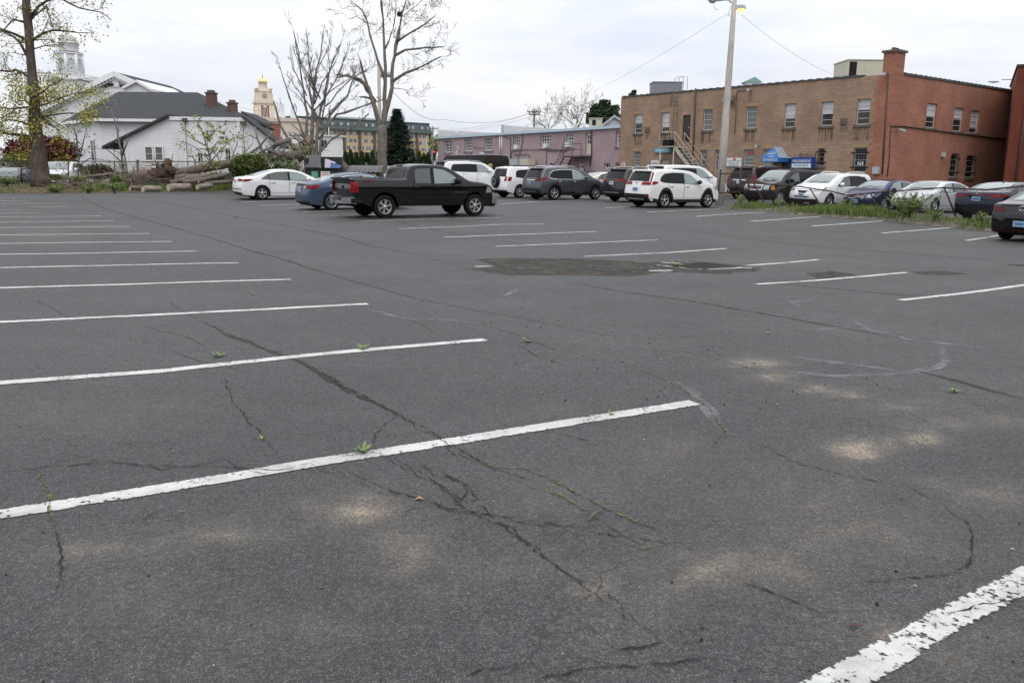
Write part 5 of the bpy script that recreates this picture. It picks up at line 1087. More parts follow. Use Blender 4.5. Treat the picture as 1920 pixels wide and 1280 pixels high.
# street lamp behind
q = P(1898, 158, 75); t = thing('street_lamp', 'grey cobra head street lamp reaching over the brick wall at far right', 'street lamp', (q.x+2.2, q.y, 0)); mb = MB(); mb.tube([(q.x+2.2, q.y, 0), (q.x+2.2, q.y, q.z-.4), (q.x+1.5, q.y, q.z+.1), (q.x-.2, q.y, q.z+.4), (q.x-1.0, q.y, q.z+.38)], .05, 6); mb.build('pole', M_GREYM, t, True)
a = P(1860, 153.5, 75); mb = MB(); mb.ball((a.x+.15, a.y, a.z), .55, .2, .1, 10, 6); mb.build('lamp_head', M_GREYM, t, True)
# ---- mauve building
Am = XY(1180, 260, 68.5); Bm = XY(821, 290, 96); FM = Facade(Bm, Am)
zmT = (FM.uv(822, 261)[1]+FM.uv(1160, 240)[1])/2
mv = thing('mauve_building', 'long two-storey mauve stucco building with white multi-pane windows', 'building', (Am[0], Am[1], 0))
MW = [(832.7,263.6,846.5,286),(870.9,261,885.5,283.4),(907.9,259,924,282),(962.3,255.7,975.5,280.4),(1012.8,253,1032,278),(1061.6,250.4,1076.5,276.5),(1154.3,245.8,1164.5,274.7)]
MLW = [(1031,306.5,1039,312),(1132.5,306,1143.8,315.7),(1153.7,305,1162,315)]
mh = [FM.rect(*q) for q in MW]; ml = [FM.rect(*q) for q in MLW]; md_ = FM.rect(1097.5,249.4,1108.5,289); md2 = FM.rect(1084.4,306.8,1094.3,322)
mb = MB(); FM.wall(mb, 0, FM.len, zg, zmT, mh+ml+[md_, md2], .22); FM.fbox(mb, 0, .3, zg, zmT, -9, -.01); mb.build('wall', M_MAUVE, mv, True)
M_SILLM = pmat('mauve_sill', (.22,.165,.20), .9)
for i, r in enumerate(mh): window_unit(FM, mv, r, 4, 4 if i not in (0,) else 2, M_WWHITE, M_PANE if i else M_PANEG, 0, .22, .09, True, None, M_SILLM, mun=.05)
for i, r in enumerate(ml): window_unit(FM, mv, r, 1, 2, M_WWHITE if i else M_WFRAME, M_PANE, 0, .22, .08, False)
for i in (3, 4, 5):
    u0, u1, z0, z1 = mh[i]; a = u0+(u1-u0)*(.45 if i == 4 else .3 if i == 3 else .05); mb = MB(); FM.fbox(mb, a, a+.62, z0+.05, z0+.45, -.2, .22); mb.build('window_air_conditioner', M_SIGNW, mv, True)
for r in ((835,288,842,294.5), (876,286,884,290)):
    mb = MB(); u0, u1, z0, z1 = FM.rect(*r); FM.fbox(mb, u0, u1, z0, z1, 0, .1); mb.build('wall_vent', M_SILLM, mv, True)
for r in (md_, md2):
    mb = MB(); FM.fbox(mb, r[0], r[1], r[2], r[3], -.2, -.14); d_ = mb.build('door', M_WWHITE if r is md2 else pmat('cream_door', (.55,.51,.42), .5), mv, True)
    mb = MB(); FM.fbox(mb, r[0]+.2, r[1]-.2, r[2]+(r[3]-r[2])*.5, r[3]-.2, -.14, -.13); g_ = mb.build('pane', M_PANE, mv, True); g_.parent = d_; 
    mb = MB(); FM.fbox(mb, (r[0]+r[1])/2-.02, (r[0]+r[1])/2+.02, r[2]+(r[3]-r[2])*.5, r[3]-.2, -.13, -.12); FM.fbox(mb, r[0]+.2, r[1]-.2, r[2]+(r[3]-r[2])*.68, r[2]+(r[3]-r[2])*.7, -.13, -.12); g_ = mb.build('glazing_bar', M_WWHITE, mv, True); g_.parent = d_
mb = MB(); FM.fbox(mb, -.3, FM.len, zmT, zmT+.22, -.4, .22); mb.build('roof_edge', pmat('pale_blue_edge', (.45,.56,.64), .5), mv, True)
mb = MB(); FM.fbox(mb, -.2, FM.len, zmT+.05, zmT+.1, -9, -.41); mb.build('roof', M_ROOFM, mv, True)
def tm(name, pts, rad, m, o=.06): return tubeon(name, pts, rad, m, o, FM, mv)
tm('downpipe', [(938,253),(938,290)], .07, M_WWHITE); tm('downpipe', [(942,253),(942,290)], .07, M_WWHITE); tm('downpipe', [(1110,246),(1110,290),(1107,312)], .06, M_BPIPE)
M_CABLE = pmat('wall_cable', (.10,.075,.085), .8)
tm('wall_cable', [(959,300),(960,283),(982,281),(1060,281)], .03, M_CABLE); tm('wall_cable', [(980,247),(981,262),(977,285),(970,300)], .03, M_CABLE); tm('wall_cable', [(1025,312),(1026,283),(1064,283)], .03, M_CABLE); tm('wall_cable', [(944,256),(958,260),(958,300)], .03, M_CABLE); tm('wall_cable', [(965,290),(993,290),(995,303)], .03, M_CABLE); tm('wall_cable', [(888,275),(897,278),(908,277)], .02, M_CABLE)
for px, py, s_ in ((858,275,.12),(857,284,.15),(856,288,.12),(860,279,.08),(853,287,.08)):
    u, z = FM.uv(px, py); mb = MB(); FM.fbox(mb, u-s_, u+s_*.6, z-s_*1.4, z+s_, .002, .008); mb.build('peeled_paint', M_WWHITE, mv, True)
ms = thing('metal_stairs', 'small dark metal stairs climbing to the mauve building upper door', 'stairs', FM.pt(FM.uv(1085, 300)[0], 0, .6)); M_DST = pmat('dark_steel', (.10,.07,.065), .7)
u0, z0 = FM.uv(1076, 293); u1, _ = FM.uv(1109, 293); ue, _ = FM.uv(1058, 316); mb = MB(); FM.fbox(mb, u0, u1, z0-.1, z0, .02, 1.2); mb.build('landing', M_DST, ms, True)
mb = MB(); zb = z0-1.9
for o in (.15, 1.1): mb.bar(FM.pt(u0, z0, o), FM.pt(ue, zb, o), .05, .22)
for k in range(8): t_ = (k+.5)/8; FM.fbox(mb, u0+(ue-u0)*t_-.14, u0+(ue-u0)*t_+.14, z0+(zb-z0)*t_-.02, z0+(zb-z0)*t_+.02, .17, 1.08)
mb.build('flight', M_DST, ms, True); mb = MB()
for h_ in (.5, 1.0, 1.9): mb.tube([FM.pt(u1, z0+min(h_, 1.0)*1.0, 1.15), FM.pt(u0, z0+min(h_, 1.0), 1.15), FM.pt(ue, zb+min(h_, 1.0), 1.15)], .03, 6)
for u in (u0, u1, (u0+u1)/2): mb.tube([FM.pt(u, z0, 1.15), FM.pt(u, z0+1.0, 1.15)], .025, 6)
mb.tube([FM.pt(u0, z0+1.0, 1.15), FM.pt(u0+.1, z0+2.0, 1.15)], .03, 6); mb.build('railing', M_DST, ms, True); mb = MB(); mb.bar(FM.pt(u1-.3, z0-.1, 1.1), FM.pt(u1-.1, z0-2.2, .1), .06, .06); mb.build('brace', M_DST, ms, True)
t, Fr, zt = roofbox('air_conditioner', 'beige air conditioner on the roof edge of the mauve building', (1107,223,1129,238), 72.5, M_TANM, 1.5, zb=zmT+.1)
q0 = P(1107.5, 226, 72.3); mb = MB(); Fr.fbox(mb, .15, Fr.len*.45, zt-.55, zt-.1, .0, .03); mb.build('vent_opening', M_BLACK, t, True)
for a, b, m, lb in ((970.5,985.5,M_GREYM,'grey steel electrical cabinet standing at the mauve wall'), (990,1007,M_TANM,'beige electrical cabinet standing at the mauve wall')):
    u0, u1, z0, z1 = FM.rect(a, 298, b, 313); t = thing('electrical_cabinet', lb, 'cabinet', FM.pt(u0, z0-.8, .4)); mb = MB(); FM.fbox(mb, u0, u1, z0-1.0, z1, .2, 1.0); mb.build('casing', m, t, True); mb = MB(); FM.fbox(mb, u0+.05, u1-.05, z0-.6, z1-.08, 1.0, 1.02); mb.build('door', m, t, True)
    if m is M_GREYM: mb = MB(); FM.fbox(mb, u0-.3, u0-.01, z0-1.0, z1, .2, 1.0); mb.build('side_panel', M_BLACK, t, True)
for r, lb in (((959,300,969,306.5), 'white notice on the mauve wall left of the grey cabinet'), ((900,286,909,290), 'white notice on the mauve wall under a window')):
    u0, u1, z0, z1 = FM.rect(*r); t = thing('wall_sign', lb, 'sign', FM.pt(u0, z0, .03)); mb = MB(); FM.fbox(mb, u0, u1, z0, z1, .02, .06); mb.build('panel', M_SIGNW, t, True); mb = MB(); FM.fbox(mb, u0, u1, z0, z0+.06, .061, .066); mb.build('stripe', M_INK, t, True)
# white parapet building behind the mauve one
wb = thing('flat_roof_building', 'white walled flat roof building rising behind the mauve roof', 'building', P(960, 250, 100)); wb.location.z = 0
def wedge(p0, p1, t0, t1, d0, d1, m, th=.5):
    a, b = P(*p0, d0), P(*p1, d1); za, zb = P(p0[0], t0, d0).z, P(p1[0], t1, d1).z; v = Vector((-(b-a).y, (b-a).x, 0)).normalized()*th
    mb = MB(); mb.hexa([a, b, b+v, a+v], [Vector((a.x,a.y,za)), Vector((b.x,b.y,zb)), Vector((b.x+v.x,b.y+v.y,zb)), Vector((a.x+v.x,a.y+v.y,za))]); return mb
M_PARW = pmat('white_parapet', (.60,.61,.62), .9, 0, .2, var=.08, vscale=1)
wedge((821,265),(940,262),244.5,250,104,99,M_PARW).build('parapet', M_PARW, wb, True); wedge((941.5,262),(1060,258),235,243.5,98,90,M_PARW).build('parapet', M_PARW, wb, True)
wedge((939.5,262),(943.5,262),234.2,234.4,97.9,97.8,M_PARW,.8).build('pier', M_GREYM, wb, True)
for px, y0, y1 in ((857.5,236,262),(1077,224,250),(1095,224,250)):
    a = P(px, y1, 97); zt = P(px, y0, 97).z; mb = MB(); mb.tube([a, (a.x, a.y, zt)], .16, 8); mb.build('vent_pipe', M_SIGNW, wb, True)
q = P(1147, 250, 95); t = thing('house', 'pale gabled house top between mauve and tan buildings', 'house', (q.x, q.y, 0)); a, b, c = P(1128, 239, 95), P(1151, 221, 95), P(1172, 233, 95); v = Vector((2, 8, 0))
mb = MB(); mb.prism([(a.x,a.y,0), (c.x,c.y,0), c, b, a], v); mb.build('wall', siding_mat('pale_siding', (.55,.56,.58)), t, True); mb = MB()
for e, f in ((a, b), (b, c)): mb.hexa([e+Vector((0,-.3,.02)), f+Vector((0,-.3,.02)), f+v+Vector((0,0,.02)), e+v+Vector((0,0,.02))], [e+Vector((0,-.3,.3)), f+Vector((0,-.3,.3)), f+v+Vector((0,0,.3)), e+v+Vector((0,0,.3))])
mb.build('roof', pmat('light_grey_roof', (.45,.47,.49), .8), t, True)
# ---- church hall at left
hl = thing('church_hall', 'white clapboard church hall with dark shingle hip roof and brick chimneys', 'building', P(330, 330, 66)); hl.location.z = 0
D1 = 63.0
def wpoly(pts, d, thick, name, m, par=hl):
    q = [P(x, y, d) for x, y in pts]; mb = MB(); yv = Vector((0, thick, 0)); mb.prism(q, yv); return mb.build(name, m, par, True)
def zat(x, y, d): return P(x, y, d).z
# the wing facing the lot (a real 10 m deep volume)
a = P(231, 340, D1); b = P(531, 340, D1); FH = Facade((a.x, a.y), (b.x, b.y))
def fp(px, py): return FH.uv(px, py)
outl = [(231,262),(318,219.5),(456,221.5),(531,279)]; ou = [fp(*p) for p in outl]
winH = [FH.rect(271.5,274,288.5,302.5), FH.rect(290.5,274,307.5,302.5), FH.rect(370,285,383,305), FH.rect(422,277,435,303), FH.rect(505,279,517,287)]
mb = MB(); mb.prism([FH.pt(ou[0][0], zg)]+[FH.pt(u, z) for u, z in ou]+[FH.pt(ou[3][0], zg)], -FH.n*1.6); mb.build('wall', M_SIDING, hl, True)
for (p0, p1) in ((0, 1), (2, 3)):
    mb = MB(); (u0, z0), (u1, z1) = ou[p0], ou[p1]; bk = -6.2 if p0 == 0 else -1.7
    if p0 == 0: u0 -= 1.5; z0 = z1-(z1-ou[0][1])*(u1-u0)/(u1-ou[0][0])
    mb.hexa([FH.pt(u0,z0+.01,.35), FH.pt(u1,z1+.01,.35), FH.pt(u1,z1+.01,bk), FH.pt(u0,z0+.01,bk)], [FH.pt(u0,z0+.2,.35), FH.pt(u1,z1+.2,.35), FH.pt(u1,z1+.2,bk), FH.pt(u0,z0+.2,bk)]); mb.build('wing_roof', M_SHING, hl, True)
mb = MB()
for (p0, p1) in ((1, 2), (2, 3)):
    (u0, z0), (u1, z1) = ou[p0], ou[p1]; mb.bar(FH.pt(u0, z0-.1, .06), FH.pt(u1, z1-.1, .06), .10, .26)
ub, zb_ = fp(447, 225); FH.fbox(mb, ub-.12, ub+.12, zg, zb_, .002, .06); mb.build('trim', M_TRIM, hl, True)
for i, r in enumerate(winH):
    w_ = window_unit(FH, hl, r, 2, 1 if i < 2 else 2, M_TRIM, M_PANEG if i < 2 else M_PANE, 0, -.05, .09, False, None)
mb = MB(); u, z = fp(399, 238); pts = [FH.pt(u+.62*math.cos(q*math.pi/12), z-.28+.75*math.sin(q*math.pi/12), .0) for q in range(13)]; mb.prism(pts, FH.n*.05); mb.build('arched_vent', pmat('vent_cream', (.62,.60,.55), .6), hl, True)
for px, py in ((348,225),(457,231)):
    u, z = fp(px, py); mb = MB(); FH.fbox(mb, u-.18, u+.18, z-.12, z+.12, .05, .3); mb.tube([FH.pt(u-.05, z-.1, .03), FH.pt(u-.05, zg, .03)], .02, 5); mb.build('floodlight', M_STAIN, hl, True)
# main block behind with hip roof
e1, e2, e3 = P(186, 229, 67), P(310, 219.5, 67), P(470, 219, 67); ze = (e2.z+e1.z)/2
le = P(112, 236, 72); k1, k2 = P(222, 167.5, 74), P(371, 178, 74); zr_ = (k1.z+k2.z)/2
back = Vector((0, 16, 0)); ne = [(le.x, le.y+1), (e1.x, e1.y), (e3.x, e3.y), (e3.x-2.6, e3.y+15), (le.x+1, le.y+13)]
mb = MB(); mb.prism([(x, y, zg) for x, y in ne], (0, 0, ze-zg)); mb.build('main_wall', M_SIDING, hl, True)
mb = MB(); k1v, k2v = Vector((k1.x, k1.y, zr_)), Vector((k2.x, k2.y, zr_)); ev = []
cxy = Vector((sum(p[0] for p in ne)/5, sum(p[1] for p in ne)/5, 0))
for x, y in ne: q = Vector((x, y, 0)); q = q+(q-cxy).normalized()*.5; ev.append(Vector((q.x, q.y, ze)))
mb.add([v for v in ev]+[k1v, k2v], [(0,1,5), (1,2,6,5), (2,3,6), (3,4,5,6), (4,0,5)]); mb.add([v-Vector((0,0,.02)) for v in ev], [(0,1,2,3,4)]); rf = mb.build('roof', M_SHING, hl, True)
mb = MB()
for i in range(2): mb.bar(ev[i]+Vector((0,0,-.08)), ev[i+1]+Vector((0,0,-.08)), .16, .22)
mb.build('gutter', M_TRIM, hl, True)
M_CHIM = brick_mat('old_chimney_brick', (.15,.085,.07), (.12,.065,.052), (.17,.13,.11), .215, .072, .009, .3, .3)
for r, d in (((386.5,176,403,200), 70), ((427,194.5,441.5,216), 69)):
    a, b = P(r[0], r[3], d), P(r[2], r[3], d); zt = P(r[0], r[1], d).z; mb = MB(); mb.box(a.x, b.x, a.y, a.y+.7, ze-.5, zt); mb.box(a.x-.06, b.x+.06, a.y-.06, a.y+.76, zt, zt+.12); mb.box(a.x+.12, b.x-.12, a.y+.1, a.y+.6, zt+.122, zt+.3, 1); c_ = mb.build('chimney', [M_CHIM, M_STAIN], hl, True)
a = P(385.5, 205, 70.5); mb = MB(); mb.tube([a-Vector((0,0,.6)), a+Vector((0,0,.4))], .06, 8); mb.build('vent_pipe', M_BLACK, hl, True)
# side face windows
S1 = Facade((ne[0][0], ne[0][1]), (ne[1][0], ne[1][1]))
for r in ((138,268,146,300), (172.5,262,178.5,303)): window_unit(S1, hl, S1.rect(*r), 2, 1, M_TRIM, M_PANE, 0, -.06, .08, False)
# ---- church with cupola
chh = thing('church', 'white church with gabled nave and domed octagonal belfry', 'church', P(150, 320, 88)); chh.location.z = 0
dC = 88
def CP(x, y, d=dC): return P(x, y, d)
na, nb, ncc = CP(62, 214), CP(218, 138.5), CP(262, 166)
mb = MB(); mb.prism([(na.x, na.y, 0), (ncc.x+3, ncc.y, 0), (ncc.x+3, ncc.y, CP(290, 182).z), nb, na], (0, 14, 0)); mb.build('nave_wall', M_SIDING, chh, True)
mb = MB()
for e, f in ((na, nb), (nb, Vector((ncc.x+3, ncc.y, CP(290, 182).z)))):
    o1, o2 = Vector((0, -.45, .02)), Vector((0, 14.2, .02)); th = Vector((0, 0, .14)); mb.hexa([e+o1, f+o1, f+o2, e+o2], [e+o1+th, f+o1+th, f+o2+th, e+o2+th])
mb.build('nave_roof', M_SHING, chh, True)
mb = MB()
for e, f in ((na, nb), (nb, Vector((ncc.x+3, ncc.y, CP(290, 182).z)))):
    o1 = Vector((0, -.55, -.06)); mb.bar(e+o1, f+o1, .12, .52); n = 26
    for k in range(n): q = e.lerp(f, (k+.5)/n); mb.box(q.x-.1, q.x+.1, q.y-.45, q.y-.005, q.z-.55, q.z-.35)
mb.build('cornice', M_TRIM, chh, True)
for px, py in ((195,162),(207,159),(231,161)): q = CP(px, py); mb = MB(); mb.box(q.x-.35, q.x+.35, q.y-.03, q.y-.005, q.z-.12, q.z+.12); mb.build('attic_opening', M_BLACK, chh, True)
q = CP(216, 152); mb = MB(); mb.box(q.x-.35, q.x+.35, q.y-.06, q.y-.005, q.z-.6, q.z+.6); mb.build('attic_louver', M_TRIM, chh, True)
g1, g2, g3 = P(232, 168, 82), P(257.5, 155.5, 82), P(286, 172, 82); mb = MB(); mb.prism([(g1.x,g1.y,4), (g3.x,g3.y,4), g3, g2, g1], (0, 9, 0)); mb.build('dormer_wall', M_SIDING, chh, True)
mb = MB()
for e, f in ((g1, g2), (g2, g3)): o1, o2 = Vector((0,-.3,.02)), Vector((0,9,.02)); th = Vector((0,0,.25)); mb.hexa([e+o1,f+o1,f+o2,e+o2],[e+o1+th,f+o1+th,f+o2+th,e+o2+th])
mb.build('dormer_roof', M_TRIM, chh, True)
tcx = CP(133, 140, 93); tc_ = Vector((tcx.x, tcx.y, 0)); pz = lambda y: P(133, y, 93).z; pr = lambda w_: w_/2*93/FPX
mb = MB(); h_ = pr(62); mb.box(tc_.x-h_, tc_.x+h_, tc_.y-h_, tc_.y+h_, 0, pz(152)); mb.box(tc_.x-h_*1.12, tc_.x+h_*1.12, tc_.y-h_*1.12, tc_.y+h_*1.12, pz(152), pz(150.5)); 
for k in range(16): mb.box(tc_.x-h_+h_*2*k/16, tc_.x-h_+h_*2*(k+.5)/16, tc_.y-h_*1.1, tc_.y-h_*1.001, pz(154.5), pz(152.1))
mb.build('tower_base', M_TRIM, chh, True)
mb = MB(); hb = h_*1.05
for k in range(9):
    x = tc_.x-hb+2*hb*k/8
    for y in (tc_.y-hb, tc_.y+hb): mb.box(x-.07, x+.07, y-.07, y+.07, pz(150.4), pz(141))
for y in (tc_.y-hb, tc_.y+hb): mb.box(tc_.x-hb, tc_.x+hb, y-.06, y+.06, pz(142.6), pz(141.5)); mb.box(tc_.x-hb+.1, tc_.x+hb-.1, y-.02, y+.02, pz(149.5), pz(142.7))
for x in (tc_.x-hb, tc_.x+hb): mb.box(x-.06, x+.06, tc_.y-hb, tc_.y+hb, pz(142.6), pz(141.5)); mb.tube([(x, tc_.y-hb, pz(141)), (x, tc_.y-hb, pz(139.3))], .1, 6)
mb.build('balustrade', M_TRIM, chh, True)
oct_ = lambda r: [(tc_.x+r*math.cos(math.pi/8+.58+math.pi/4*k), tc_.y+r*math.sin(math.pi/8+.58+math.pi/4*k)) for k in range(8)]
ro = pr(45)
mb = MB(); mb.prism([(x, y, pz(150.4)) for x, y in oct_(ro)], (0, 0, pz(103.5)-pz(150.4))); mb.build('belfry', M_TRIM, chh, True)
mb = MB(); mb.prism([(x, y, pz(103.4)) for x, y in oct_(ro*1.13)], (0, 0, pz(101)-pz(103.4))); a8 = [Vector((x, y, pz(101)+.01)) for x, y in oct_(ro*1.14)]; b8 = [Vector((x, y, pz(98))) for x, y in oct_(ro*.7)]
mb.add(a8+b8, [(i, (i+1) % 8, 8+(i+1) % 8, 8+i) for i in range(8)], 1); mb.build('belfry_cornice', [M_TRIM, M_SHING], chh, True)
mb = MB()
for k in range(8):
    x, y = oct_(ro*1.0)[k]; mb.tube([(x, y, pz(143)), (x, y, pz(104))], .16, 6)
mb.build('pilaster', M_TRIM, chh, True)
for a in (-math.pi/2+.58, -math.pi/2-math.pi/4+.58, -math.pi/2+math.pi/4+.58):
    n_ = Vector((math.cos(a), math.sin(a), 0)); u_ = Vector((-n_.y, n_.x, 0)); c0 = Vector((tc_.x, tc_.y, 0))+n_*(ro*.924); ww = .38
    mb = MB(); z0, z1 = pz(139), pz(117); mb.prism([c0+u_*x+Vector((0,0,z))-n_*.05 for x, z in [(-ww,z0),(ww,z0),(ww,z1-.2)]+[(ww*math.cos(q*math.pi/8), z1-.2+ww*math.sin(q*math.pi/8)) for q in range(1, 8)]+[(-ww,z1-.2)]], n_*.1); w_ = mb.build('arched_window', pmat('louver_grey', (.66,.67,.68), .6), chh, True)
    mb = MB()
    for i, (x, z) in enumerate(((-.22,z1-.3),(0,z1-.3),(.22,z1-.3),(-.20,z1-.02),(0,z1-.02),(.20,z1-.02),(0,z1+.14))): mb.hexa([c0+u_*(x-.1)+n_*.055+Vector((0,0,z)), c0+u_*(x+.1)+n_*.055+Vector((0,0,z)), c0+u_*(x+.1)+n_*.04+Vector((0,0,z)), c0+u_*(x-.1)+n_*.04+Vector((0,0,z))], [c0+u_*(x-.1)+n_*.055+Vector((0,0,z+.2)), c0+u_*(x+.1)+n_*.055+Vector((0,0,z+.2)), c0+u_*(x+.1)+n_*.04+Vector((0,0,z+.2)), c0+u_*(x-.1)+n_*.04+Vector((0,0,z+.2))])
    for k in range(6): z = z0+.12+k*.16; mb.bar(c0+u_*-.38+n_*.06+Vector((0,0,z)), c0+u_*.38+n_*.06+Vector((0,0,z)), .02, .04)
    g_ = mb.build('louver', pmat('louver_dark', (.34,.35,.36), .6), chh, True); g_.parent = w_
mb = MB(); r2 = pr(34); mb.lathe([(r2, pz(98.5)), (r2, pz(84.5)), (r2*1.06, pz(84)), (r2*1.06, pz(82.5)), (r2*.9, pz(82.3))], 24, 0, 'z', (tc_.x, tc_.y, 0)); mb.build('drum', M_TRIM, chh, True)
mb = MB(); rz = pz(67)-pz(82.4); mb.lathe([(r2*.95*math.cos(q*math.pi/20), pz(82.4)+rz*math.sin(q*math.pi/20)) for q in range(11)], 24, 0, 'z', (tc_.x, tc_.y, 0)); mb.build('dome', pmat('dome_lead', (.42,.42,.39), .6, var=.2, vscale=2), chh, True)
mb = MB(); mb.tube([(tc_.x, tc_.y, pz(67.5)), (tc_.x, tc_.y, pz(53))], [.12, .03], 6); mb.ball((tc_.x, tc_.y, pz(65)), .2, .2, .25); mb.build('finial', M_GREYM, chh, True)
# small white building left edge
q = P(5, 300, 66); t = thing('garage', 'small white gabled outbuilding at the far left edge', 'building', (q.x, q.y, 0)); a, b, c = P(-30, 278, 66), P(-8, 271, 66), P(20, 286.5, 66)
mb = MB(); mb.prism([(a.x,a.y,0), (c.x-.5,c.y,0), (c.x-.5,c.y,c.z), b, a], (0, 6, 0)); mb.build('wall', M_SIDING, t, True); mb = MB(); mb.hexa([b+Vector((0,-.3,.02)), c+Vector((0,-.3,.02)), c+Vector((0,6,.02)), b+Vector((0,6,.02))], [b+Vector((0,-.3,.2)), c+Vector((0,-.3,.2)), c+Vector((0,6,.2)), b+Vector((0,6,.2))]); mb.build('roof', M_TRIM, t, True)
# ---- town hall with clock tower
dT = 260; th = thing('town_hall', 'brick town hall with cream clock tower under a gold dome', 'building', P(492, 300, dT)); th.location.z = 0
tz = lambda y: P(492, y, dT).z; tr = lambda w_: w_/2*dT/FPX; tcv = P(492.5, 300, dT); TX, TY = tcv.x, tcv.y+4
M_CREAM = pmat('cream_stone', (.58,.49,.40), .8, var=.06, vscale=.4); M_TBR = pmat('town_brick', (.30,.11,.075), .9); M_GOLD = pmat('gold_leaf', (.80,.62,.16), .35, .5); M_CLK = pmat('clock_dial', (.26,.27,.23), .6)
ang = math.radians(24)
def rbox(mb, hw, z0, z1, mi=0, top=None, chf=0):
    top = top or hw; c_, s_ = math.cos(ang), math.sin(ang); 
    def ring(h_, z):
        k = h_*chf; pts = [(-h_+k,-h_),(h_-k,-h_),(h_,-h_+k),(h_,h_-k),(h_-k,h_),(-h_+k,h_),(-h_,h_-k),(-h_,-h_+k)] if chf else [(-h_,-h_),(h_,-h_),(h_,h_),(-h_,h_)]
        return [Vector((TX+x*c_-y*s_, TY+x*s_+y*c_, z)) for x, y in pts]
    a, b = ring(hw, z0), ring(top, z1); n = len(a); mb.add(a+b, [tuple(range(n))[::-1], tuple(range(n, 2*n))]+[(i, (i+1) % n, n+(i+1) % n, n+i) for i in range(n)], mi)
hw = tr(40)*.78
mb = MB(); rbox(mb, hw*.95, 0, tz(197.5), 1); rbox(mb, hw*1.02, tz(199), tz(195), 0); rbox(mb, hw*1.18, tz(195), tz(191.5), 0); rbox(mb, hw*1.1, tz(191.5), tz(173.5), 0, hw*.88, .3); rbox(mb, hw*.95, tz(173.5), tz(172), 0, None, .3)
rbox(mb, hw*.8, tz(172), tz(167), 0, hw*.62, .3)
for sx_ in (-1, 1):
    for sy_ in (-1, 1):
        for k_ in (.92, .62):
            c_, s_ = math.cos(ang), math.sin(ang); x, y = sx_*hw*k_, sy_*hw*.98; X, Y = TX+x*c_-y*s_, TY+x*s_+y*c_; mb.tube([(X, Y, 8), (X, Y, tz(199))], .45, 8); x, y = sx_*hw*.98, sy_*hw*k_; X, Y = TX+x*c_-y*s_, TY+x*s_+y*c_; mb.tube([(X, Y, 8), (X, Y, tz(199))], .45, 8)
        x, y = sx_*hw*.8, sy_*hw*.8; X, Y = TX+x*math.cos(ang)-y*math.sin(ang), TY+x*math.sin(ang)+y*math.cos(ang); mb.lathe([(.3, tz(172)), (.25, tz(170)), (.55, tz(168.5)), (.5, tz(167)), (.05, tz(166))], 8, 0, 'z', (X, Y, 0))
mb.build('tower', [M_CREAM, M_TBR], th, True)
mb = MB(); r3 = tr(15.5); mb.lathe([(r3*1.2, tz(167)), (r3*1.0, tz(163)), (r3*.98, tz(156)), (r3*1.18, tz(155.5)), (r3*1.18, tz(154.4)), (.1, tz(154.3))], 20, 0, 'z', (TX, TY, 0)); mb.build('lantern', M_CREAM, th, True)
mb = MB(); r4 = tr(15); zz = tz(147)-tz(154.4); mb.lathe([(r4*math.cos(q*math.pi/20), tz(154.4)+zz*math.sin(q*math.pi/20)) for q in range(11)], 20, 0, 'z', (TX, TY, 0)); mb.build('gold_dome', M_GOLD, th, True); mb = MB(); mb.tube([(TX, TY, tz(147.2)), (TX, TY, tz(136))], [.15, .05], 5); mb.build('spire', M_GREYM, th, True)
for a in (ang-math.pi/2, ang):
    n_ = Vector((math.cos(a), math.sin(a), 0)); u_ = Vector((-n_.y, n_.x, 0)); c0 = Vector((TX, TY, tz(181)))+n_*hw*1.03; r_ = tr(9)
    disc = lambda rr: [c0+u_*rr*math.cos(q*math.pi/10)+Vector((0,0,rr*math.sin(q*math.pi/10))) for q in range(20)]
    mb = MB(); mb.prism([p-n_*.8 for p in disc(r_*1.2)], n_*.85); ck = mb.build('clock', M_CREAM, th, True); mb = MB(); mb.prism([p+n_*.06 for p in disc(r_)], n_*.05); g_ = mb.build('dial', M_CLK, th, True); g_.parent = ck
    mb = MB(); mb.bar(c0+n_*.15, c0+n_*.15+Vector((0,0,r_*.8)), .12, .05); mb.bar(c0+n_*.15, c0+n_*.15+u_*r_*.5-Vector((0,0,r_*.3)), .14, .05); g_ = mb.build('hands', M_CREAM, th, True); g_.parent = ck
    c1 = Vector((TX, TY, 0))+n_*hw*.955; w1 = tr(8); z0, z1 = tz(221), tz(203)
    mb = MB(); mb.prism([c1+u_*x+Vector((0,0,z)) for x, z in [(-w1,z0),(w1,z0),(w1,z1)]+[(w1*math.cos(q*math.pi/8), z1+w1*math.sin(q*math.pi/8)) for q in range(1, 8)]+[(-w1,z1)]], n_*.1); w_ = mb.build('arched_window', M_SIGNW, th, True)
    mb = MB()
    for i in range(3):
        for j in range(5): x = -w1*.62+i*w1*.62; z = z0+.2+j*(z1-z0)/5; mb.hexa([c1+u_*(x-w1*.22)+n_*.12+Vector((0,0,z)), c1+u_*(x+w1*.22)+n_*.12+Vector((0,0,z)), c1+u_*(x+w1*.22)+n_*.1+Vector((0,0,z)), c1+u_*(x-w1*.22)+n_*.1+Vector((0,0,z))], [c1+u_*(x-w1*.22)+n_*.12+Vector((0,0,z+.55)), c1+u_*(x+w1*.22)+n_*.12+Vector((0,0,z+.55)), c1+u_*(x+w1*.22)+n_*.1+Vector((0,0,z+.55)), c1+u_*(x-w1*.22)+n_*.1+Vector((0,0,z+.55))])
    g_ = mb.build('pane', M_PANE, th, True); g_.parent = w_
mb = MB(); x0, x1 = P(446, 300, dT).x, P(575, 300, dT).x; xb = P(500, 300, dT).x
mb.box(x0, xb, TY-12, TY+14, 0, tz(226), 1); mb.box(x0-.4, xb+.4, TY-12.4, TY+14, tz(226), tz(221.5), 0); mb.box(x0-.2, xb+.2, TY-12.2, TY+14, tz(236), tz(231), 0)
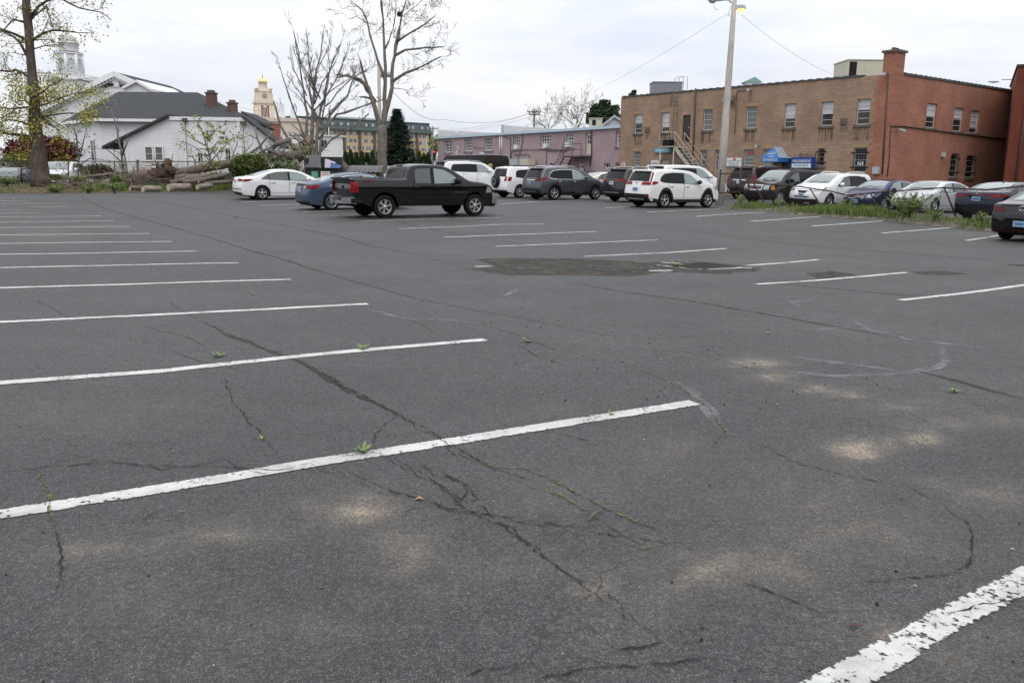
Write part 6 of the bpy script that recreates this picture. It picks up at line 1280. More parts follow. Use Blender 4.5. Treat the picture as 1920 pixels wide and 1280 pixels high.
mb.box(xb, x1, TY-10, TY+14, 0, tz(226)-.8, 0); mb.box(xb+.41, x1+.4, TY-10.4, TY+14, tz(226)-.8, tz(224), 0)
for k in range(22): x = xb+1+k*.55; mb.box(x, x+.28, TY-10.25, TY-10.001, tz(231), tz(228), 2)
mb.build('main_block', [M_CREAM, M_TBR, M_STAIN], th, True)
# antennas
for i, (px, y0, y1) in enumerate(((527,184,228),(521,192,228),(532,196,228),(548,200,228),(553,198,228),(529,192,228))):
    a = P(px, y1, 255); zt = P(px, y0, 255).z; t = thing('antenna_mast', 'grey antenna mast among the masts right of the clock tower', 'antenna', (a.x, a.y, 0), 0, 'antenna masts beside the clock tower'); mb = MB(); mb.tube([(a.x, a.y, a.z-12), (a.x, a.y, zt)], .18, 6); mb.build('mast', M_GREYM, t, True); mb = MB(); mb.box(a.x-.45, a.x+.45, a.y-.2, a.y+.2, zt-4.5, zt-2); mb.build('panel_aerial', M_SIGNW, t, True)
# ---- long tan apartment block with green mansard roof
qa, qb = XY(556, 300, 330), XY(807, 300, 372); FA = Facade(qa, qb); ap = thing('apartment_block', 'long tan apartment block with a dark green mansard top storey', 'building', (qa[0], qa[1], 0))
zA1 = FA.uv(700, 227.5)[1]; zA2 = FA.uv(700, 244.5)[1]
M_TANW = pmat('tan_wall', (.52,.39,.255), .9); M_GREEN = pmat('green_mansard', (.065,.095,.088), .8, var=.12, vscale=.3); M_BPIL = pmat('brown_pilaster', (.13,.085,.06), .9)
mb = MB(); FA.fbox(mb, 0, FA.len, 0, zA2, -14, 0); mb.build('wall', M_TANW, ap, True)
mb = MB(); mb.hexa([FA.pt(-.5,zA2,.9), FA.pt(FA.len+.8,zA2,.9), FA.pt(FA.len+.8,zA2,-14), FA.pt(-.5,zA2,-14)], [FA.pt(0,zA1,-.8), FA.pt(FA.len,zA1,-.8), FA.pt(FA.len,zA1,-13), FA.pt(0,zA1,-13)]); mb.build('mansard_roof', M_GREEN, ap, True)
mb = MB(); FA.fbox(mb, -.6, FA.len+.9, zA2-.5, zA2-.02, .0, 1.1); FA.fbox(mb, -.2, FA.len+.2, zA1, zA1+.5, -13, -.5); mb.build('cornice', M_GREEN, ap, True)
nb_ = 9; bw = FA.len/nb_; M_APW = pmat('apartment_pane', (.13,.14,.15), .2); M_CURT = pmat('curtain', (.46,.47,.47), .8)
for i in range(nb_+1): mb = MB(); FA.fbox(mb, i*bw-.55, i*bw+.55, 0, zA2-.5, .01, .5); mb.build('pilaster', M_BPIL, ap, True)
rr = random.Random(5)
for i in range(nb_):
    for fl in range(5):
        for k in range(2):
            z0 = zA2-2.2-2.95*fl; u0 = i*bw+1.2+k*(bw/2-.45)
            if fl == 4: z0 = zA2+1.3
            o = .02 if fl != 4 else .45; w0 = 2.7
            mb = MB(); FA.fbox(mb, u0, u0+w0, z0, z0+1.3, -.6, o+.04); w_ = mb.build('window', M_APW, ap, True)
            cu_ = u0+rr.choice((.05, .9, 1.5)); mb = MB(); FA.fbox(mb, cu_, cu_+1.0, z0+.08, z0+1.22, o+.045, o+.06); g_ = mb.build('curtain', M_CURT, ap, True); g_.parent = w_
for k in range(9): u = FA.len*(.30+.04*k); mb = MB(); FA.fbox(mb, u, u+2.6, zA1+.5, zA1+1.3, -3, -2.9); mb.build('solar_panel', M_GREYM, ap, True)
# low tan shop and white strip behind hedge
q = P(640, 300, 215); t = thing('low_building', 'low plain brownish building behind the clipped hedge row', 'building', (q.x, q.y, 0)); a, b = P(628, 300, 215), P(722, 300, 215); mb = MB(); mb.box(a.x, b.x, a.y, a.y+10, 0, P(680, 287, 215).z); mb.build('wall', pmat('dull_tan', (.25,.20,.165), .9), t, True); mb = MB(); mb.box(a.x-.3, b.x+.3, a.y-.3, a.y+10, P(680, 287, 215).z, P(680, 286, 215).z); mb.build('roof', M_STAIN, t, True)
q = P(730, 300, 180); t = thing('low_building', 'low white shop fascia showing behind the hedge and traffic lights', 'building', (q.x, q.y, 0)); a, b = P(690, 300, 180), P(830, 300, 180); mb = MB(); mb.box(a.x, b.x, a.y, a.y+10, 0, P(750, 299, 180).z); mb.build('wall', M_SIGNW, t, True); mb = MB(); mb.box(a.x-.2, b.x+.2, a.y-.4, a.y+10, P(750, 299, 180).z, P(750, 295, 180).z); mb.build('fascia', pmat('fascia_grey', (.45,.44,.42), .8), t, True)
# ---- white stucco building behind the bare tree
q0, q1 = XY(505, 280, 112), XY(643, 280, 119); FW = Facade(q0, q1); ws = thing('white_building', 'plain white two-storey building with few windows behind the bare multi-stem tree', 'building', (q0[0], q0[1], 0)); zw = FW.uv(600, 255.5)[1]
WW = [FW.rect(567,262,573,271), FW.rect(587,262,593.5,271.5), FW.rect(603,262.5,614.5,278.5)]
mb = MB(); FW.wall(mb, 0, FW.len, 0, zw, WW, .15); FW.fbox(mb, FW.len-.2, FW.len, 0, zw, -8, -.01); mb.build('wall', M_STUCW, ws, True)
for i, r in enumerate(WW): window_unit(FW, ws, r, 1, 2 if i == 2 else 1, M_TRIM, M_PANE, 0, .15, .08, True, None, M_TRIM)
mb = MB(); FW.fbox(mb, -.1, FW.len+.4, zw, zw+.2, -8, .25); mb.build('roof_edge', M_SIGNL and pmat('pale_edge', (.58,.62,.66), .5), ws, True)
mb = MB(); FW.fbox(mb, FW.len-.5, FW.len-.35, .3, zw, .01, .12); mb.build('downpipe', M_TRIM, ws, True)
q = P(516, 244, 100); t = thing('brick_chimney', 'squat brick chimney on a dark gabled roof left of the bare tree', 'chimney', (q.x, q.y, 0)); a, b = P(508.5, 262, 100), P(523, 262, 100); mb = MB(); mb.box(a.x, b.x, a.y, a.y+.9, 0, P(515, 233.5, 100).z); mb.build('stack', M_TBR, t, True); mb = MB(); mb.box(a.x-.08, b.x+.08, a.y-.08, a.y+.98, P(515, 233.5, 100).z, P(515, 232.5, 100).z); mb.build('cap', M_STAIN, t, True)
q = P(490, 250, 104); t = thing('house', 'house with dark roof edge peeking out behind the hall gable', 'house', (q.x, q.y, 0)); a, b, c = P(470, 226, 104), P(505, 243, 104), P(545, 268, 104); mb = MB(); mb.prism([(P(455, 300, 104).x, a.y, 0), (c.x, c.y, 0), c, b, P(455, 221, 104)], (0, 6, 0)); mb.build('wall', pmat('house_tan', (.40,.34,.29), .9), t, True); mb = MB(); e, f = P(455, 220, 104), P(500, 240, 104); mb.hexa([e+Vector((0,-.6,.02)), f+Vector((0,-.6,.02)), f+Vector((0,6,.02)), e+Vector((0,6,.02))], [e+Vector((0,-.6,.7)), f+Vector((0,-.6,.5)), f+Vector((0,6,.5)), e+Vector((0,6,.7))]); mb.build('roof', M_SHING, t, True)
# ------------------------------------------------------------ soil, grass and plants
M_SOIL = pmat('leaf_litter_soil', (.105,.068,.043), .95, 0, .1, var=.5, vscale=3.5, bump=1.0, bscale=18, col2=(.17,.125,.085))
M_GRAVEL = pmat('gravel_soil', (.105,.085,.066), .95, 0, .1, var=.5, vscale=4, bump=1.0, bscale=30, col2=(.19,.165,.14))
M_GRASS = pmat('grass_blade', (.095,.155,.038), .7, 0, .2, island=.45, col2=(.21,.275,.08)); M_GRASSD = pmat('dry_grass', (.23,.18,.105), .8, 0, .1, island=.4)
M_WEED = pmat('weed_leaf', (.115,.175,.055), .7, 0, .2, island=.4, col2=(.22,.28,.10))
M_BARK = pmat('maple_bark', (.082,.066,.054), .95, 0, .1, var=.4, vscale=5, bump=1.0, bscale=14, stretch=(1,1,.25)); M_BARKG = pmat('grey_bark', (.15,.13,.112), .95, 0, .1, var=.35, vscale=6, bump=1.0, bscale=14, stretch=(1,1,.25))
M_TWIG = pmat('twig', (.165,.145,.13), .9, 0, .1); M_DEADW = pmat('dead_wood', (.165,.135,.11), .95, 0, .1, var=.35, vscale=5, bump=.8, bscale=12); M_CUT = pmat('cut_wood', (.47,.39,.31), .85, 0, .1, var=.25, vscale=9)
M_BIRCH = pmat('peeled_log', (.27,.225,.19), .9, 0, .1, var=.35, vscale=6)
M_LEAFY = pmat('spring_leaf', (.27,.26,.04), .65, 0, .2, island=.35, col2=(.46,.43,.10)); M_LEAFG = pmat('young_leaf', (.24,.29,.06), .65, 0, .2, island=.4, col2=(.36,.40,.10))
M_RED_L = pmat('red_leaf', (.085,.018,.022), .7, 0, .15, island=.5, col2=(.16,.038,.04)); M_CONE = pmat('needle_dark', (.075,.11,.08), .8, 0, .2, island=.45, col2=(.17,.23,.175)); M_ARB = pmat('arborvitae_leaf', (.022,.045,.014), .8, 0, .15, island=.5, col2=(.055,.095,.03))
M_BUSH = pmat('bush_leaf', (.030,.052,.012), .75, 0, .15, island=.55, col2=(.11,.135,.035)); M_PINE = pmat('pine_needle', (.024,.045,.022), .8, 0, .15, island=.5, col2=(.05,.085,.035))
rv = random.Random(11)
def strip(name, front, back_v, prof, m, n=60, cols=8, rough=.06):
    pts = []
    for i in range(len(front)-1):
        k = max(1, int((front[i+1]-front[i]).length/.7)); pts += [front[i].lerp(front[i+1], j/k) for j in range(k)]
    pts.append(front[-1]); vs = []
    for p in pts:
        for c in range(cols+1):
            t = c/cols; q = p+back_v*t; i = min(len(prof)-2, int(t*(len(prof)-1))); f = t*(len(prof)-1)-i; h = prof[i]*(1-f)+prof[i+1]*f
            if c == 0: jx = rv.uniform(-.15, .15); q = q+back_v.normalized()*jx
            vs.append((q.x, q.y, gz(q.x, q.y)+.006+h+(rv.uniform(-rough, rough) if 0 < c < cols else 0)))
    mb = MB(); k = cols+1; mb.add(vs, [(i*k+c, i*k+c+1, (i+1)*k+c+1, (i+1)*k+c) for i in range(len(pts)-1) for c in range(cols)], 0, True)
    o = mb.build(name, m); tag(o, kind='structure'); return o, vs
bank_front = [G(x, y) for x, y in ((-160,364),(0,363),(100,362.5),(250,361),(430,358.5),(520,354),(620,349),(760,346))]
bv = Vector((-3.5, 9.5, 0)); BANKP = [0,.13,.24,.32,.34,.3,.2,.05,-.2]
strip('soil_bank', bank_front, bv, BANKP, M_SOIL)
_bx = [(-160,364),(0,363),(100,362.5),(250,361),(430,358.5),(520,354),(620,349),(760,346)]
def _bfront(px):
    for (a, ya), (b, yb) in zip(_bx, _bx[1:]):
        if a <= px <= b: return G(px, ya+(yb-ya)*(px-a)/(b-a))
BT = [_bfront(-160+4*i) for i in range(231)]
def bank_pt(px, t):
    f = max(0, min(229.99, (px+160)/4)); i = int(f); q = BT[i].lerp(BT[i+1], f-i)+bv*t; i = min(len(BANKP)-2, int(t*(len(BANKP)-1))); f = t*(len(BANKP)-1)-i
    return Vector((q.x, q.y, gz(q.x, q.y)+BANKP[i]*(1-f)+BANKP[i+1]*f))
verge_front = [G(x, y) for x, y in ((1352,391),(1435,398),(1545,407),(1660,415),(1790,428),(1875,437),(1990,452))]
vb = Vector((1.45, .75, 0)); VP = [0,.10,.17,.18,.10,.0]
strip('gravel_verge', verge_front, vb, VP, M_GRAVEL, cols=6, rough=.03)
def verge_pt(s, t):
    L_ = len(verge_front)-1; i = min(L_-1, int(s*L_)); f = s*L_-i; q = verge_front[i].lerp(verge_front[i+1], f)+vb*t; j = min(len(VP)-2, int(t*(len(VP)-1))); g = t*(len(VP)-1)-j
    return Vector((q.x, q.y, gz(q.x, q.y)+VP[j]*(1-g)+VP[j+1]*g))
def blade(mb, p, h, w_, mi=0, lean=.35):
    a = rv.uniform(0, 6.28); d = Vector((math.cos(a), math.sin(a), 0)); s = Vector((-d.y, d.x, 0))*w_/2; l = rv.uniform(0, lean)*h
    m_ = p+d*l*.4+Vector((0,0,h*.6)); t = p+d*l+Vector((0,0,h)); mb.add([p-s, p+s, m_+s*.7, m_-s*.7, t], [(0,1,2,3), (3,2,4)], mi)
def leaf(mb, p, ls, mi=0, up=.3):
    d = Vector((rv.gauss(0,1), rv.gauss(0,1), rv.gauss(0,1)+up)); d.normalize(); a = d.cross(Vector((rv.gauss(0,1), rv.gauss(0,1), rv.gauss(0,1))))
    if a.length < 1e-3: return
    a.normalize(); b = d.cross(a); q = ls*rv.uniform(.6, 1.25); mb.add([p-a*q*.5, p+b*q*.32, p+a*q*.55, p-b*q*.32], [(0,1,2,3)], mi)
mb = MB()
for _ in range(5200):
    s = rv.random(); t = rv.random(); d = .5+.5*math.sin(s*37)+.5*math.sin(s*91+2)
    if rv.random() > .25+.4*d: continue
    c = rv.random()*.75+.1; p = verge_pt(s, min(1, max(0, t))); blade(mb, p, rv.uniform(.06, .2)*(1+.5*d), .022, 0 if rv.random() < .85 else 1)
for (s0, s1, h0, k) in ((.22,.50,.42,3800),(.04,.14,.3,900),(.40,.46,.5,450),(.56,.95,.2,1500)):
    for _ in range(k): s = rv.uniform(s0, s1); blade(mb, verge_pt(s, rv.uniform(.15, .8)), rv.uniform(.4, 1)*h0*math.sin(math.pi*(.1+.8*(s-s0)/(s1-s0))), .02)
tag(mb.build('grass', [M_GRASS, M_GRASSD]), 'grass and low weeds growing along the gravel verge under the chain-link fence', 'grass', kind='stuff')
mb = MB()
for _ in range(7500):
    px = rv.uniform(-40, 720); t = rv.random()**1.6*.75
    cl = math.sin(px*.11)+math.sin(px*.043+1)+math.sin(px*.23+2)*.6
    if rv.random() > .28+.28*cl: continue
    blade(mb, bank_pt(px, t), rv.uniform(.08, .26), .03, 0 if rv.random() < .75 else 1)
for (a, b, h0, k) in ((255,440,.42,2600),(345,372,.75,500),(415,440,.7,500),(150,190,.5,350),(88,112,.4,300),(205,235,.6,500)):
    for _ in range(k): px = rv.uniform(a, b); blade(mb, bank_pt(px, rv.uniform(.03, .2)), rv.uniform(.35, 1)*h0, .028)
tag(mb.build('grass', [M_GRASS, M_GRASSD]), 'grass tufts on the leaf-littered bank before the church hall', 'grass', kind='stuff')
# weeds
def weed(name, label, p, r, h, n=26, m=M_WEED, stems=5, group=None, ls=.09):
    t = thing(name, label, 'weed', p, 0, group); mb = MB(); ml = MB()
    for k in range(stems):
        a = rv.uniform(0, 6.28); tip = Vector((math.cos(a)*r*rv.random(), math.sin(a)*r*rv.random(), h*rv.uniform(.6, 1))); mb.tube([(0,0,-.02), tip*.5+Vector((0,0,.03)), tip], [.008, .006, .003], 4)
        for j in range(n//stems): q = tip*rv.uniform(.25, 1.05); leaf(ml, q+Vector((rv.gauss(0,.03), rv.gauss(0,.03), 0)), ls)
    mb.build('stem', m, t); ml.build('leaves', m, t)
for lb, s, tt, r, h, n in (('tall bushy green weed between the royal blue and silver sedans',.53,.35,1.0,.85,1700),('tall weed at the foot of the wooden light pole',.03,.4,.3,.5,160),('leafy weed before the silver sedan bumper plate',.60,.3,.4,.5,260),('feathery weed clump left of the midnight blue sedan',.72,.4,.4,.4,220),('leafy weed in front of the white suv with shield grille',.34,.6,.35,.6,200),('weed clump beside the black compact sedan rear wheel',.82,.4,.3,.4,160),('weed sprawling before the black suv grille',.16,.5,.35,.4,200)):
    weed('tall_weed', lb, verge_pt(s, tt), r, h, n, M_WEED, 60 if n > 500 else 14, None, .075)
for lb, px, py, r, n in (('small star-shaped weed rooted at the nearest long white line',680,848,.058,16),('tiny weed in the crack beside the second white line',681,655,.07,10),('small weed left of the middle crack near the second line',412,668,.07,12),('tiny green sprout in the bare asphalt of the near stall',491,822,.03,6),('small weed at the far end of the moss line',990,641,.07,10),('tiny weed on the upper edge of the nearest white line',1146,778,.035,7),('tiny weed right of the tan sand patches',1790,735,.05,8),('small weed sprouting inside the painted drain frame',1268,500,.14,14)):
    p = G(px, py); t = thing('small_weed', lb, 'weed', p); mb = MB()
    for k in range(n):
        a = 6.28*k/n+rv.uniform(-.2, .2); d = Vector((math.cos(a), math.sin(a), 0)); s = Vector((-d.y, d.x, 0)); L_ = r*rv.uniform(.7, 1.2); e = rv.uniform(.25, 1.1); mb.add([Vector((0,0,.005))-s*.004, Vector((0,0,.005))+s*.004, d*L_*.6+Vector((0,0,L_*e*.5))+s*L_*.14, d*L_+Vector((0,0,L_*e*.7)), d*L_*.6+Vector((0,0,L_*e*.5))-s*L_*.14], [(0,1,2,4), (4,2,3)])
    mb.build('leaves', M_WEED, t)
# ------------------------------------------------------------ trees
def grow(mb, p, d, L, r, dep, tips, spread=.7, up=.15, kids=(2, 4), rmin=.011, wob=.12, mi=0):
    n = 4; pts = [p]; q = p; dd = d.normalized()
    for i in range(n):
        dd = (dd+Vector((rv.gauss(0,wob), rv.gauss(0,wob), rv.gauss(0,wob)+up*.25))).normalized(); q = q+dd*(L/n); pts.append(q)
    r1 = max(rmin, r*.5); mb.tube(pts, [max(rmin, r+(r1-r)*i/n) for i in range(n+1)], 5 if r > .04 else 3, mi, False)
    if dep == 0: tips += [pts[2], pts[3], pts[4]]; return
    for k in range(rv.randint(*kids)):
        i = rv.randint(1, n); b = pts[i]; s = Vector((rv.gauss(0,1), rv.gauss(0,1), rv.gauss(0,.7))); s = (s-dd*s.dot(dd)).normalized()
        grow(mb, b, dd*(1-spread*.5)+s*spread+Vector((0,0,up)), L*rv.uniform(.45, .75), max(rmin, r*(.62-.06*i)), dep-1, tips, spread, up, kids, rmin, wob, mi)
def limbs(mb, specs, d, tips, dep=2, tw=1.0, kids=(2, 4), step=.8, up=.15, dz=.0, rmin=.011, n=8, ws=1.0):
    for sp in specs:
        pts3, rad = [], []; off = rv.uniform(-dz, dz); m = len(sp)
        for i, (x, y, w_) in enumerate(sp): pts3.append(P(x, y, d+off*i/(m-1))); rad.append(w_*(ws if w_ < 15 else 1)/2*d/FPX)
        fine, fr = [], []
        for i in range(m-1):
            k = max(1, int((pts3[i+1]-pts3[i]).length/.5))
            for j in range(k): fine.append(pts3[i].lerp(pts3[i+1], j/k)+Vector((rv.gauss(0,.03), rv.gauss(0,.03), rv.gauss(0,.03)))*(1 if i+j else 0)); fr.append(rad[i]+(rad[i+1]-rad[i])*j/k)
        fine.append(pts3[-1]); fr.append(rad[-1]); mb.tube(fine, [max(rmin, q) for q in fr], n if rad[0] > .08 else 5, 0, True)
        for i in range(len(fine)):
            if dep < 0 or fr[i] > .17 or rv.random() > tw: continue
            dd = (fine[min(i+1, len(fine)-1)]-fine[max(0, i-1)]).normalized(); s = Vector((rv.gauss(0,1), rv.gauss(0,1), rv.gauss(0,.8))); s = (s-dd*s.dot(dd)).normalized()
            grow(mb, fine[i], dd*.55+s*.75+Vector((0,0,up)), step*rv.uniform(.6, 1.5), min(fr[i]*.5, .04), dep, tips, .7, up, kids, rmin)
def leaves_mesh(tips, per, rad, ls, mb=None, cond=None):
    mb = mb or MB()
    for t in tips:
        k = per(t) if callable(per) else per
        for _ in range(int(k+rv.random())): leaf(mb, t+Vector((rv.gauss(0,rad), rv.gauss(0,rad), rv.gauss(0,rad*.7))), ls)
    return mb
def tree(name, label, base, trunkmb, crownmb, mt, mc, group=None, cname='crown'):
    t = thing(name, label, 'tree', base, 0, group); trunkmb.build('trunk', mt, t, True)
    if crownmb and crownmb.v: crownmb.build(cname, mc, t, True)
    return t
# left maple with fresh leaves
d = 47.0; base = P(78, 349, d); tr_, up_, tips, tp2 = MB(), MB(), [], []
limbs(tr_, [[(79,352,40),(77,338,33),(73,300,29),(67,240,22),(62,170,17),(56,90,15.1),(51,20,15.1),(47,-60,8),(44,-120,6)]], d, tips, -1, n=14)
limbs(up_, [[(61,76,9),(80,65,8),(98,56,6),(125,59,4),(168,62,2)],[(58,32,9),(72,14,8),(88,0,7),(113,-4,6),(148,16,4),(193,24,3),(209,38,2)],[(52,76,9),(27,64,7),(-5,52,5)],[(50,104,8),(38,80,7),(12,62,5),(-8,55,4)],[(58,146,9),(30,132,7),(-6,134,5)],[(46,42,7),(27,36,5),(6,58,3)],
 [(52,10,8),(38,-5,6),(25,-20,4)],[(70,262,10),(45,254,9),(20,251,7),(-8,247,5)],[(57,40,5),(86,10,4),(97,50,3)],[(60,92,4),(85,86,3),(120,84,2)],[(66,160,5),(92,178,4),(100,185,2)],[(68,215,7),(50,190,5),(32,190,3)],[(74,215,6),(92,230,4),(112,246,3)],[(67,238,7),(40,228,5),(20,226,3),(-5,232,2)],
 [(68,200,6),(105,188,4),(140,176,3),(170,172,2)],[(70,222,6),(110,212,4),(150,212,3),(186,220,2)],[(66,182,5),(95,160,4),(118,148,2)],[(63,200,6),(30,204,4),(-10,200,3)],[(55,-20,8),(80,-40,5),(120,-60,3)],[(47,-20,7),(20,-45,5),(-15,-60,3)]], d, tips, 2, .8, (2, 3), .85, .1, 2.2, ws=.66)
def per(t):
    x, y = proj(t)
    if y > 140: return 12 if (x > 20 or y > 180) else 5
    return 2.2
tree('maple_tree', 'big maple trunk with sparse yellow-green spring leaves at the left edge', base, tr_, None, M_BARK, M_LEAFY)
mt = bpy.data.objects['maple_tree']; up_.build('branches', M_BARK, mt, True); leaves_mesh(tips, per, .28, .125).build('crown', M_LEAFY, mt, True)
# bare multi-stem tree
d = 54.0; base = P(590, 332, d); tr_, up_, tips = MB(), MB(), []
limbs(tr_, [[(578,335,16),(573,270,13),(575,215,9),(566,150,6),(559,100,4),(551,60,2)],[(586,335,18),(584,260,14),(586,200,10),(591,150,7),(601,100,4),(606,65,2)],[(594,335,16),(593,270,13),(599,220,9),(611,160,6),(626,110,4),(640,80,2)],[(597,330,12),(601,262,10),(618,216,8),(650,182,6),(668,132,3)],[(598,262,9),(630,216,8),(680,200,5),(722,186,3)],[(590,296,9),(620,264,7),(655,242,5),(692,214,3)],
  [(572,262,8),(548,196,5),(532,152,4),(524,122,2)],[(566,300,15),(545,270,12),(535,255,9),(522,218,8),(513,190,6)],[(600,200,5),(640,130,4),(652,92,2)],[(575,180,5),(550,130,3),(545,90,2)],[(589,170,5),(578,110,3),(575,60,2)],[(610,200,5),(655,150,3),(690,130,2)]], d, tips, -1, n=8, ws=.52)
for k in range(9):
    x0 = 592+rv.uniform(-9, 12); y0 = rv.uniform(175, 255); x1 = 604+rv.gauss(0, 34); y1 = rv.uniform(58, 110)+abs(x1-600)*.6; limbs(up_, [[(x0,y0,4),((x0*.55+x1*.45)+rv.gauss(0,5),y0*.5+y1*.5,2.6),(x1,y1,1.5)]], d, tips, 2, .6, (2,3), .5, .35, 1.5, ws=.8)
limbs(up_, [[(566,150,5),(558,100,4),(550,58,2)],[(590,160,5),(601,100,4),(607,58,2)],[(611,160,5),(626,110,4),(642,74,2)],[(618,216,5),(650,182,4),(668,130,2)],[(630,216,5),(680,200,4),(722,184,2)],[(620,264,4),(655,242,3),(692,212,2)],[(560,230,5),(532,152,3),(523,118,2)],[(600,200,4),(640,130,3),(653,88,2)],[(575,180,4),(550,130,3),(544,84,2)],[(589,170,4),(578,110,3),(574,54,2)],[(610,200,4),(655,150,3),(692,128,2)],[(585,150,4),(615,95,3),(622,60,2)],[(590,230,4),(560,180,3),(540,165,2)],[(600,230,4),(640,190,3),(660,170,2)]], d, tips, 2, .6, (2, 3), .55, .3, 1.5, ws=.5)
t = tree('bare_tree', 'leafless multi-stem tree with a broken leaning trunk at its base', base, tr_, up_, M_BARKG, M_TWIG, None, 'branches')
mb = MB(); pts = [(579,258),(572,278),(556,290),(530,294),(500,296),(450,303),(400,312),(345,322),(305,329)]; q = [P(x, y, 54-.5*i) for i, (x, y) in enumerate(pts)]; mb.tube(q, [.22,.27,.30,.29,.28,.27,.26,.24,.20], 12)
for k in range(20): a = rv.choice(q[:4]); mb.bar(a+Vector((rv.uniform(-.4,.4), rv.uniform(-.4,.2), rv.uniform(-.1,.5))), a+Vector((rv.uniform(-1.1,.3), rv.uniform(-.5,.3), rv.uniform(.2,1.1))), .10, .05)
fl = thing('fallen_trunk', 'split fallen tree trunk lying along the bank behind the brush pile', 'log', q[5]); mb.build('trunk', M_DEADW, fl, True)
mb = MB(); tt = []; limbs(mb, [[(545,262,11),(520,272,9),(505,285,8)],[(530,292,8),(500,280,5),(480,292,4)],[(500,294,7),(482,262,4),(478,238,3)],[(495,295,6),(520,270,4),(528,258,3)],[(455,300,6),(487,275,4),(510,250,3)]], 51.5, tt, 1, .6, (1, 3), .8, .2, .5); mb.build('broken_branch', M_TWIG, fl, True)
# tall bare tree
d = 60.0; base = P(719, 338, d); tr_, up_, tips = MB(), MB(), []
limbs(tr_, [[(720,345,26),(718,330,21),(716,290,18),(716,236,17)],[(714,245,13),(704,202,11),(691,166,9),(676,149,7),(652,145,5),(630,140,3)],[(691,168,7),(682,138,6),(676,116,5)],[(718,240,14),(726,200,12),(735,165,9),(737,120,8),(742,85,6),(750,45,4),(757,15,3),(764,-8,2)],[(720,225,11),(722,160,9),(722,110,7),(720,60,5),(717,20,4),(714,-22,3)],[(722,150,8),(708,115,6),(697,80,5),(690,45,4),(680,20,3),(664,8,2)],
 [(734,154,8),(760,138,6),(790,125,4),(826,107,3)],[(741,104,7),(760,93,5),(798,90,4),(832,88,2)],[(745,78,6),(768,62,4),(798,46,3),(816,30,2)],[(704,190,8),(680,158,6),(652,140,4),(634,146,3)],[(698,186,6),(685,182,5),(674,182,3)],[(738,118,5),(748,70,4),(751,35,3)],[(722,92,5),(738,50,3),(742,15,2)]], d, tips, -1, n=10, ws=.78)
limbs(up_, [[(676,149,6),(652,145,4),(628,140,2)],[(682,138,4),(676,116,3),(670,100,2)],[(742,85,5),(750,45,4),(757,15,3),(766,-12,2)],[(720,60,4),(717,20,3),(713,-26,2)],[(697,80,4),(690,45,3),(680,20,3),(662,6,2)],[(760,138,4),(790,125,3),(828,106,2)],[(760,93,4),(798,90,3),(834,88,2)],[(768,62,4),(798,46,3),(818,28,2)],[(680,158,4),(652,140,3),(632,146,2)],[(735,165,3),(760,168,2),(768,180,2)],[(690,45,3),(668,32,2),(655,36,2)],[(738,50,3),(742,15,2),(740,-10,2)],[(757,30,3),(780,10,2),(795,-5,2)]], d, tips, 2, 1.0, (3, 4), 1.05, .12, 1.8, ws=.6)
mb = MB(); leaves_mesh([t_ for t_ in tips if proj(t_)[0] > 735], .12, .1, .16, mb)
t = tree('bare_tree', 'tall forked leafless tree with one dark bird nest near its top', base, tr_, up_, M_BARKG, M_TWIG, None, 'branches'); mb.build('crown', M_LEAFG, t, True)
q = P(749.5, 27, d); nt_ = thing('bird_nest', 'dark round bird nest high in the tall forked tree', 'nest', q); mb = MB(); mb.ball((0,0,0), .2, .2, .17, 10, 7, 0, .18)
for _ in range(40): a = rv.uniform(0, 6.28); b = rv.uniform(-.15, .1); mb.bar((.17*math.cos(a), .17*math.sin(a), b), (.24*math.cos(a+.9), .24*math.sin(a+.9), b+rv.uniform(-.06, .08)), .015, .015)
mb.build('nest_bowl', pmat('nest_dark', (.02,.015,.012), .95), nt_)
# saplings on the bank
def sapling(label, specs, d, tw, per, ls, mleaf, name='sapling', dep=1, step=.5):
    tr_, tips = MB(), []; b = P(specs[0][0][0], specs[0][0][1], d); limbs(tr_, specs, d, tips, dep, tw, (2, 3), step, .2, .8); cm = leaves_mesh(tips, per, .16, ls); tree(name, label, b, tr_, cm, M_TWIG, mleaf)
sapling('thin sapling with few leaves left of the narrow hall window', [[(147,335,4),(148,295,3),(143,262,3),(138,238,2)],[(148,295,3),(158,262,2),(163,240,1)],[(147,310,2),(170,298,2),(195,300,1)]], 50, .8, .8, .15, M_LEAFG)
sapling('bare dark sapling standing before the hall wing eave', [[(231,335,5),(228,290,4),(220,250,3),(209,205,2)],[(229,292,4),(236,275,3),(241,262,2)],[(238,335,4),(234,290,3),(222,268,2)],[(233,310,3),(215,290,2),(200,280,2)]], 50, .8, .15, .14, M_LEAFG)
sapling('leafy yellow-green young tree before the white hall wall', [[(394,318,4),(392,288,3),(383,258,3),(372,230,2)],[(393,292,3),(405,270,2),(420,255,1)],[(389,275,3),(368,262,2),(352,255,1)],[(390,280,3),(372,280,2),(350,268,1)],[(386,262,2),(400,245,2),(412,238,1)],[(393,305,2),(410,285,2),(432,262,1)]], 50, 1, 3.2, .17, M_LEAFG, 'young_tree')
sapling('thin grey shrub stems at the end of the hall fence', [[(432,318,3),(440,285,2),(447,255,1)],[(434,318,3),(425,290,2),(418,270,1)],[(420,318,3),(405,290,2),(395,278,1)],[(430,316,2),(455,290,2),(475,268,1)]], 52, .9, .7, .15, M_LEAFG, 'shrub')
sapling('leafy shrub growing between the bare multi-stem tree and the dumpster', [[(560,338,4),(558,310,3),(548,292,2)],[(560,336,3),(575,308,2),(580,290,1)],[(556,336,3),(540,318,2),(530,306,1)]], 51, 1, 5, .15, M_WEED, 'shrub')
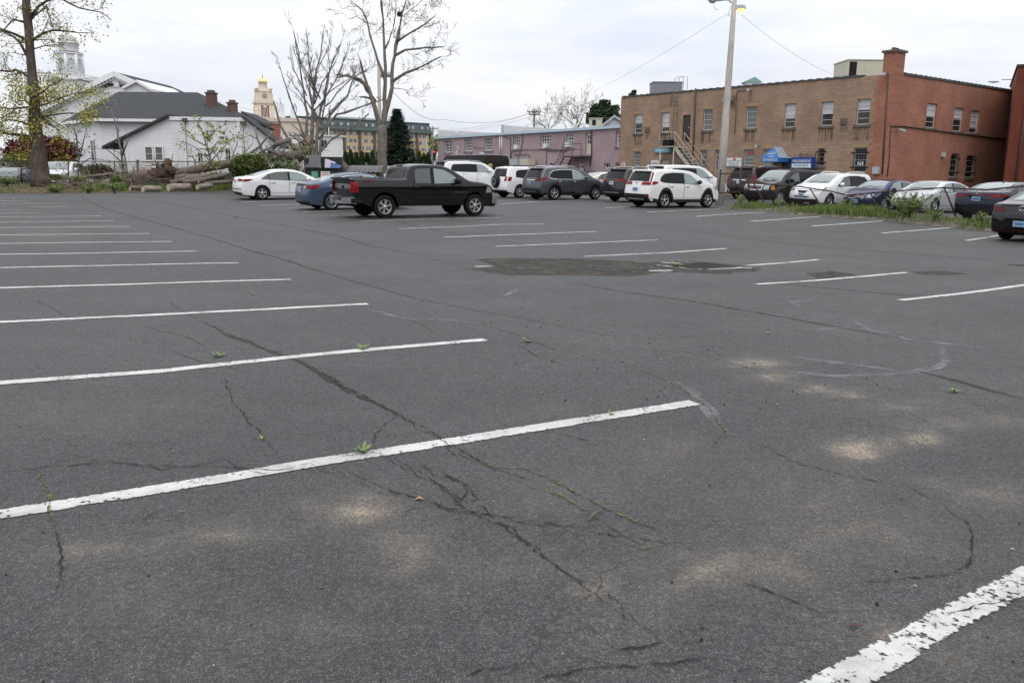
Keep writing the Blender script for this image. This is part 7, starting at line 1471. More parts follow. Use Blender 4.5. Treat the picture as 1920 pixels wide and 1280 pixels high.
# bushes
def bush(name, label, px, py, rx, ry, d, m, n, ls, top=None, cat='bush', jag=.25, m2=None):
    c = P(px, py, d); s = d/FPX; t = thing(name, label, cat, (c.x, c.y, c.z-ry*s)); ml, m_s = MB(), MB(); lumps = []
    for _ in range(9): a = Vector((rv.gauss(0,1), rv.gauss(0,1), rv.gauss(0,1))).normalized(); lumps.append((a, rv.uniform(.0, jag)))
    for _ in range(n):
        v = Vector((rv.gauss(0,1), rv.gauss(0,1), rv.gauss(0,1))).normalized(); k = 1+sum(g*max(0, v.dot(a)-.6)*2 for a, g in lumps); r_ = (rv.random()**.35)*k*rv.uniform(.9, 1.06)
        leaf(ml, Vector((v.x*rx*s*r_, v.y*rx*s*r_, ry*s+v.z*ry*s*r_)), ls, 1 if (m2 and (v.z > .25 or rv.random() < .08) and rv.random() < .5) else 0, .6)
    for k in range(7): a = rv.uniform(0, 6.28); e = Vector((math.cos(a)*rx*s*.6, math.sin(a)*rx*s*.6, ry*s*rv.uniform(.9, 1.5))); m_s.tube([(0,0,-.3), e*.5+Vector((0,0,.1)), e], [.05, .035, .015], 5)
    m_s.build('stem', M_TWIG, t); ml.build('foliage', [m, m2 or m], t)
bush('round_bush', 'rounded dark green bush behind the white sedan trunk', 467, 317, 36, 25, 45, M_BUSH, 9000, .13, jag=.10, m2=M_BUSH)
bush('shrub', 'lighter green shrub crown spilling over the round bush', 470, 297, 34, 10, 46.5, M_WEED, 900, .13)
bush('red_maple', 'dark red leaved maple shrub behind the white van', 78, 286, 62, 28, 62, M_RED_L, 6500, .22, m2=M_RED_L)
bush('red_maple', 'purple red shrub against the hall corner right of the van windshield', 118, 284, 18, 22, 61, M_RED_L, 1500, .2)
bush('shrub', 'olive green shrub mixed among red leaves left of the maple trunk', 45, 305, 45, 18, 58, M_BUSH, 1600, .18, m2=M_LEAFY)
bush('hedge_shrub', 'brown twiggy hedge shrub right of the white van', 184, 322, 27, 14, 53, pmat('brown_hedge', (.085,.055,.03), .9, island=.5, col2=(.10,.10,.04)), 2200, .14)
bush('shrub', 'bright green shrub at the foot of the van behind the maple', 107, 334, 16, 5, 49, M_GRASS, 700, .12); bush('shrub', 'lime green shrub on the bank before the coral car', 219, 337, 11, 9, 46.5, M_WEED, 500, .12); bush('shrub', 'green shrub left of the bare sapling base', 145, 336, 14, 6, 47, M_GRASS, 400, .12); bush('shrub', 'green weed shrub low on the bank right of the maple root', 165, 352, 14, 5, 44, M_GRASS, 350, .1)
bush('shrub', 'bright green shrub low on the bank directly under the lime shrub', 214, 349, 12, 5, 44, M_WEED, 350, .1); bush('shrub', 'green shrub under the dark grey car at far left', 12, 337, 20, 6, 46, M_GRASS, 350, .1); bush('shrub', 'small green shrub right of the maple root', 103, 353, 13, 5, 44, M_GRASS, 300, .1)
bush('vine_thicket', 'tangled vine thicket around the bare tree base', 530, 312, 30, 14, 52, M_BUSH, 900, .14, m2=M_WEED)
# brush pile and logs
def log(label, x0, y0, x1, y1, d0, d1, r, m=M_BIRCH, grp='cut logs on the bank'):
    a, b = P(x0, y0, d0), P(x1, y1, d1); t = thing('cut_log', label, 'log', (a+b)/2, 0, grp); mb = MB(); dd = (b-a).normalized(); mb.tube([a, a.lerp(b, .35)+Vector((0,0,.03)), a.lerp(b, .7), b], [r, r*1.02, r*.95, r*.92], 14); mb.build('bark', m, t, True)
    mb = MB(); mb.tube([a-dd*.012, a-dd*.004], r*.93, 14); mb.build('cut_end', M_CUT, t, True); mb = MB(); mb.tube([b+dd*.004, b+dd*.012], r*.85, 14); mb.build('cut_end', M_CUT, t, True)
log('pale peeled log, leftmost of the two pale logs at the lot edge', 268, 355, 300, 354, 44, 44.8, .16); log('thick pale log with ragged end, the larger log at the lot edge', 316, 352.5, 356, 350, 44, 45, .19); log('short pale log half hidden in grass right of the thick log', 370, 351.5, 397, 348, 44.6, 45.4, .13); log('small grey log left of the pale peeled log', 244, 353, 262, 352, 44.6, 45, .13, M_DEADW)
log('long grey log on top of the woodpile', 320, 343, 408, 325, 47.5, 48.4, .14, M_DEADW); log('grey log stacked under the long log', 345, 342, 420, 333, 46.8, 47.6, .13, M_DEADW); log('dark split log in the middle of the woodpile', 372, 340, 432, 326, 46.4, 47.6, .12, M_BARKG); log('grey log lowest in the woodpile by the bush', 385, 345, 440, 340, 45.8, 46.6, .11, M_DEADW); log('thin grey log leaning across the pile toward the bush', 330, 333, 372, 330, 48, 48.6, .15, M_DEADW); log('long thin branch log on the bank left of the brush', 128, 337, 240, 322, 47.5, 48.5, .09, M_DEADW); log('thin grey branch log lower on the bank', 175, 348, 232, 344, 46, 46.4, .07, M_DEADW)
sp = P(312, 322, 49); t = thing('root_stump', 'torn brown root mass at the end of the fallen trunk', 'stump', sp); mb = MB(); mb.ball(sp, .55, .5, .45, 12, 8, 0, .25); mb.ball(sp+Vector((-.6,0,-.25)), .5, .45, .4, 12, 8, 0, .28); mb.ball(sp+Vector((.15,-.1,.35)), .22, .25, .4, 8, 6, 0, .3)
for _ in range(26): a = Vector((rv.gauss(0,1), rv.gauss(0,.5)-.3, rv.gauss(0,.7))).normalized(); mb.tube([sp+a*.3, sp+a*.75+Vector((rv.gauss(0,.1),0,rv.gauss(0,.1))), sp+a*rv.uniform(.9,1.2)], [.06,.035,.012], 5)
mb.build('roots', pmat('root_soil', (.085,.052,.034), .95, var=.4, vscale=6), t, True)
mb = MB()
for _ in range(1500):
    k_ = rv.random(); px = rv.uniform(222, 345) if k_ < .55 else rv.uniform(345, 440) if k_ < .82 else rv.uniform(90, 250); q = bank_pt(px, rv.uniform(.18, .6))+Vector((0, 0, rv.uniform(0, .55)*(1 if px > 222 else .4))); a = rv.uniform(-.4, 3.5); L_ = rv.uniform(.4, 1.6); dd = Vector((math.cos(a), rv.uniform(-.4,.4), rv.uniform(-.25,.75))).normalized(); mb.tube([q, q+dd*L_*.5+Vector((0,0,rv.gauss(0,.06))), q+dd*L_+Vector((0,0,rv.gauss(0,.1)))], [rv.uniform(.012,.03), .012, .007], 4)
tag(mb.build('brush_pile', pmat('dry_brush', (.19,.145,.11), .95, island=.5, col2=(.30,.24,.19))), 'tangle of dry grey-brown branches heaped on the bank', 'brush', kind='stuff')
# ------------------------------------------------------------ conifers and far trees
def spruce(name, label, px, ytop, ybase, wpx, d, m, lev=30, group=None, dens=1.0):
    b = P(px, ybase, d); top = P(px, ytop, d); H = top.z-b.z; R = wpx/2*d/FPX; t = thing(name, label, 'tree', (b.x, b.y, b.z), 0, group); mt_ = MB(); mt_.tube([(0,0,-2), (0,0,H*.6), (0,0,H)], [R*.09, R*.05, .015], 6); mt_.build('trunk', M_BARK, t); mc = MB()
    for l in range(lev):
        f = l/lev; z = H*(.02+.97*f); rr_ = R*(1-f)**.85*rv.uniform(.86, 1.1)+.06; nb2 = int(9*dens+5*(1-f))
        for k in range(nb2):
            a = rv.uniform(0, 6.28); L_ = rr_*rv.uniform(.75, 1.12); dd = Vector((math.cos(a), math.sin(a), 0)); s = Vector((-dd.y, dd.x, 0))
            for j in range(int(12+12*(1-f))):
                u = rv.uniform(.15, 1); q = dd*L_*u+Vector((0,0,z+.12*H/lev*8*(-u*u*.5+.1)+rv.gauss(0,.04)))+s*rv.gauss(0,.12*L_); w_ = .08+.12*R*.6; e = (dd+s*rv.uniform(-.9,.9)+Vector((0,0,rv.uniform(-.2,.5))))*rv.uniform(.18,.4)*max(.5, R*.5); mc.add([q-s*w_*.5, q+s*w_*.5, q+e], [(0,1,2)])
    mc.build('crown', m, t); return t
spruce('spruce_tree', 'dark blue-green spruce standing behind the pickup cab', 746, 205, 312, 92, 97, M_CONE, 40, None, 1.5)
hx = [(648,288),(658,284),(669,289),(679,287),(689,290),(699,286),(709,288),(733,287),(746,284),(760,285),(774,288),(786,288),(795,291),(803,290)]
def arbor(label, px, ytop, d, wpx=14):
    b = P(px, 312, d); top = P(px, ytop, d); H = top.z-b.z; R = wpx/2*d/FPX; t = thing('arborvitae', label, 'tree', b, 0, 'arborvitae hedge behind the wooden fence'); mt_ = MB(); mt_.tube([(0,0,-1),(0,0,H*.8)], [.08,.03], 5); mt_.build('trunk', M_BARK, t); mc = MB()
    for _ in range(700):
        f = rv.random(); rr_ = R*(1-f)**.6*min(1, .6+f*3)*rv.uniform(.55, 1.08); a = rv.uniform(0, 6.28); q = Vector((rr_*math.cos(a), rr_*math.sin(a), H*f)); s = Vector((-math.sin(a), math.cos(a), 0))*.07; e = Vector((math.cos(a)*.12, math.sin(a)*.12, rv.uniform(.2,.42))); mc.add([q-s, q+s, q+e], [(0,1,2)])
    mc.build('crown', M_ARB, t)
for i, (px, yt) in enumerate(hx): arbor('clipped dark green arborvitae in the row behind the wooden fence', px, yt, 104+rv.uniform(-1, 1))
def blob_tree(name, label, base_px, d, blobs, m, n, ls, trunkw=.3, cat='tree'):
    b = P(base_px, 320, d); t = thing(name, label, cat, (b.x, b.y, 0)); mt_, mc = MB(), MB(); top = P(blobs[0][0], blobs[0][1], d); mt_.tube([(b.x,b.y,0), ((b.x+top.x)/2, b.y, top.z*.55), (top.x, top.y, top.z)], [trunkw, trunkw*.7, trunkw*.25], 7)
    for (x, y, rx, ry) in blobs:
        c = P(x, y, d); s = d/FPX; mt_.tube([(b.x, b.y, c.z*.6), c], [trunkw*.4, .05], 5)
        for _ in range(int(n*rx*ry/400)):
            v = Vector((rv.gauss(0,1), rv.gauss(0,1), rv.gauss(0,1))).normalized()*(rv.random()**.4)*rv.uniform(.8, 1.12); leaf(mc, c+Vector((v.x*rx*s, v.y*rx*s, v.z*ry*s)), ls, 0, .5)
    mt_.build('trunk', M_BARK, t, True); mc.build('crown', m, t, True)
blob_tree('pine_tree', 'large dark green pine rising behind the mauve building right end', 1132, 112, [(1133,196,13,10),(1120,205,16,10),(1145,206,18,10),(1132,214,28,11),(1112,216,14,9),(1153,219,14,10),(1108,226,12,8),(1130,228,28,8)], M_PINE, 900, .42)
blob_tree('pine_tree', 'small pine top peeking over the left end of the tan roof', 1188, 105, [(1189,173,5,4),(1186,178,8,4),(1190,184,9,4)], M_PINE, 2600, .3)
blob_tree('leafing_tree', 'pale yellow-green tree far behind the traffic lights', 818, 200, [(812,264,8,8),(822,262,9,10),(816,276,10,8),(826,280,8,7)], M_LEAFG, 600, .9)
for lb, specs in (('bare fuzzy tree behind the mauve roof left of the pine', [[(1080,250,6),(1078,225,4),(1070,205,2)],[(1080,245,5),(1092,220,3),(1100,200,2)],[(1080,240,4),(1062,222,3),(1050,212,2)],[(1082,240,4),(1108,222,3),(1118,206,2)],[(1078,230,3),(1085,205,2),(1083,196,1)]]), ('low bare tree behind the mauve roof right of the utility pole', [[(1030,250,5),(1028,232,3),(1022,218,2)],[(1030,245,4),(1040,230,3),(1048,222,2)],[(1030,245,4),(1014,232,3),(1004,226,2)],[(1028,238,3),(1034,220,2),(1036,212,1)]])):
    tr_, tips = MB(), []; b = P(specs[0][0][0], 300, 118); limbs(tr_, specs, 118, tips, 3, .7, (2, 3), 1.8, .2, 2, .016, 5, .45); tree('bare_tree', lb, (b.x, b.y, 0), tr_, None, M_TWIG, M_TWIG)

# unseen wooded edge added behind the camera to darken reflections in the cars
mb = MB(); vs = []
for i in range(131):
    a = math.radians(62+236*i/130)
    for j, (z, rr_) in enumerate(((-.3, 60), (2.5, 58), (6, 59.5), (8.5, 62), (8.0, 66), (0, 67))): q = rr_+rv.uniform(-1.5, 1.5); zz = z+rv.uniform(-1, 1.2)*(1 if j in (2, 3, 4) else .2); vs.append((q*math.sin(a), q*math.cos(a), zz))
mb.add(vs, [(i*6+k, i*6+k+1, i*6+k+7, i*6+k+6) for i in range(130) for k in range(5)], 0, True)
for _ in range(3500): a = math.radians(rv.uniform(62, 298)); q = rv.uniform(57, 60); leaf(mb, Vector((q*math.sin(a), q*math.cos(a), rv.uniform(.3, 9.8))), 1.1)
tag(mb.build('added_woodland', pmat('added_woodland_leaf', (.03,.04,.02), .9, 0, .1, var=.4, vscale=.5)), 'unseen dark wooded edge added behind the camera for car reflections', 'added_woodland', kind='stuff')
# ------------------------------------------------------------ street furniture, fences, poles, dumpsters
M_WOODP = pmat('weathered_pole', (.40,.365,.33), .9, 0, .15, var=.22, vscale=3, bump=.5, bscale=10, stretch=(4,4,.3)); M_WOODF = pmat('grey_fence_board', (.15,.125,.105), .9, 0, .15, var=.35, vscale=4, stretch=(3,3,.4)); M_WIRE = pmat('wire', (.22,.22,.225), .7); M_GALV = pmat('galvanised', (.30,.32,.34), .5, .3); M_LAMPH = pmat('lamp_housing', (.32,.34,.35), .5)
def wire(label, pts, sag=.0, r=.012, cat='cable', n=16):
    mb = MB(); q = []
    for a, b in zip(pts, pts[1:]): q += [a.lerp(b, k/n)-Vector((0,0,sag*4*(k/n)*(1-k/n))) for k in range(n)]
    q.append(pts[-1]); mb.tube(q, r, 4); o = mb.build('overhead_cable', M_WIRE); tag(o, label, cat)
d = 41.5; b = P(1349, 382, d); lp = thing('light_pole', 'tall pale wooden light pole with two lamp heads near the lot corner', 'light pole', b); mb = MB(); top = P(1379, -25, d-.3)
mb.tube([b-Vector((0,0,.3)), b.lerp(top, .35), b.lerp(top, .7), top], [.225, .185, .145, .105], 14); mb.build('pole', M_WOODP, lp, True)
def lamp(arm, head, lit):
    mb = MB(); mb.tube([P(x, y, d-.35) for x, y in arm], .035, 6); a_ = mb.build('lamp_arm', M_LAMPH, lp, True); c = P(*head, d-.35); mb = MB(); mb.hexa([c+Vector((-.22,-.14,-.02)), c+Vector((.22,-.14,-.02)), c+Vector((.22,.14,-.02)), c+Vector((-.22,.14,-.02))], [c+Vector((-.14,-.09,.17)), c+Vector((.17,-.09,.15)), c+Vector((.17,.09,.15)), c+Vector((-.14,.09,.17))]); mb.build('lamp_housing', M_LAMPH, lp, True)
    mb = MB(); mb.ball(c+Vector((0,0,-.06)), .19, .13, .11, 12, 8); mb.build('lamp_lens', pmat('lit_sodium_lens', (.8,.5,.15), .3, emit=((1,.50,.10), 2.6)) if lit else pmat('lamp_lens_off', (.35,.36,.36), .3), lp, True)
lamp([(1376,8),(1382,12)], (1389.5,16.5), True); lamp([(1371,6),(1368,1),(1360,0),(1344,2)], (1336,0), False)
mb = MB(); mb.tube([P(x, y, d-.4) for x, y in ((1371,12),(1366,26),(1369,32),(1363,27))], .012, 4); mb.tube([P(x, y, d-.4) for x, y in ((1338,6),(1340,17),(1347,19))], .012, 4); mb.build('loose_cable', M_WIRE, lp, True)
up1 = P(1001, 207, 115)
wire('thin cable sagging from the light pole down to the distant utility pole', [P(1363, 27, d), P(1001, 212, 115)], .8, .009); u_, z_ = F1.uv(1562, 140); wire('thin cable running from the light pole to the tan building roof', [P(1390, 28, d), F1.pt(u_, z_, .1)], .25, .008)
# leaning post and pipe fence at the corner
def stick(name, label, cat, pts, d, r, m, grp=None):
    q = [P(x, y, d) for x, y in pts]; t = thing(name, label, cat, q[0], 0, grp); mb = MB(); mb.tube(q, r, 8); mb.build('post' if 'post' in name else 'bar', m, t, True); return t
dC_ = 40.3
t = thing('pipe_gate', 'rusty pipe frame gate section standing beside the light pole', 'fence', P(1372, 368, dC_)); mb = MB()
for pts in (((1346,370),(1352,318)),((1387,366),(1389,314)),((1404,362),(1404,325))): mb = MB(); mb.tube([P(x, y, dC_) for x, y in pts], .045, 8); mb.build('post', M_PIPE, t, True)
for pts in (((1349,326),(1405,324)),((1347,362),(1390,360))): mb = MB(); mb.tube([P(x, y, dC_) for x, y in pts], .03, 8); mb.build('rail', M_PIPE, t, True)
mb = MB(); mb.bar(P(1356, 342, dC_+.5), P(1367, 358, dC_+.5), .12, .05); o = mb.build('wooden_brace', M_WOODP); tag(o, 'short slanted wooden brace at the foot of the light pole', 'brace')
fence = thing('chain_link_fence', 'sagging rusty chain-link fence with bent leaning posts before the parked cars', 'fence', G(1600, 398)); PST = [((1434,386),(1413,343)),((1543,392),(1519,354)),((1648,398),(1632,362)),((1791,408),(1771,353)),((1965,440),(1948,346))]
tops = []
for (bx, by), (tx, ty) in PST:
    b = G(bx, by+3); b = b+Vector((.25,.15,0)); dd = b.y/ray(bx, by).y; tpt = P(tx, ty, dd); tops.append((b, tpt)); mb = MB(); mb.tube([b-Vector((0,0,.2)), tpt], .034, 8); mb.build('post', M_PIPE, fence, True)
rail = [P(1388, 343, tops[0][1].y/ray(1388, 343).y), tops[0][1], P(1500, 350, tops[1][1].y/ray(1500, 350).y+.5), P(1560, 359, tops[1][1].y/ray(1560, 359).y-.5), P(1612, 372, tops[2][1].y/ray(1612, 372).y+.4)]
mb = MB(); mb.tube(rail, .03, 8); mb.build('bent_rail', M_PIPE, fence, True); r2_ = [P(1592, 366, tops[2][1].y/ray(1592, 366).y+1), P(1640, 361, tops[2][1].y/ray(1640, 361).y), tops[3][1]+Vector((0,0,.02)), P(1850, 356, 30.5*.93), tops[4][1]]
mb = MB(); mb.tube(r2_, .03, 8); mb.build('top_rail', M_PIPE, fence, True)
def link_mat():
    m = pmat('chain_link', (.16,.145,.13), .6, .3); nt = m.node_tree; b = nt.nodes['Principled BSDF']; uv = nt.nodes.new('ShaderNodeUVMap'); uv.uv_map = 'UVMap'; s = nt.nodes.new('ShaderNodeSeparateXYZ'); nt.links.new(uv.outputs[0], s.inputs[0]); outs = []
    for op in ('ADD', 'SUBTRACT'):
        a = nt.nodes.new('ShaderNodeMath'); a.operation = op; nt.links.new(s.outputs[0], a.inputs[0]); nt.links.new(s.outputs[1], a.inputs[1]); c = nt.nodes.new('ShaderNodeMath'); c.operation = 'DIVIDE'; c.inputs[1].default_value = .085; nt.links.new(a.outputs[0], c.inputs[0])
        f = nt.nodes.new('ShaderNodeMath'); f.operation = 'FRACT'; nt.links.new(c.outputs[0], f.inputs[0]); l = nt.nodes.new('ShaderNodeMath'); l.operation = 'LESS_THAN'; l.inputs[1].default_value = .075; nt.links.new(f.outputs[0], l.inputs[0]); outs.append(l.outputs[0])
    mx = nt.nodes.new('ShaderNodeMath'); mx.operation = 'MAXIMUM'; nt.links.new(outs[0], mx.inputs[0]); nt.links.new(outs[1], mx.inputs[1]); nt.links.new(mx.outputs[0], b.inputs['Alpha']); return m
M_LINK = link_mat()
def link_panel(par, bots, topsv, name='wire_mesh'):
    mb = MB(); u = 0
    for i in range(len(bots)-1):
        L_ = (bots[i+1]-bots[i]).length; mb.add([bots[i], bots[i+1], topsv[i+1], topsv[i]], [(0,1,2,3)], 0, False, [(u, 0), (u+L_, 0), (u+L_, (topsv[i+1]-bots[i+1]).length), (u, (topsv[i]-bots[i]).length)]); u += L_
    mb.build(name, M_LINK, par, True)
link_panel(fence, [G(1395, 386)+Vector((.25,.15,0))]+[a for a, b in tops], [rail[0], rail[1], rail[3]-Vector((0,0,.05)), r2_[1]-Vector((0,0,.06)), tops[3][1]-Vector((0,0,.03)), tops[4][1]-Vector((0,0,.03))])
# fence on the bank
dF = 52.5; lf_ = thing('chain_link_fence', 'dark chain-link fence running along the bank before the church hall', 'fence', P(250, 335, dF)); xs = [-30, 40, 128, 215, 258, 296, 366, 430, 455]; mb = MB(); mb.tube([P(x, 301+.010*x if x < 200 else 303+.001*(x-200), dF+.004*x) for x in xs], .028, 6); mb.build('top_rail', pmat('dark_rust', (.045,.036,.03), .9), lf_, True)
for x in xs[1:]: mb = MB(); q = P(x, 302+(4 if x == 258 else 0)-(6 if x == 258 else 0), dF+.004*x); mb.tube([P(x, 338, dF+.004*x), q], .04 if x != 258 else .07, 6); mb.build('post', pmat('dark_rust', (.045,.036,.03), .9), lf_, True)
link_panel(lf_, [P(x, 337, dF+.004*x) for x in xs], [P(x, 302.5, dF+.004*x) for x in xs])
# dumpsters
M_DUMP = pmat('dumpster_green', (.012,.016,.014), .6, var=.3); M_LID = pmat('grey_lid', (.085,.085,.09), .6, var=.15); M_CARD = pmat('pale_cardboard', (.52,.50,.54), .8); M_BLUEB = pmat('blue_box', (.05,.10,.26), .6)
def dumpster(label, x0, x1, d, ytop, open_):
    a, b = P(x0, 334, d), P(x1, 334, d); zt = P((x0+x1)/2, ytop, d).z; z0 = gz(a.x, a.y)+.28; F = Facade((a.x, a.y), (b.x, b.y)); t = thing('dumpster', label, 'dumpster', (a.x, a.y, z0)); mb = MB(); W_ = F.len
    F.fbox(mb, 0, W_, z0-.3, zt-.35, -1.6, 0); F.fbox(mb, -.04, W_+.04, zt-.41, zt-.35, .001, .05); mb.build('bin_body', M_DUMP, t, True)
    if open_:
        mb = MB(); F.fbox(mb, 0, .12, zt-.349, zt+.25, -1.6, -.05); F.fbox(mb, W_-.12, W_, zt-.349, zt+.2, -1.6, -.6); F.fbox(mb, .121, W_-.121, zt-.349, zt+.35, -1.6, -1.5); mb.build('rear_frame', M_DUMP, t, True)
        mb = MB(); mb.hexa([F.pt(.05,zt-.3,.12), F.pt(W_*.48,zt-.3,.12), F.pt(W_*.48,zt-.3,.05), F.pt(.05,zt-.3,.05)], [F.pt(-.1,zt+.42,-.75), F.pt(W_*.36,zt+.42,-.75), F.pt(W_*.36,zt+.42,-.82), F.pt(-.1,zt+.42,-.82)])
        for k in range(6): u = W_*.05+W_*.40*k/5.5; mb.bar(F.pt(u,zt-.28,.15), F.pt(u-.08,zt+.42,-.72), .05, .05)
        mb.build('open_lid', M_LID, t, True); mb = MB(); F.fbox(mb, W_*.5, W_*.99, zt-.349, zt-.3, -.5, .1); mb.build('front_lip', M_BLACK, t, True)
    else:
        mb = MB(); n = 14
        vs = []
        for i in range(n+1):
            u = -.06+(W_+.12)*i/n; dz = .05*math.cos(i*math.pi*.9); sg = -.10*math.sin(math.pi*i/n)
            for o, z in ((.12, zt-.36), (-.5, zt-.05+sg), (-1.3, zt+.05)): vs.append(F.pt(u, z+(.03 if i % 2 else 0), o))
        mb.add(vs, [(i*3+k, i*3+k+1, i*3+k+4, i*3+k+3) for i in range(n) for k in range(2)], 0, False)
        for i in range(1, n, 2): u = -.06+(W_+.12)*i/n; mb.bar(F.pt(u, zt-.33, .14), F.pt(u, zt-.01-.10*math.sin(math.pi*i/n), -.5), .05, .05)
        mb.build('ribbed_lid', M_LID, t, True)
    return t, F, zt, W_
def sticker(t, F, u0, u1, z0, z1, m, lines):
    mb = MB(); F.fbox(mb, u0, u1, z0, z1, .001, .012); s_ = mb.build('sticker', m, t, True); mb = MB()
    for k in range(lines): z = z1-(z1-z0)*(k+.7)/(lines+.4); F.fbox(mb, u0+.06, u1-.06, z-.02, z+.02, .013, .017)
    g = mb.build('sticker_print', M_INKR if m is M_SIGNW else M_INKD, t, True); g.parent = s_
t, F, zt, W_ = dumpster('open dark dumpster overflowing with cardboard behind the blue sedan', 573, 637, 48, 305, True); sticker(t, F, W_*.18, W_*.36, zt-.85, zt-.5, pmat('green_label', (.10,.42,.22), .6), 2); sticker(t, F, W_*.45, W_*.72, zt-.85, zt-.5, M_SIGNW, 3)
for lb, u, o, h, m, w_ in (('pale flattened cardboard box sticking out of the open dumpster', .66, -.4, .42, M_CARD, .5),('blue box tilted on the edge of the open dumpster', .86, -.2, .22, M_BLUEB, .55)):
    q = F.pt(W_*u, zt-.3, o); bx_ = thing('cardboard_box', lb, 'box', q); mb = MB(); mb.hexa([F.pt(W_*u-w_/2,zt-.29,o+.1), F.pt(W_*u+w_/2,zt-.29,o+.1), F.pt(W_*u+w_/2,zt-.29,o-.2), F.pt(W_*u-w_/2,zt-.29,o-.2)], [F.pt(W_*u-w_/2+.02,zt-.3+h+.1,o), F.pt(W_*u+w_/2+.1,zt-.3+h-.1,o), F.pt(W_*u+w_/2+.1,zt-.3+h-.1,o-.3), F.pt(W_*u-w_/2+.02,zt-.3+h+.1,o-.3)]); mb.build('carton', m, bx_, True)
t, F, zt, W_ = dumpster('closed dark dumpster with a sagging ribbed grey lid left of the wooden fence', 653, 712, 50, 312, False); sticker(t, F, W_*.40, W_*.64, zt-.72, zt-.45, M_SIGNW, 3); sticker(t, F, W_*.74, W_*.88, zt-.72, zt-.45, pmat('yellow_label', (.55,.45,.10), .6), 2)
mb = MB(); mb.bar(P(639, 304, 48.6), P(652, 317, 48.6), .10, .28); o = mb.build('leaning_board', M_DEADW); tag(o, 'pale board leaning between the two dumpsters', 'board')
# wooden fence: each board in the panel mesh, posts as parts
q0, q1 = XY(648, 320, 57), XY(722, 320, 58); FF = Facade(q0, q1); t = thing('wooden_fence', 'weathered grey stockade fence behind the dumpsters', 'fence', (q0[0], q0[1], 0)); mb = MB(); zf = FF.uv(690, 311)[1]; u = 0
while u < FF.len: FF.fbox(mb, u, u+.13, 0, zf+rv.uniform(-.03,.03), -.02, .01); u += .14
mb.build('boards', M_WOODF, t, True)
for px in (686, 716): u = FF.uv(px, 315)[0]; mb = MB(); FF.fbox(mb, u-.08, u+.08, 0, zf+.22, .012, .14); mb.build('post', M_WOODF, t, True)
# small light car parts behind the fence gap
make_car('sedan', 'pale silver sedan glimpsed between the tall tree and the pickup cab', 'car', sedan(paint=paint('silver', (.55,.56,.57))), ('rr', 742, 352), 57, 27)
# utility poles, flag, traffic lights
def upole(label, px, ytop, ybot, d, arms, r=.15, m=None):
    a, tp = P(px, ybot, d), P(px, ytop, d); t = thing('utility_pole', label, 'utility pole', (a.x, a.y, 0)); mb = MB(); mb.tube([(a.x, a.y, 0), (a.x, a.y, tp.z)], [r*1.2, r*.8], 8); mb.build('pole', m or M_BARKG, t, True)
    for (y, w_) in arms:
        z = P(px, y, d).z; hw_ = w_/2*d/FPX; mb = MB(); mb.bar((a.x-hw_, a.y-.15, z), (a.x+hw_, a.y-.15, z+.02), .12, .14); c_ = mb.build('crossarm', m or M_BARKG, t, True); mb = MB()
        for k in range(4): x = a.x-hw_+2*hw_*(k+.1)/3.2; mb.tube([(x, a.y-.15, z+.08), (x, a.y-.15, z+.32)], .06, 6)
        g = mb.build('insulators', M_GALV, t, True); g.parent = c_
    return t
upole('dark utility pole with two crossarms behind the mauve roof', 1001, 205, 260, 115, [(211,26),(216,20)]); upole('slim utility pole with one crossarm beyond the traffic lights', 812, 238, 300, 160, [(242,22)], .16); upole('thin grey pole standing by the traffic lights', 800.5, 256, 310, 120, [], .1, M_GALV)
t = upole('pale wooden service pole behind the tall forked tree', 714, 124, 315, 72, [], .17, M_WOODP); mb = MB(); q = P(729, 140, 72); mb.ball(q, .35, .2, .25, 10, 6); q2 = P(713, 141, 72); mb.ball(q2, .2, .2, .28, 10, 6); mb.bar(P(714, 144, 72), P(736, 144, 72), .06, .06); mb.build('transformer_lamps', M_GALV, t, True)
for px, py, lb in ((785.5, 291, 'left traffic light showing red beside a yellow backboard'), (814, 291, 'right traffic light showing red by the mauve building corner')):
    q = P(px, py, 125); t = thing('traffic_light', lb, 'traffic light', q); mb = MB(); mb.box(-.2,.2,-.15,.15,-.75,.75); mb.build('housing', M_BLACK, t); mb = MB(); mb.lathe([(.13,-.17),(.001,-.18)], 12, 0, 'y', (0,0,.48)); mb.build('red_lens', pmat('red_signal', (.6,.05,.03), .4, emit=((1,.08,.03), 1.2)), t)
    mb = MB()
    for z in (0, -.48): mb.lathe([(.13,-.17),(.001,-.18)], 12, 0, 'y', (0,0,z))
    mb.build('unlit_lens', M_DOORD, t); mb = MB(); mb.tube([(.0,.1,.75),(.0,.1,3.0)], .03, 5); mb.build('hanger', M_GALV, t)
    if px < 800: mb = MB(); mb.box(.21,.62,-.03,.03,-.55,.6); mb.build('backboard', pmat('signal_yellow', (.55,.35,.04), .6), t)
q = P(616.5, 245, 150); t = thing('flagpole', 'white flagpole with a limp striped flag before the green mansard block', 'flagpole', (q.x, q.y, 0)); zt = P(616.5, 194, 150).z; mb = MB(); mb.tube([(q.x,q.y,0),(q.x,q.y,zt)], .09, 8); mb.build('pole', M_SIGNW, t, True); mb = MB(); z1 = P(616, 205, 150).z; z0_ = P(616, 225, 150).z
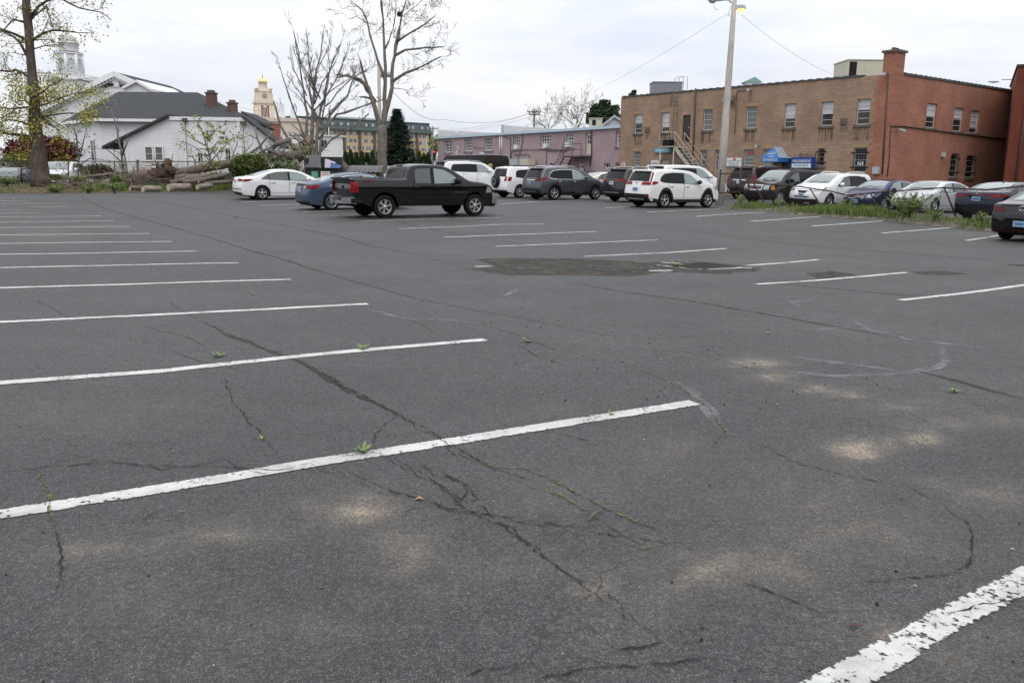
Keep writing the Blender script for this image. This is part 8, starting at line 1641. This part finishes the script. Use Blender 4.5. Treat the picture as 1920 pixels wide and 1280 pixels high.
for k in range(5): mb.hexa([(q.x+.08+k*.09, q.y-.1*(k % 2), z0_-.3*k/4), (q.x+.17+k*.09, q.y-.1*((k+1) % 2), z0_-.3*(k+1)/4), (q.x+.17+k*.09, q.y-.1*((k+1) % 2)+.03, z0_-.3*(k+1)/4), (q.x+.08+k*.09, q.y-.1*(k % 2)+.03, z0_-.3*k/4)], [(q.x+.08+k*.09, q.y-.1*(k % 2), z1-.22*k), (q.x+.17+k*.09, q.y-.1*((k+1) % 2), z1-.22*(k+1)), (q.x+.17+k*.09, q.y-.1*((k+1) % 2)+.03, z1-.22*(k+1)), (q.x+.08+k*.09, q.y-.1*(k % 2)+.03, z1-.22*k)], (0, 1, 0, 1, 0)[k] if k > 1 else 2)
mb.build('flag', [pmat('flag_red', (.33,.06,.07), .8), pmat('flag_white', (.6,.58,.58), .8), pmat('flag_navy', (.07,.09,.22), .8)], t, True)
wire('long sagging cable from the forked tree pole to the utility pole', [P(735, 170, 75), P(832, 224, 95), P(1001, 208, 115)], .9, .022); wire('upper line from the far pole to the utility pole behind the mauve roof', [P(812, 243, 160), P(1001, 211, 115)], .8, .022); wire('lower line from the far pole to the utility pole behind the mauve roof', [P(812, 246, 160), P(1001, 217, 115)], .8, .022); wire('line leaving the utility pole toward the tan building', [P(1001, 207, 115), P(1180, 218, 90)], .5, .02); wire('second line leaving the utility pole toward the pine', [P(1001, 212, 115), P(1180, 232, 90)], .5, .02)
wire('pair upper cable crossing behind the hall chimneys to the clock tower', [P(380, 180, 95), P(500, 210, 140)], .3, .02); wire('pair lower cable crossing behind the hall chimneys to the clock tower', [P(380, 186, 95), P(500, 216, 140)], .3, .02)
# small things on the asphalt
def twig_on(label, pts, r, m=M_DEADW):
    q = [G(x, y)+Vector((0,0,r+.002+ (0.01 if i == 1 else 0))) for i, (x, y) in enumerate(pts)]; t = thing('twig', label, 'twig', q[0]); mb = MB(); mb.tube(q, [r, r*.9, r*.5], 6); mb.build('stick', m, t, True)
twig_on('short curved dry twig right of the long dark crack', [(1104,977),(1115,968),(1130,960)], .006); twig_on('thin curved dry twig below the nearest white line at left', [(270,974),(276,969),(288,966)], .004)
p = G(1600, 1175); t = thing('dead_leaf', 'brown curled dead leaf near the worn white line', 'leaf', p); mb = MB(); mb.add([(-.035,0,.004),(0,-.009,.012),(.035,.004,.005),(0,.009,.014)], [(0,1,2,3)]); mb.build('blade', pmat('dead_leaf', (.10,.06,.045), .8), t)
for lb, px, py in (('pale dry leaf lying left of the branching crack', 786, 938), ('tan dry leaf lying on the stall beyond the second line', 474, 552), ('orange-brown dry leaf cluster at the far left stalls', 70, 433), ('tan dry leaf by the middle moss line', 1440, 626)):
    p = G(px, py); t = thing('dead_leaf', lb, 'leaf', p); s = .018+.0022*p.y; mb = MB(); mb.add([(-s,0,.004),(0,-s*.4,.015),(s,s*.1,.006),(0,s*.4,.02)], [(0,1,2,3)]); mb.build('blade', pmat('tan_leaf', (.30,.20,.11), .8), t)
mb = MB(); rp = random.Random(21)
for _ in range(260):
    px, py = rp.uniform(0, 1920), 470+810*rp.random()**1.3; q = G(px, py); s = rp.uniform(.002, .005) if rp.random() < .95 else rp.uniform(.006, .009)
    if rp.random() < .45: q = G(rp.uniform(960, 1700), rp.uniform(560, 760)); s = rp.uniform(.003, .008)
    mb.ball((q.x, q.y, q.z+s*.5), s, s*rp.uniform(.7,1.2), s*.7, 6, 4, 0 if rp.random() < .7 else 1, .2)
tag(mb.build('pebbles', [pmat('dark_pebble', (.02,.018,.017), .9), pmat('pale_pebble', (.33,.30,.26), .9)]), 'scattered small dark and pale pebbles on the asphalt', 'pebbles', kind='stuff')
